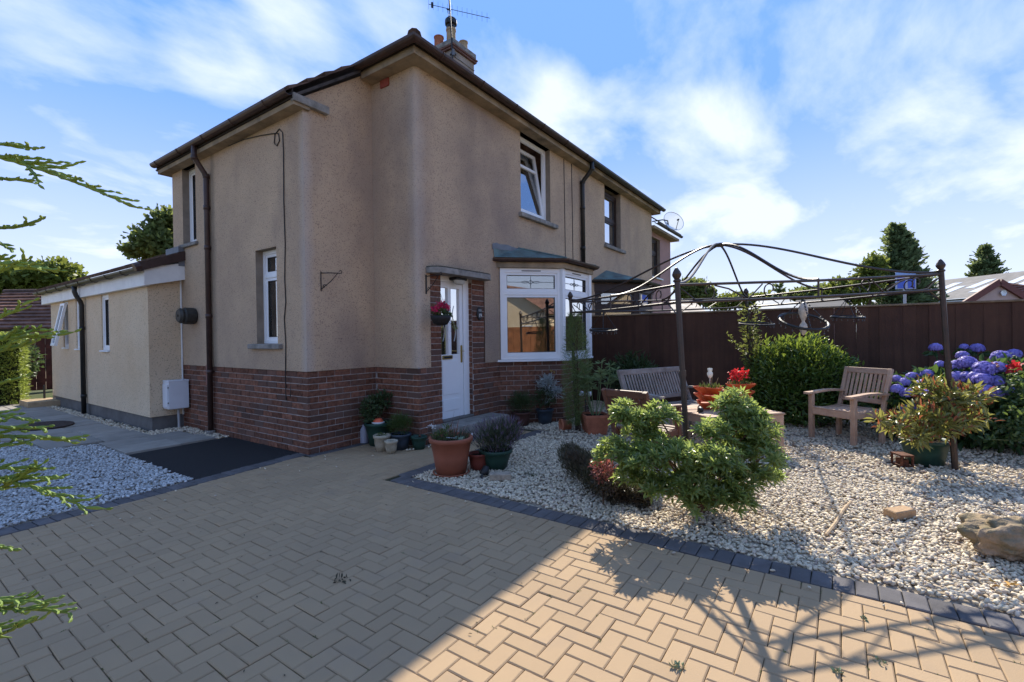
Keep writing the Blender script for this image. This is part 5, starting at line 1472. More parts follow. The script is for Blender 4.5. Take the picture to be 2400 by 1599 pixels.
pebbles('loose_pebbles', np.array([[G(936, 1038).x, G(936, 1038).y], [G(942, 1037).x, G(942, 1037).y], [G(985, 1030).x, G(985, 1030).y], [G(990, 1027).x, G(990, 1027).y], [G(995, 1024).x, G(995, 1024).y], [G(950, 1036).x, G(950, 1036).y]]), np.full(6, .02), np.full(6, .02), PEBBLE, bed)

# right of the door: dark heather pots and silver-leaved shrub
P7 = pot('brown_pot', 'brown pot with a dark heather bush right of the door step', 'plant pot', (5.92, 3.95, 0), .14, .10, .22, mat('brown_pot', (.10, .045, .035), .6, var=.15), .015)
P, d = in_lobes([(0, 0, .36, .24, .24, .17)], 1600, .15); leaves('foliage', P, d+np.array([0, 0, .7])+RNG.normal(size=P.shape)*.3, .055, .006, L_DIM, P7, BLADE)
P8 = pot('blue_pot', 'dark blue pot with a silver-leaved shrub under the bay window', 'plant pot', (6.22, 3.72, 0), .13, .09, .24, BLUEPOT, .015)
bush('foliage', P8, [(0, 0, .42, .17, .17, .15)], 500, .05, .014, L_DIM)
P, d = in_lobes([(.02, -.02, .62, .13, .16, .14), (.05, -.16, .50, .08, .12, .07)], 380, .2)
leaves('silver_foliage', P, d+np.array([0, 0, .5])+RNG.normal(size=P.shape)*.5, .07, .02, L_SILVER, P8, LEAF)
st = MB()
for (p, q) in (((0, 0, .3), (.02, -.05, .7)), ((0, 0, .3), (.12, -.34, .62)), ((0, 0, .3), (.06, -.18, .55)), ((0.12, -.34, .62), (.18, -.40, .66)), ((.02, -.05, .7), (.06, -.1, .8))): st.tube([p, ((p[0]+q[0])/2, (p[1]+q[1])/2-.02, (p[2]+q[2])/2+.02), q], .005, 5)
st.build('stem', L_SILVER, P8)
flowers('yellow_bloom', '', (.06, -.1, .81), 12, .03, mat('yellow_petal', (.5, .36, .05), .8, var=.1), P8, .014)

# square terracotta pot with palmate shrub; tipped pot; feathery climber on the gazebo post
g = Vector((6.02, 2.80, 0))
P9 = pot('square_terracotta_pot', 'square terracotta pot with a tall palmate-leaved shrub beside the gazebo post', 'plant pot', g, .17, .125, .27, TERRA_CLAY, .018, True, rz=.75)
stems = []
SB = MB()
for k in range(9):
    a = k*2.4; r = .09+.10*(k % 3)/2; top = Vector((r*math.cos(a)*1.6, r*math.sin(a)*1.6, .76+.06*(k % 5)))
    SB.tube([(r*.3*math.cos(a), r*.3*math.sin(a), .24), (r*math.cos(a), r*math.sin(a), .45), top], .006, 5); stems.append(top)
SB.build('stem', L_PALM, P9)
PP, YY = [], []
for top in stems:
    for kk in range(6):
        base = top+Vector((random.gauss(0, .05), random.gauss(0, .05), random.uniform(-.22, .05)))
        for j in range(9):
            a = j*2.4+random.random(); PP.append(base); YY.append((math.cos(a), math.sin(a), .25+random.gauss(0, .35)))
leaves('foliage', np.array(PP), np.array(YY), .085+.03*RNG.random(len(PP)), .02, L_PALM, P9)
g = G(1311, 990); tpot = thing('tipped_pot', 'small terracotta pot lying on its side at the foot of the gazebo post', 'plant pot', None, (g.x, g.y, .085), 0)
MB().lathe([(.06, 0), (.082, .12), (.092, .12), (.092, .15), (.078, .15), (.07, .1), (.05, .02)], (0, 0, 0), 20, Matrix.Rotation(2.4, 4, 'Z') @ Matrix.Rotation(math.pi/2, 4, 'Y')).build('pot_body', TERRA_CLAY, tpot, True)
MB().lathe([(.0, .004), (.06, .004)], (0, 0, 0), 20, Matrix.Rotation(2.4, 4, 'Z') @ Matrix.Rotation(math.pi/2, 4, 'Y')).build('pot_base', TERRA_CLAY, tpot)
cf_ = thing('feathery_climber', 'feathery green climber growing up the gazebo post by the bay window', 'climbing plant', None, (5.93, 2.98, 0))
b0, t0 = corner['BL']
n = 6500; t = RNG.random(n)**.85; rad = .06+.13*np.sin(np.clip(t*3.1, 0, 3.14))
a = RNG.random(n)*6.283; rr = np.sqrt(RNG.random(n))
cxv = -.03*np.sin(t*5)-.06; cyv = .03*np.cos(t*6)+.03
P = np.stack([cxv+rad*rr*np.cos(a), cyv+rad*rr*np.sin(a), .1+t*1.55], 1)
leaves('foliage', P, np.stack([np.cos(a)*.7, np.sin(a)*.7, .4+RNG.normal(size=n)*.5], 1), .05+.03*RNG.random(n), .0042, L_FEATHER, cf_, BLADE)
st = MB()
for k in range(4): st.tube([(.02*k-.03, .0, 0), (.02*math.sin(k), .03, .6), (-.04, .02*k, 1.2), (-.05, -.02*k, 1.55)], .004, 4)
st.build('stem', BARK, cf_)
g = DEP(1345, 905, 7.2); ln = thing('globe_lights', 'pair of clear glass globes on a stake behind the palmate shrub', 'garden light', None, (g.x, g.y, 0))
for s in (-1, 1): MB().lathe([(.001, -.045), (.032, -.032), (.046, 0), (.032, .032), (.001, .045)], (.03*s, -.05*s, g.z), 14).build('globe', mat('pale_globe', (.6, .62, .64), .2, var=.05, spec=.6), ln, True)
MB().tube([(0, 0, 0), (0, 0, g.z+.06)], .008, 5).build('stake', BLACK, ln)
# dark fern by the fence corner
fn = thing('fern', 'dim green fern in the corner between bay and fence', 'plant', None, (8.3, 3.1, 0))
bush('foliage', fn, [(0, 0, .55, .35, .45, .45)], 1300, .12, .03, L_DIM)
MB().tube([(0, 0, 0), (.02, 0, .5)], .02, 6).build('stem', BARK, fn)

# ------------------------------------------------------------------ shrubs in the gravel
pi_ = thing('pieris_shrub', 'bright green glossy-leaved shrub with bare forked stems at the gravel edge', 'shrub', None, (3.78, .86, 0))
def D2W(xd, yd, dep): return DEP(xd, yd, dep)-Vector((3.78, .86, 0))
lobe_px = [(1440, 960, 3.75, .145), (1415, 1045, 3.65, .15), (1480, 1060, 3.5, .15), (1516, 962, 3.7, .135), (1545, 1050, 3.45, .15), (1590, 1110, 3.35, .14), (1500, 1120, 3.45, .13), (1640, 1000, 3.6, .14),
           (1690, 935, 3.7, .145), (1730, 985, 3.6, .15), (1650, 1060, 3.35, .14), (1755, 1050, 3.5, .14), (1720, 1100, 3.4, .15), (1660, 1140, 3.3, .14), (1770, 1095, 3.55, .10), (1605, 1050, 3.75, .13), (1560, 1040, 3.6, .125), (1700, 1030, 3.75, .15), (1560, 1130, 3.4, .12), (1625, 1085, 3.5, .15), (1480, 1000, 3.75, .14), (1700, 980, 3.65, .15), (1745, 1010, 3.7, .13), (1690, 1150, 3.35, .12), (1450, 1090, 3.6, .13), (1610, 1160, 3.35, .1)]
PP, YY, ZZ, LL = [], [], [], []
stm = MB()
for (xd, yd, dep, r) in lobe_px:
    dep *= (.95 if yd < 1080 else .975)
    c = D2W(xd, yd, dep)
    stm.tube([Vector((random.gauss(0, .02), random.gauss(0, .02), 0)), Vector((c.x*.35+random.gauss(0, .03), c.y*.35+random.gauss(0, .03), c.z*.5)), c], [.016, .011, .005], 6)
    nr = int(42*(r/.14)**2)
    for k in range(nr):
        dv = Vector(rdir(1)[0]); 
        if dv.z < -.35: dv.z *= -.4
        q = c+Vector((dv.x*r, dv.y*r, dv.z*r*.85))*random.uniform(.55, 1.08)
        ax = (dv+Vector((0, 0, .8))+Vector(RNG.normal(size=3))*.3).normalized()
        b1 = ax.orthogonal().normalized(); b2 = ax.cross(b1)
        nl = random.randint(9, 13); tipr = random.random() < .12
        for j in range(nl):
            a = j*2.4; open_ = .35+.75*(j/nl)
            dd = ax*math.cos(open_*1.35)+(b1*math.cos(a)+b2*math.sin(a))*math.sin(open_*1.35)
            PP.append(q-ax*.012*j/nl*2); YY.append(dd); ZZ.append(ax+Vector((0, 0, .2))); LL.append((.056+.024*random.random())*(1 if j > 2 else .75))
stm.build('stem', mat('pieris_bark', (.20, .125, .08), .9, var=.3, vscale=25, spec=.15), pi_)
PP, YY, ZZ, LL = np.array(PP), np.array(YY), np.array(ZZ), np.array(LL)
leaves('foliage', PP, YY, LL, LL*.30, L_PIERIS, pi_, LEAF, ZZ)
# dark heather mound and red-tipped shrublet
hm = thing('heather_mound', 'dark brown-green heather mound in the gravel left of the bright shrub', 'shrub', None, (3.95, 1.75, 0))
hl = [(DEP(1330, 1065, 4.35), .16), (DEP(1375, 1100, 4.05), .17), (DEP(1420, 1130, 3.85), .15), (DEP(1470, 1140, 3.75), .11), (DEP(1310, 1045, 4.5), .12)]
lob = [(c.x-3.95, c.y-1.75, c.z, r, r, r*.95) for c, r in hl]
P, d = in_lobes(lob, 13000, .3); P = P[P[:, 2] > 0]; d = unit(P-np.array([0, 0, -.1]))
leaves('foliage', P, d+np.array([0, 0, .5])+RNG.normal(size=P.shape)*.45, .022+.022*RNG.random(len(P)), .0075, L_HEATH, hm, BLADE)
st = MB()
for l in lob: st.tube([(l[0]*.6, l[1]*.6, 0), (l[0], l[1], l[2])], .01, 5)
st.build('stem', BARK, hm)
rt_ = thing('red_tipped_shrub', 'small shrub with coral red young leaves between heather and bright shrub', 'shrub', None, (3.8, 1.45, 0))
c = DEP(1385, 1075, 3.75)-Vector((3.8, 1.45, 0))
bush('foliage', rt_, [(c.x, c.y, c.z, .09, .09, .11)], 420, .035, .012, L_REDTIP); bush('lower_foliage', rt_, [(c.x, c.y, c.z-.12, .1, .1, .1)], 420, .035, .012, L_HEATH)
MB().tube([(c.x, c.y, 0), (c.x, c.y, c.z)], .008, 5).build('stem', BARK, rt_)
# tiny dry weeds in the gravel
wd = thing('gravel_weed', 'tiny dry weed sprouting from the gravel beside the lavender', 'weed', None, tuple(G(1220, 1097)))
tuft('foliage', wd, 40, .05, 0, .03, .07, L_LAV, .006)

# laurel bush by the fence and the climber on the rear post
lb = thing('laurel_bush', 'rounded glossy evergreen bush against the fence behind the table', 'bush', None, (8.12, .44, 0))
lob = [(.05, 0, .64, .40, .68, .56), (0, .3, .74, .34, .44, .53), (.05, -.32, .62, .34, .42, .48), (-.05, -.05, .88, .32, .42, .44), (-.1, .1, .3, .36, .58, .3), (0, .5, .5, .26, .3, .42), (0, -.55, .42, .26, .26, .34)]
P, d = in_lobes(lob, 9500, .75); k = P[:, 2] > .02; P, d = P[k], d[k]
leaves('foliage', P, d*.9+RNG.normal(size=P.shape)*.55+np.array([0, 0, .5]), .07+.035*RNG.random(len(P)), .032, L_LAUREL, lb, LEAF, d+np.array([0, 0, .8])+RNG.normal(size=P.shape)*.4)
MB().tube([(0, 0, 0), (0, 0, .4), (-.1, .1, .8)], [.05, .04, .02], 7).tube([(0, 0, .2), (-.1, -.3, .7)], .03, 6).build('trunk', BARK, lb)
b0, t0 = corner['BR']
cl_ = thing('post_climber', 'yellow-green twining climber on the rear gazebo post above the bush', 'climbing plant', None, (b0.x, b0.y, 0))
n = 900; t = RNG.random(n); a = RNG.random(n)*6.283; r = .04+.13*RNG.random(n)*(.4+.6*np.abs(np.sin(t*9)))
P = np.stack([r*np.cos(a)+.02, r*np.sin(a)+.05*t, .3+t*1.5], 1)
leaves('foliage', P, np.stack([np.cos(a), np.sin(a), .5+RNG.normal(size=n)*.5], 1), .05+.02*RNG.random(n), .026, L_CLIMB, cl_)
sp_ = np.array([[-.16-.04*k, .10+.035*k, 1.05+.05*k-.0] for k in range(6)])
P = np.repeat(sp_, 7, 0)+RNG.normal(size=(42, 3))*.02; leaves('side_shoot', P, rdir(42, .4), .05, .024, L_CLIMB, cl_, kind='stuff')
st = MB()
for k in range(3): st.tube([(.03*math.cos(i*.9+k*2), .03*math.sin(i*.9+k*2)+.004*i, i*.12) for i in range(15)], .005, 4)
st.tube([(0, 0, .9)]+[tuple(p) for p in sp_], .004, 4)
st.build('stem', BARK, cl_)

# hydrangea with blue mop heads
hy = thing('hydrangea', 'hydrangea bush with large blue-violet mop heads against the fence', 'bush', None, (7.5, -1.15, 0))
lob = [(.25, .1, .48, .4, .6, .42), (.2, -.4, .55, .42, .6, .45), (.05, .45, .38, .35, .4, .34), (0, -.2, .32, .4, .6, .3), (.25, -.9, .55, .4, .5, .45)]
P, d = in_lobes(lob, 3200, .75); k = P[:, 2] > .02; P, d = P[k], d[k]
leaves('foliage', P, d+RNG.normal(size=P.shape)*.5+np.array([0, 0, .2]), .10+.05*RNG.random(len(P)), .06, L_HYD, hy, LEAF, d+np.array([0, 0, .8]))
st = MB()
for k in range(9): a = k*.7; st.tube([(0, -.1, 0), (.15*math.cos(a), .3*math.sin(a)-.1, .4), (.25*math.cos(a), .55*math.sin(a)-.15, .8)], .012, 5)
st.build('stem', BARK, hy)
heads = [(2078, 880, 6.4, .07), (2062, 896, 6.3, .075), (2098, 868, 6.5, .08), (2060, 872, 6.5, .06), (2120, 885, 6.3, .08), (2130, 860, 6.4, .07), (2085, 905, 6.2, .08), (2150, 800, 6.9, .075), (2200, 842, 6.2, .09), (2212, 818, 6.5, .07),
         (2222, 835, 6.1, .10), (2260, 850, 5.9, .115), (2245, 870, 5.9, .10), (2292, 848, 5.9, .095), (2258, 875, 5.8, .10), (2285, 880, 5.8, .10), (2300, 822, 6.2, .10), (2265, 900, 5.7, .09), (2225, 870, 6.0, .10), (2200, 868, 6.1, .09), (2245, 802, 6.7, .08), (2330, 815, 6.4, .08),
         (2310, 900, 5.8, .09), (2185, 898, 6.0, .08), (2080, 940, 6.2, .06), (2110, 935, 6.2, .07), (2240, 905, 5.8, .08), (2230, 960, 5.9, .07), (2320, 930, 6.0, .07), (2160, 838, 6.5, .055), (2215, 798, 6.8, .05), (2285, 905, 5.7, .08), (2345, 850, 6.2, .07), (2130, 905, 6.1, .06)]
for (xd, yd, dep, r) in heads:
    c = DEP(xd, yd, dep*.905)-Vector((7.5, -1.15, 0)); r *= .93; n = int(200+1500*r)
    aa = RNG.random(13)*6.283; hl_ = np.stack([np.cos(aa), np.sin(aa), np.full(13, -.25)], 1)
    leaves('collar_leaves', np.array(c)+hl_*np.array([r*.5, r*.5, r*2.2])-np.array([0, 0, r*.25]), hl_+RNG.normal(size=(13, 3))*.25, .11, .065, L_HYD, hy)
    MB().tube([(c.x*.35, c.y*.35, 0), (c.x*.8, c.y*.8, c.z*.6), tuple(c)], .007, 5).build('flower_stem', L_HYD, hy)
    dv = unit(RNG.normal(size=(n, 3))); dv[:, 2] = np.where(dv[:, 2] < -.35, -dv[:, 2], dv[:, 2])
    P = np.array(c)+dv*np.array([1, 1, .88])*r*(.86+.2*RNG.random((n, 1)))
    tang = np.cross(dv, RNG.normal(size=(n, 3)))
    leaves('flower_head', P-unit(tang)*.009, tang, .024, .024, L_BLUEFL, hy, QUAD, dv)
    MB().lathe([(.001, -r*.6), (r*.6, -r*.4), (r*.78, 0), (r*.68, r*.42), (r*.36, r*.66), (.001, r*.72)], c, 12).build('flower_core', L_BLUEFL, hy, True)

# photinia in green pot
g = G(2125, 1066)
ph_ = pot('photinia_pot', 'wide green pot of red-tipped photinia beside the front gazebo post', 'plant pot', (g.x, g.y, 0), .20, .15, .26, GREENPOT, .018)
lobp = [(2140, 900, 4.75, .16), (2180, 920, 4.6, .17), (2230, 915, 4.6, .15), (2110, 960, 4.6, .16), (2160, 975, 4.55, .17), (2060, 975, 4.5, .11), (2020, 968, 4.45, .06), (2110, 1000, 4.5, .11), (2215, 965, 4.6, .12), (2265, 960, 4.75, .07)]
lob = [(*(DEP(x, y, dd)-Vector((g.x, g.y, 0))), r, r, r*.8) for (x, y, dd, r) in lobp]
P, d = in_lobes(lob, 950, .25)
leaves('foliage', P, d+RNG.normal(size=P.shape)*.6+np.array([0, 0, .2]), .085+.035*RNG.random(len(P)), .032, L_PHOT, ph_, LEAF, d*.5+np.array([0, 0, 1])+RNG.normal(size=P.shape)*.5)
P, d = in_lobes(lob, 330, .92)
RT_ = leaves('red_tips', P, d+np.array([0, 0, .9])+RNG.normal(size=P.shape)*.35, .06+.025*RNG.random(len(P)), .018, L_PHOTRED, ph_); RT_['kind'] = 'stuff'
st = MB()
for l in lob: st.tube([(0, 0, .2), (l[0]*.5, l[1]*.5, l[2]*.7), (l[0], l[1], l[2])], [.012, .008, .004], 5)
st.build('stem', BARK, ph_)
# rusty crate
g = G(2073, 1072); cr2 = thing('rusty_lantern', 'small rusty metal lantern box next to the green photinia pot', 'lantern', None, (g.x, g.y, .01), .5)
RUST = mat('rust', (.14, .05, .025), .9, var=.4, vscale=25, bump=.3)
cb3 = MB()
for (x, y) in ((-.07, -.05), (.07, -.05), (-.07, .05), (.07, .05)): cb3.box(x-.008, y-.008, 0, x+.008, y+.008, .115)
cb3.box(-.08, -.06, .105, .08, .06, .12); cb3.box(-.08, -.06, 0, .08, .06, .012); cb3.build('frame', RUST, cr2)
MB().box(-.05, -.03, .012, .05, .03, .07).build('inner_box', RUST, cr2)
# brick, stick, boulder, orange leaf litter
g = G(2067, 1192); o = MB().box(-.095, -.045, 0, .095, .045, .062, None, .006).build('paver_offcut', mat('tan_brick', (.42, .27, .15), .92, var=.15, vscale=20, bump=.3)); o.location = (g.x, g.y, .012); o.rotation_euler = (0.04, -.03, -.72)
tag(o, 'tan block paver lying loose on the sunlit gravel', 'brick')
a, b = G(1955, 1153, .02), G(1898, 1229, .02)
o = MB().tube([a, a.lerp(b, .3)+Vector((0, .006, .004)), a.lerp(b, .7)+Vector((0, -.004, 0)), b], [.009, .011, .012, .010], 7).build('stick', mat('dry_stick', (.50, .36, .22), .9, var=.25, vscale=30)); tag(o, 'dry pale stick lying on the sunlit gravel', 'stick')
import bmesh
bm_ = bmesh.new(); bmesh.ops.create_icosphere(bm_, subdivisions=5, radius=1)
from mathutils import noise as mnoise
for v in bm_.verts:
    p = v.co.copy(); n_ = mnoise.noise(p*1.3+Vector((3, 1, 2)))*.34+mnoise.noise(p*2.9)*.26+mnoise.noise(p*7)*.13+mnoise.noise(p*15)*.07
    v.co = p*(1+n_); v.co.x *= .27; v.co.y *= .19; v.co.z *= .15
    if v.co.z < -.08: v.co.z = -.08
me = bpy.data.meshes.new('boulder'); bm_.to_mesh(me); bm_.free(); me.materials.append(ROCK)
me.polygons.foreach_set('use_smooth', [True]*len(me.polygons))
o = link(bpy.data.objects.new('boulder', me)); gg = G(2325, 1290); o.location = (gg.x+.10, gg.y-.08, .085); o.rotation_euler = (0, 0, math.radians(-64)); tag(o, 'rough brown boulder resting on the gravel near the paving edge', 'boulder')
g = G(2305, 1352); o = leaves('fallen_leaves', np.array([[g.x, g.y, .025]])+RNG.normal(size=(14, 3))*np.array([.03, .03, .004]), rdir(14), .03, .014, mat('orange_leaf', (.5, .27, .06), .8, var=.2)); o['kind'] = 'stuff'
# rose bush at the right edge
rs = thing('rose_bush', 'rose bush with one red bloom at the end of the hydrangea', 'bush', None, (6.9, -1.95, 0))
lob = [(*(DEP(x, y, dd)-Vector((6.9, -1.95, 0))), r, r, r) for (x, y, dd, r) in ((2300, 930, 5.1, .18), (2340, 890, 5.0, .2), (2350, 960, 4.8, .22), (2290, 980, 5.0, .16), (2400, 920, 4.9, .3), (2275, 1010, 4.9, .09), (2345, 1000, 4.8, .15))]
P, d = in_lobes(lob, 900, .2); k = P[:, 2] > .02
leaves('foliage', P[k], rdir(k.sum(), .2), .045+.02*RNG.random(k.sum()), .03, L_ROSE, rs)
st = MB()
for l in lob: st.tube([(0, 0, 0), (l[0]*.6, l[1]*.6, l[2]*.6+.1), (l[0], l[1], l[2])], .005, 5)
c = DEP(2330, 845, 5.2)-Vector((6.9, -1.95, 0)); st.tube([(0, 0, 0), (c.x*.7, c.y*.7, c.z*.6), tuple(c)], .005, 5)
st.build('stem', mat('rose_stem', (.12, .13, .05), .8, var=.2), rs)
flowers('rose_bloom', '', tuple(c), 60, .05, L_REDFL, rs, .03)
for (x, y) in ((2282, 842), (2350, 905)):
    c = DEP(x, y, 5.3)-Vector((6.9, -1.95, 0)); flowers('faded_bloom', '', tuple(c), 22, .035, L_PHOTRED, rs, .022)

# ------------------------------------------------------------------ things fixed to the house
hbk = thing('hanging_basket', 'black hanging basket with pink geraniums beside the front door', 'hanging basket', None, (4.265, 4.02, 1.60))
MB().lathe([(.03, -.10), (.085, -.085), (.118, -.02), (.128, .02), (.12, .02)], (0, 0, 0), 20).build('basket', mat('basket_black', (.02, .018, .018), .7, var=.2, vscale=30), hbk, True)
bush('foliage', hbk, [(0, 0, .05, .09, .09, .06), (.09, -.02, .02, .05, .05, .04)], 260, .035, .026, L_POT); 
P = np.array([[.10+.02*k, -.02+.01*math.sin(k), .0-.018*k] for k in range(9)]); leaves('trailing_foliage', np.repeat(P, 6, 0)+RNG.normal(size=(54, 3))*.015, rdir(54, -.2), .035, .014, L_CLIMB, hbk)
for (x, y, z) in ((-.085, .0, .10), (.05, .02, .16), (.02, 0, .13), (.105, .0, .115)): flowers('flower_head', '', (x, y, z), 60, .042, L_PINKFL, hbk, .02)
st = MB()
for k in range(3): a = k*2.1+.5; st.tube([(.12*math.cos(a), .12*math.sin(a), .02), (0, 0, .30)], .0025, 4)
st.build('chain', BLACK, hbk)
def bracket(label, base, out, h=.21, L=.24):
    t = thing('wall_bracket', label, 'bracket', None, tuple(base)); o_ = Vector(out)
    MB().bar((0, 0, -h/2), (0, 0, h/2), .02, .008, tuple(o_)).build('back_plate', BLACK, t)
    MB().tube([Vector((0, 0, h*.42)), o_*L*.5+Vector((0, 0, h*.43)), o_*L+Vector((0, 0, h*.42))], .006, 5).tube([Vector((0, 0, -h*.4)), o_*L*.5+Vector((0, 0, 0)), o_*L*.85+Vector((0, 0, h*.4))], .005, 5).build('arm', BLACK, t)
    sc = MB(); spiral(sc, o_*(L+.0)+Vector((0, 0, h*.42+.02)), o_, UZ, .022, -1.6, 3.2, .4, .0045, 12); spiral(sc, o_*.04+Vector((0, 0, -h*.25)), o_, UZ, .025, 0, 5, .4, .004, 12); sc.build('scroll', BLACK, t)
    return t
bracket('black scroll bracket holding the hanging basket by the door', (4.262, YF-OUT-.004, 2.02), (0, -1, 0), .24, .25)
br2 = bracket('empty black scroll bracket on the wall of the wing', (3.335, Y2-OUT-.004, 2.04), (.72, -.69, 0), .235, .22)
npq = thing('house_number_plaque', 'oval black plaque with white number 19 on the brick pier', 'house number', None, (5.325, YF-.015, 1.69))
MP = Matrix.Rotation(math.pi/2, 4, 'X')
MB().lathe([(.001, .012), (.9, .012), (1.0, .004), (1.0, 0)], (0, 0, 0), 28, Matrix.Diagonal((.062, 1, .098, 1)) @ Matrix.Rotation(math.pi/2, 4, 'X')).build('plate', BLACK, npq)
def txt(s, size, loc, m, parent, name='lettering', rot=(math.pi/2, 0, 0), ext=.001, align='CENTER'):
    cu = bpy.data.curves.new(name, 'FONT'); cu.body = s; cu.size = size; cu.extrude = ext; cu.align_x = align; cu.align_y = 'CENTER'
    o = bpy.data.objects.new('tmp', cu); COL.objects.link(o)
    dg_ = bpy.context.evaluated_depsgraph_get(); me_ = bpy.data.meshes.new_from_object(o.evaluated_get(dg_))
    bpy.data.objects.remove(o); me_.materials.clear(); me_.materials.append(m)
    r = link(bpy.data.objects.new(name, me_), parent); r.location = loc; r.rotation_euler = rot
    return r
WHITE = mat('white_paint', (.8, .8, .78), .5, var=.02)
txt('19', .075, (0, -.0145, -.03), WHITE, npq)
th_ = MB()
for k in (-1, 0, 1): th_.tube([(k*.022, -.014, .03), (k*.026, -.014, .065-.008*abs(k))], .003, 4)
th_.build('emblem', WHITE, npq)
bl = thing('bulkhead_light', 'black and white bulkhead lamp under the door canopy', 'lamp', None, (4.88, YF-.03, 2.125))
MB().box(-.11, -.045, .0, .11, .09, .038, None, .006).build('housing', BLACK, bl)
MB().lathe([(.001, -.06), (.06, -.058), (.095, -.035), (.105, 0)], (0, 0, 0), 20, Matrix.Diagonal((1, .55, 1, 1))).build('diffuser', mat('diffuser', (.6, .6, .57), .35, var=.03, trans=.2), bl, True)
mb_ = thing('meter_box', 'white plastic gas meter box on the wall beside the extension', 'meter box', None, (3.0, YE0-.02, .30))
MWH = mat('meter_white', (.68, .68, .70), .45, var=.04, vscale=4)
MB().box(-.12, -.22, .02, .14, .0, .44, None, .01).build('cabinet', MWH, mb_)
MB().box(-.135, -.20, .05, -.122, -.02, .40, None, .004).build('door', MWH, mb_)
MB().box(-.125, -.225, .43, .145, .0, .455, None, .006).build('lid', MWH, mb_)
hg = MB(); hg.tube([(-.13, -.212, .11), (-.13, -.212, .13)], .008, 6).tube([(-.13, -.212, .34), (-.13, -.212, .36)], .008, 6); hg.build('hinge', PLINTH, mb_)
MB().tube([(.04, -.1, .02), (.045, -.1, -.16), (.045, -.1, -.28)], .018, 8).build('gas_pipe', mat('grey_pipe', (.4, .4, .4), .5, var=.05), mb_)
mb_.location = (2.98, YE0-.015, .30)

# ------------------------------------------------------------------ weeds in the paving joints
wb = []
for k in range(75):
    p = random.choice(vis[:330]); side = random.random()
    if side < .5: wb.append((p[0]+random.random()*(p[2]-p[0]), p[1]+.001))
    else: wb.append((p[0]+.001, p[1]+random.random()*(p[3]-p[1])))
PP = np.repeat(np.array([(x, y, -.006) for x, y in wb]), 7, 0)+RNG.normal(size=(len(wb)*7, 3))*np.array([.006, .006, 0])
o = leaves('joint_weeds', PP, rdir(len(PP), .9, .7), .006+.009*RNG.random(len(PP)), .004, mat('weed_leaf', (.16, .20, .07), .8, var=.25, trans=.2), drive); o['kind'] = 'stuff'
for (xd, yd, n, r) in ((1560, 1532, 26, .022), (2020, 1520, 14, .02), (1925, 1545, 16, .016), (1985, 1425, 8, .014)):
    g = G(xd, yd); PPp = np.array([[g.x, g.y, .002]]*n)+RNG.normal(size=(n, 3))*np.array([r*.5, r*.5, 0])
    o = leaves('weed_tuft', PPp, rdir(n, .8), .016+.012*RNG.random(n), .009, mat('pale_weed', (.22, .27, .15), .8, var=.2), drive); o['kind'] = 'stuff'
lt = []
for k in range(70): lt.append((random.uniform(.6, 2.9), random.uniform(1.2, 4.8), .004))
o = leaves('leaf_litter', np.array(lt), rdir(70, 0, 1)*np.array([1, 1, .15]), .012+.016*RNG.random(70), .007, mat('litter', (.05, .045, .025), .9, var=.3), drive, LEAF, np.tile([0, 0, 1.], (70, 1))); o['kind'] = 'stuff'
g = G(782, 1335); o = leaves('fallen_sprig', np.array([[g.x, g.y, .006]]*16)+RNG.normal(size=(16, 3))*np.array([.02, .02, .002]), rdir(16, .3), .03, .012, mat('litter', (.05, .045, .025)), drive); o['kind'] = 'stuff'

# ------------------------------------------------------------------ cypress beside the camera: sprays reach into the picture
cyp = thing('cypress', 'yellow-green cypress whose feathery sprays reach in beside the side gravel', 'conifer', None, (-.55, 1.5, 0))
CO = Vector((-.55, 1.5, 0))
MB().tube([(0, 0, 0), (.02, 0, 1.2), (0, 0, 2.6)], [.07, .05, .015], 8).build('trunk', BARK, cyp)
def twig(mb, p, d, L, r, depth):
    """scale-leaved spray: bumpy tube with alternating side shoots"""
    n = max(2, int(L/(.016 if depth == 2 else .010))); pts, rs = [], []
    d = d.normalized(); side = d.cross(Vector((0, 0, 1))).normalized()
    cur = p.copy(); sag = random.gauss(.0, .25)
    for i in range(n+1):
        t = i/n
        pts.append(cur.copy()); rs.append(r*(1-.55*t)*(1.25 if i % 2 else .72))
        dd = (d+Vector((0, 0, 1))*(sag*t)+side*(.10*math.sin(i*.9+p.x*90))).normalized()
        cur = cur+dd*(L/n)
        if depth > 0 and 0 < i < n:
            sgn = 1 if i % 2 else -1
            sd = (dd*1.0+side*(.42*sgn)+Vector((0, 0, .10+random.gauss(0, .16)))).normalized()
            k = (.30-.20*t) if depth == 2 else (.34-.2*t)
            twig(mb, cur, sd, max(.012, L*k*random.uniform(.5, 1.15)), r*.86, depth-1)
    rs[-1] *= .4
    mb.tube(pts, rs, 5)
sprays = [(-70, 345, 295, 428, .95, 2), (-60, 330, 80, 330, .95, 2), (-60, 400, 62, 424, .95, 1), (-70, 520, 92, 543, .95, 2), (-40, 548, 30, 560, .95, 1), (-80, 590, 128, 632, .9, 2), (-60, 640, 60, 615, .95, 2),
          (-90, 800, 132, 745, .9, 2), (-80, 800, 95, 742, .92, 2), (-90, 830, 80, 790, .9, 2), (-90, 770, 60, 720, .9, 2), (-80, 900, 45, 870, .9, 2), (-90, 1000, 182, 1006, .85, 2), (-90, 985, 95, 968, .85, 2), (-80, 1030, 60, 1020, .85, 2), (-70, 955, 70, 940, .88, 2),
          (-80, 1100, 205, 1097, .85, 2), (-90, 1080, 95, 1062, .85, 2), (-80, 1120, 120, 1075, .86, 2), (-90, 1150, 92, 1120, .85, 2), (-60, 1255, 32, 1248, .85, 1), (-90, 1400, 158, 1388, .82, 2), (-80, 1390, 95, 1362, .82, 2), (-80, 1450, 92, 1441, .82, 2), (-80, 1475, 45, 1462, .82, 1)]
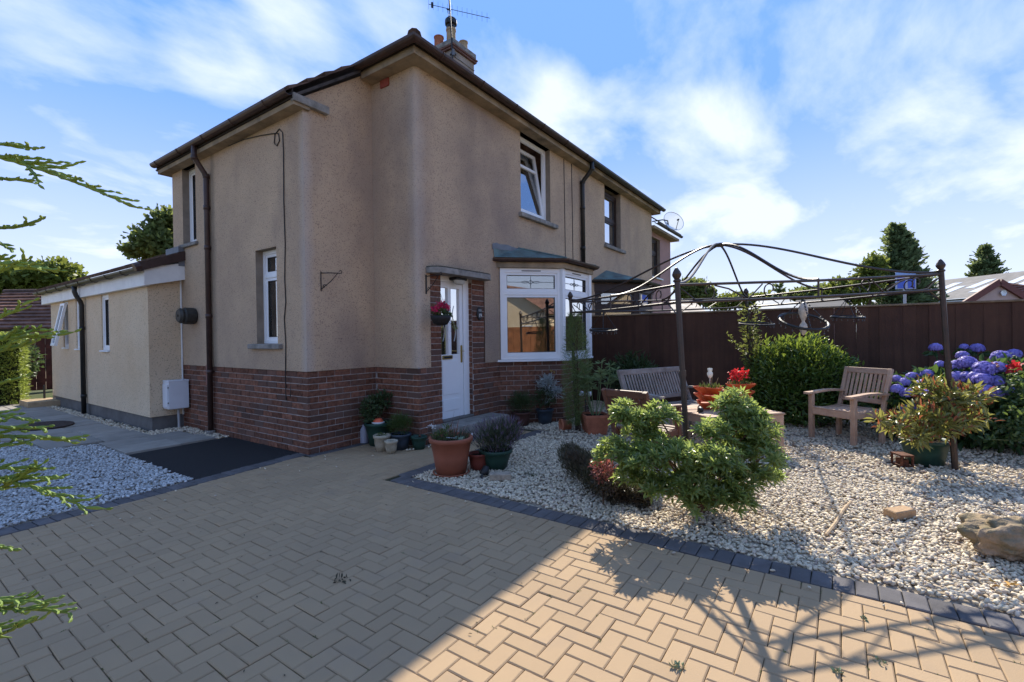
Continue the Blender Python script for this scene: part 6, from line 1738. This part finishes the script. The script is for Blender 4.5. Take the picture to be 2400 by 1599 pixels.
for (x0, y0, x1, y1, dep, lv) in sprays:
    a, b = DEP(x0, y0, dep*1.02)-CO, DEP(x1, y1, dep)-CO
    mb = MB(); twig(mb, a, b-a, (b-a).length*1.0, .0042, lv)
    mb.tube([Vector((0, 0, max(.2, a.z-.15))), a.lerp(Vector((0, 0, a.z)), .4), a], [.012, .006, .003], 5)
    mb.build('spray', L_CYPRESS, cyp)
P, d = in_lobes([(0, 0, .6, .36, .42, .6), (0, 0, 1.4, .33, .4, .7), (0, 0, 2.2, .22, .25, .5)], 2600, .7)
kk = np.array([not inframe((p[0]+CO.x, p[1]+CO.y, p[2]), .22) for p in P]); P, d = P[kk], d[kk]
leaves('foliage', P, d+np.array([0, 0, .3]), .09, .02, L_CYPRESS, cyp, BLADE)
# clipped hedge farther down the left side
hd2 = thing('clipped_hedge', 'clipped yellow-green conifer hedge in front of the dark side gate', 'hedge', None, (1.72, 15.8, 0))
n = 9000; P = np.stack([-.9+1.55*RNG.random(n), -1.2+2.4*RNG.random(n), 1.48*RNG.random(n)**.8], 1)
f = RNG.integers(0, 3, n); P[f == 0, 0] = .65+.05*RNG.random((f == 0).sum()); P[f == 1, 1] = -1.2-.05*RNG.random((f == 1).sum()); P[f == 2, 2] = 1.45+.06*RNG.random((f == 2).sum())
N_ = np.zeros((n, 3)); N_[f == 0, 0] = 1; N_[f == 1, 1] = -1; N_[f == 2, 2] = 1
leaves('foliage', P, N_+RNG.normal(size=(n, 3))*.5, .08+.06*RNG.random(n), .022, L_HEDGE, hd2, BLADE)
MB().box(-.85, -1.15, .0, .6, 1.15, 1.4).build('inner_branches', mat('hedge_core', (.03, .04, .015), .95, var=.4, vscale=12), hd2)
# side gate and low fence
gt_ = thing('side_gate', 'dark red-brown wooden gate at the end of the slab path', 'gate', None, (2.9, 18.2, 0))
for k in range(16):
    MB().box(-1.4+k*.19, -.012, .03, -1.4+k*.19+.182, .012, 1.52, None, .003).build('gate_board', mat('gate_stain', (.085, .025, .018), .8, var=.3, vscale=4, rand=.15), gt_)
MB().box(-1.42, .014, .25, 1.66, .05, .33).box(-1.42, .014, 1.2, 1.66, .05, 1.28).build('gate_rail', MATS['gate_stain'], gt_)
MB().tube([(-.02+.06*math.cos(t), -.03, 1.0+.06*math.sin(t)) for t in [2*math.pi*i/14 for i in range(15)]], .01, 5).build('ring_handle', STEEL, gt_).location = (.35, 0, 0)
ivy = thing('dark_shrub', 'dark unlit shrub growing in front of the side gate', 'shrub', None, (2.75, 16.9, 0))
bush('foliage', ivy, [(0, 0, .9, .35, .4, .5), (-.35, .1, .6, .4, .4, .6)], 1500, .10, .05, L_DIM)
MB().tube([(0, 0, 0), (0, 0, .8)], .03, 6).build('stem', BARK, ivy)
st_ = thing('stone_step', 'low sandstone step with handrail foot at the extension door', 'step', None, (2.5, 13.85, 0))
MB().box(-.25, -.35, 0, .25, .45, .13, None, .01).build('tread', SANDST, st_)
MB().tube([(.12, .35, .13), (.12, .35, .42)], .02, 6).build('post', BLACK, st_)
dm = MB(); n_ = 20
dm.prism([(.33*math.cos(2*math.pi*i/n_), .46*math.sin(2*math.pi*i/n_)) for i in range(n_)], 0, .02)
o = dm.build('door_mat', mat('mat_bristle', (.055, .035, .028), .95, var=.3, vscale=40, bump=.5, bscale=200)); g = G(105, 983); o.location = (g.x, g.y, .026); tag(o, 'dark brown oval mat on the slab path', 'door mat')

# ------------------------------------------------------------------ left background: bungalow, trees
bn = thing('bungalow', 'low bungalow with weathered brown tile roof behind the hedge', 'house', None, (0, 0, 0))
def wq(xd, yd, dep): return DEP(xd, yd, dep)
e0, e1 = wq(-160, 757, 26.0), wq(140, 757, 26.0); r0, r1 = wq(-160, 672, 30.0), wq(140, 672, 30.0)
e0.z = e1.z = (e0.z+e1.z)/2; r0.z = r1.z = (r0.z+r1.z)/2
dvec = (e1-e0).normalized(); 
upv = (r0-e0); upv = upv-dvec*upv.dot(dvec); slen_ = upv.length; upv.normalize()
bt = MB(); tiles_slope(bt, e0, e1+dvec*1.5, upv, slen_, 11, th=.09, wob=.02); 
bk = e0+upv*slen_; hdir = Vector((upv.x, upv.y, 0)).normalized()
bt.add([bk, bk+dvec*16, bk+dvec*16+hdir*4-Vector((0, 0, 3)), bk+hdir*4-Vector((0, 0, 3))], [(0, 1, 2, 3)])
bt.build('roof', TILE_BROWN, bn)
MB().tube([bk-dvec*.2+Vector((0, 0, .05)), bk+dvec*14+Vector((0, 0, .05))], .13, 8).build('ridge', TILE, bn)
wlm = MB(); w0 = e0+hdir*.4; wlm.add([(w0.x, w0.y, -.1), (w0.x+dvec.x*14, w0.y+dvec.y*14, -.1), (w0.x+dvec.x*14, w0.y+dvec.y*14, e0.z+.1), (w0.x, w0.y, e0.z+.1)], [(0, 1, 2, 3)])
wlm.build('wall', RENDER, bn)
gm2 = MB(); half_gutter(gm2, [e0-Vector((0, 0, .02)), e1+dvec*1.5-Vector((0, 0, .02))], .08); gm2.build('gutter', BLACK_PVC, bn)
settle(bn, (e0.x, e0.y, 0))

def tree(name, label, base, crown, m, n, size, trunk_r=.25, cat='tree', tpl=QUAD, group=None, shell=.25, up=.2):
    t = thing(name, label, cat, group, (base[0], base[1], 0))
    b = Vector((base[0], base[1], 0))
    lob = [(c[0]-b.x, c[1]-b.y, c[2], *c[3]) for c in crown]
    P, d = in_lobes(lob, n, shell)
    leaves('crown', P, d*.6+RNG.normal(size=P.shape)*.8+np.array([0, 0, up]), size*(.6+.8*RNG.random(n)), size*.6, m, t, tpl)
    tr = MB(); top = max(l[2] for l in lob)
    tr.tube([(0, 0, 0), (0, 0, top*.5), (lob[0][0]*.5, lob[0][1]*.5, top*.9)], [trunk_r, trunk_r*.7, trunk_r*.2], 8)
    for l in lob[1:]: tr.tube([(0, 0, top*.4), (l[0]*.6, l[1]*.6, (top*.4+l[2])/2), (l[0], l[1], l[2])], [trunk_r*.5, trunk_r*.3, trunk_r*.1], 6)
    tr.build('trunk', BARK, t)
    return t
def crown_px(spec, dep):
    out = []
    for (x, y, rx, ry) in spec:
        c = DEP(x, y, dep); k = dep*KD/F_PX
        out.append((c.x, c.y, c.z, (rx*k, rx*k, ry*k)))
    return out
cw = crown_px([(60, 640, 75, 38), (130, 630, 55, 35), (10, 655, 70, 40), (-60, 640, 70, 45), (165, 655, 35, 28)], 44)
tree('broadleaf_tree', 'light green tree clump rising behind the bungalow ridge', (cw[0][0], cw[0][1]), cw, L_FARTREE, 6500, .42, .3, shell=.3)
cw = crown_px([(365, 555, 60, 40), (385, 510, 40, 32), (320, 575, 38, 20), (400, 580, 50, 35)], 34)
tree('dark_tree', 'dark tree with flat layered crown behind the house eaves', (cw[0][0]+1, cw[0][1]+1), cw, L_FARTREE2, 4200, .34, .3, shell=.2)

# ------------------------------------------------------------------ right background beyond the fence
wr = thing('warehouse', 'long grey-roofed warehouse with skylight strips beyond the fence', 'building')
GREYROOF = mat('grey_sheet_roof', (.20, .185, .17), .85, var=.15, vscale=1.5, spec=.2, streak=((.3, .3, 4), (.28, .26, .24), .5, .7, .5))
e0, e1 = DEP(1985, 697, 60), DEP(2480, 655, 40); e1.z = e0.z = 4.7
ra, rb = DEP(2100, 668, 66), DEP(2480, 597, 48)
rd = (e1-e0); rd.z = 0; rd.normalize(); hn = Vector((-rd.y, rd.x, 0)); 
if hn.dot(Vector((1, .3, 0))) < 0: hn = -hn
L_ = (e1-e0).length
R0, R1 = e0+hn*9+Vector((0, 0, 3.0))+rd*2, e1+hn*9+Vector((0, 0, 3.0))
rf = MB(); rf.add([e0, e1, R1, R0], [(0, 1, 2, 3)]); rf.add([R0, R1, R1+hn*9-Vector((0, 0, 3)), R0+hn*9-Vector((0, 0, 3))], [(0, 1, 2, 3)])
rf.build('roof', GREYROOF, wr)
wm = MB(); wm.add([(e0.x, e0.y, 0), (e1.x, e1.y, 0), e1-Vector((0, 0, .1)), e0-Vector((0, 0, .1))], [(0, 1, 2, 3)]); wm.add([(e0.x, e0.y, 0), e0, R0, (R0.x, R0.y, 0)], [(0, 1, 2, 3)])
wm.build('wall', mat('white_cladding', (.62, .63, .66), .7, var=.08, vscale=.6), wr)
hg_ = MB(); half_gutter(hg_, [e0+Vector((0, 0, -.05)), e1+Vector((0, 0, -.05))], .12); hg_.build('gutter', BLACK_PVC, wr)
SKYL = mat('skylight_sheet', (.62, .66, .72), .35, var=.1, vscale=1, spec=.5)
for k in range(11):
    s = L_*(.10+.082*k); lo = .22 if k % 2 else .42
    nrm = (R0-e0).cross(rd).normalized(); 
    if nrm.z < 0: nrm = -nrm
    upw = (R1-e1)
    q = [e0+rd*s+upw*lo+nrm*.03, e0+rd*(s+1.0)+upw*lo+nrm*.03, e0+rd*(s+1.0)+upw*(lo+.33)+nrm*.03, e0+rd*s+upw*(lo+.33)+nrm*.03]
    MB().add(q, [(0, 1, 2, 3)]).build('skylight', SKYL, wr)
settle(wr, (e0.x, e0.y, 0))

# red-tiled bungalow at the far right
rb_ = thing('red_bungalow', 'pink rendered bungalow gable with red-brown tiled roof beyond the fence', 'house')
ap, lf = DEP(2300, 649, 19.0), DEP(2232, 690, 19.0)
rt2 = DEP(2372, 690, 19.0); 
gl = (rt2-lf); gl.z = 0; gl.normalize()
half = (ap-lf).dot(gl)*1.6
zE = ap.z-(ap.z-lf.z)*1.6
gc = Vector((ap.x, ap.y, 0))
dep_d = Vector((gl.y, -gl.x, 0)); 
if dep_d.dot(Vector((.82, .57, 0))) < 0: dep_d = -dep_d
dep_d = (dep_d+gl*1.7).normalized()
A_ = gc-gl*half; B_ = gc+gl*half
MB().add([(A_.x, A_.y, 0), (B_.x, B_.y, 0), (B_.x, B_.y, zE), (ap.x, ap.y, ap.z), (A_.x, A_.y, zE)], [(0, 1, 2, 3, 4)]).build('wall', mat('pale_pink_render', (.52, .36, .31), .9, var=.08, vscale=1.5), rb_)
bb = MB()
for s in (-1, 1):
    bb.bar(Vector((ap.x, ap.y, ap.z+.02))-dep_d*.15, Vector((gc.x, gc.y, 0))+gl*s*(half+.15)+Vector((0, 0, zE-.13))-dep_d*.15, .1, .24, (0, 0, 1))
bb.build('bargeboard', mat('red_brown_paint', (.16, .05, .04), .6, var=.1), rb_)
rr2 = MB(); upw = (Vector((ap.x, ap.y, ap.z))-Vector((B_.x, B_.y, zE))); ul = upw.length; upw.normalize()
tiles_slope(rr2, Vector((B_.x, B_.y, zE)), Vector((B_.x, B_.y, zE))+dep_d*9, upw, ul, 12, th=.05)
upw2 = (Vector((ap.x, ap.y, ap.z))-Vector((A_.x, A_.y, zE))); upw2.normalize(); tiles_slope(rr2, Vector((A_.x, A_.y, zE)), Vector((A_.x, A_.y, zE))+dep_d*9, upw2, ul, 12, th=.05)
rr2.build('roof', mat('red_tile', (.23, .085, .06), .9, var=.2, vscale=2, rand=.15), rb_)
al = DEP(2307, 673, 18.9); MB().lathe([(.001, .06), (.09, .06), (.13, 0)], al, 6, Matrix.Rotation(math.radians(125), 4, 'Z') @ Matrix.Rotation(math.pi/2, 4, 'X')).build('alarm_box', UPVC, rb_)
settle(rb_, (A_.x, A_.y, 0))

# blue sign on a post
sg = thing('road_sign', 'blue and white sign on a grey post standing beyond the fence', 'sign')
c = DEP(2081, 645, 22.0); k = 22*KD/F_PX
rgt = Vector((CR[0], CR[1], 0)).normalized(); fw = Vector((_fw[0], _fw[1], 0)).normalized()
MS = Matrix(((rgt.x, fw.x, 0, c.x), (rgt.y, fw.y, 0, c.y), (0, 0, 1, c.z), (0, 0, 0, 1)))
BLUE = mat('sign_blue', (.06, .13, .55), .5, var=.05)
MB().box(-.47, -.02, -.40, .47, .02, .40, MS, .01).build('panel', mat('sign_frame', (.35, .42, .6), .5, var=.05), sg)
MB().box(-.40, -.03, -.36, -.04, -.022, .20, MS).box(.08, -.03, -.36, .42, -.022, .20, MS).build('blue_field', BLUE, sg)
MB().box(-.46, -.028, .27, .46, -.022, .37, MS).build('top_band', mat('sign_light_blue', (.25, .42, .75), .5, var=.05), sg)
MB().box(-.20, -.028, .20, .40, -.022, .265, MS).build('red_band', mat('sign_red', (.35, .06, .04), .5, var=.05), sg)
MB().tube([MS @ Vector((0, .05, -c.z)), MS @ Vector((0, .05, .3))], .06, 8).build('post', mat('grey_post', (.42, .44, .46), .5, var=.05), sg)
settle(sg, (c.x, c.y, 0))

# conifers and bushes along the horizon
def conifer(label, xd, ytop, ybot, wd, dep, n, m, size, leaders=((0, 1, 1),)):
    b = DEP(xd, ybot, dep); top = DEP(xd, ytop, dep); k = dep*KD/F_PX
    t = thing('conifer', label, 'tree', None, (b.x, b.y, 0))
    H0, H1 = max(.5, b.z-3), top.z; W = wd*k/2
    PP, YY, LL = [], [], []
    tr = MB().tube([(0, 0, 0), (0, 0, H1*.97)], [.3, .04], 7)
    for (ox, oh, sh) in leaders:
        nb = int(n*sh)//20; lx, ly, HT = CR[0]*ox*W, CR[1]*ox*W+.3*ox*W, H0+(H1-H0)*oh
        tr.tube([(0, 0, H0), (lx*.7, ly*.7, H0+(HT-H0)*.35), (lx, ly, HT)], [.14, .1, .02], 5)
        for i in range(nb):
            t_ = random.random()**.75; z = H0+(HT-H0)*t_
            L = W*.62*(1-t_)**.8*random.uniform(.5, 1.25)+.12*W*(1-t_)+.15; a = random.random()*6.283
            dv = Vector((math.cos(a), math.sin(a), .15+.55*t_)); bx, by = lx*min(1, .4+t_), ly*min(1, .4+t_)
            tr.tube([(bx, by, z), dv*L*.9+Vector((bx, by, z))], [.04, .012], 4)
            for j in range(20):
                s = random.uniform(.2, 1.0); p = dv*(L*s)+Vector((bx+random.gauss(0, .03*W+.03), by+random.gauss(0, .03*W+.03), z+random.gauss(0, .07)))
                PP.append(p); YY.append((dv.x+random.gauss(0, .35), dv.y+random.gauss(0, .35), dv.z+random.gauss(.1, .3)))
    leaves('crown', np.array(PP), np.array(YY), size*(.7+.7*RNG.random(len(PP))), size*.38, m, t, QUAD)
    tr.build('trunk', BARK, t)
    return t
conifer('big dark spreading conifer standing behind the blue sign', 2065, 522, 700, 195, 46, 12000, L_FARPINE, .42, ((-.42, .72, .2), (-.12, 1.0, .26), (.18, .93, .22), (.45, .84, .18), (.72, .58, .14)))
conifer('small pointed conifer peeking over the warehouse roof', 2263, 570, 640, 110, 75, 3800, L_FARPINE, .55, ((0, 1.0, .5), (-.5, .68, .25), (.5, .74, .25)))
conifer('dark slim conifer on the skyline between gazebo rails', 1792, 655, 700, 38, 40, 700, L_FARPINE, .3)
def row(label, spec, dep, m, n, size, name='broadleaf_tree'):
    cw = crown_px(spec, dep); return tree(name, label, (cw[0][0], cw[0][1]), cw, m, n, size, .2, shell=.3)
row('mid green tree right of the pink wing beyond the fence', [(1600, 672, 38, 30), (1575, 665, 24, 22), (1620, 685, 26, 20)], 26, L_FARTREE2, 2200, .24)
row('yellow-green shrubbery above the fence behind the rear gazebo post', [(1690, 690, 40, 18), (1740, 692, 38, 18), (1660, 700, 30, 12)], 30, L_FARTREE, 2200, .22)
row('green round bush on the skyline beside the big conifer', [(1935, 665, 34, 28), (1960, 680, 24, 22), (1905, 680, 22, 18)], 42, L_FARTREE, 2200, .3)
row('low olive bushes on the skyline behind the shed roofs', [(1850, 678, 40, 16), (1885, 672, 26, 16), (1815, 684, 24, 10)], 48, L_FARTREE2, 1800, .34)
row('bright green tree growing in front of the big conifer', [(1995, 640, 32, 40), (2010, 610, 24, 26), (1975, 672, 28, 24)], 40, L_FARTREE, 2600, .3)
# shed roofs
def shed(label, pts_px, dep0, dep1, m, h):
    t = thing('shed', label, 'shed')
    (xa, ya), (xb, yb), (xc, yc), (xd_, yd_) = pts_px
    a, b = DEP(xa, ya, dep0), DEP(xb, yb, dep0); c, d = DEP(xc, yc, dep1), DEP(xd_, yd_, dep1)
    MB().add([a, b, c, d], [(0, 1, 2, 3)]).add([d, c, c+Vector((2, 1.4, -1.2)), d+Vector((2, 1.4, -1.2))], [(0, 1, 2, 3)]).build('roof', m, t)
    MB().add([(a.x, a.y, 0), (b.x, b.y, 0), b-Vector((0, 0, .03)), a-Vector((0, 0, .03))], [(0, 1, 2, 3)]).build('wall', RENDER_PINK, t)
    settle(t, (a.x, a.y, 0)); return t
shed('pale striped tiled roof just over the fence by the pink wing', [(1520, 722), (1622, 716), (1590, 688), (1530, 690)], 17, 19.5, mat('pale_tile', (.42, .36, .30), .8, var=.3, vscale=3, streak=((.5, .5, 9), (.12, .1, .09), .45, .6, .8)), 2)
shed('dark grey shed roof behind the fence under the rear rails', [(1800, 716), (1960, 708), (1930, 684), (1830, 690)], 24, 27, mat('dark_felt', (.085, .08, .078), .9, var=.2, vscale=2), 2)
shed('low greenhouse-like pale roof behind the rear gazebo post', [(1715, 712), (1850, 706), (1815, 688), (1740, 692)], 21, 23, mat('pale_sheet', (.40, .40, .36), .5, var=.2, vscale=1.5, spec=.4), 2)

# ------------------------------------------------------------------ behind the camera (fence and houses seen only in the window glass)
lf_ = thing('street_fence', 'orange-brown board fence across the drive reflected in the bay window', 'fence', None, (0, -7.2, 0))
for k in range(60):
    MB().box(-9+k*.3, -.012, 0, -9+k*.3+.285, .012, 1.75).build('fence_board', mat('orange_stain', (.30, .12, .05), .8, var=.2, vscale=4, rand=.15), lf_)
def plain_house(label, x, y, w, d, h, rh, m):
    t = thing('opposite_house', label, 'house', None, (x, y, 0))
    wl_ = MB(); wl_.box(-w/2, -d/2, 0, w/2, d/2, h); wl_.add([(-w/2, d/2, h), (w/2, d/2, h), (0, d/2, h+rh), (-w/2, -d/2, h), (w/2, -d/2, h), (0, -d/2, h+rh)], [(0, 1, 2), (5, 4, 3)]); wl_.build('wall', m, t)
    r = MB(); o_ = .4; k_ = rh/(w/2)
    r.add([(-w/2-o_, d/2+o_, h-o_*k_), (0, d/2+o_, h+rh+.05), (0, -d/2-o_, h+rh+.05), (-w/2-o_, -d/2-o_, h-o_*k_), (w/2+o_, d/2+o_, h-o_*k_), (w/2+o_, -d/2-o_, h-o_*k_)], [(0, 1, 2, 3), (1, 4, 5, 2)]); r.build('roof', TILE_BROWN, t)
    for xx in (-w/4, w/4):
        for zz in (1.0,): MB().box(xx-.55, d/2, zz, xx+.55, d/2+.03, zz+1.2).build('window', UPVC, t); MB().box(xx-.48, d/2+.03, zz+.07, xx+.48, d/2+.035, zz+1.13).build('pane', DARKROOM, t)
    return t
plain_house('cream gabled house across the street seen only as a reflection', -13, -27, 8, 9, 3.3, 2.3, RENDER_PALE)
plain_house('buff gabled house farther along the street seen only as a reflection', -1, -31, 8, 9, 3.3, 2.3, RENDER_PALE)

struct('road', MB().prism([(-60, -16), (60, -16), (60, -9), (-60, -9)], -.028, -.004), mat('worn_asphalt', (.16, .155, .15), .9, var=.15, vscale=3))  # unseen ground from here on, added to bounce sunlight onto the shaded facade
struct('bounce_apron', MB().prism([(-7, -7), (3.1, -7), (3.1, -3.21), (-2.21, -3.21), (-2.21, 4.8), (-7, 4.8)], -.028, -.004), mat('bounce_paving', (.40, .30, .21), .9, var=.12, vscale=3))
struct('bounce_gravel', MB().prism([(3.2, -7), (12, -7), (12, -3.62), (3.2, -3.62)], -.028, -.004), PEBBLE)
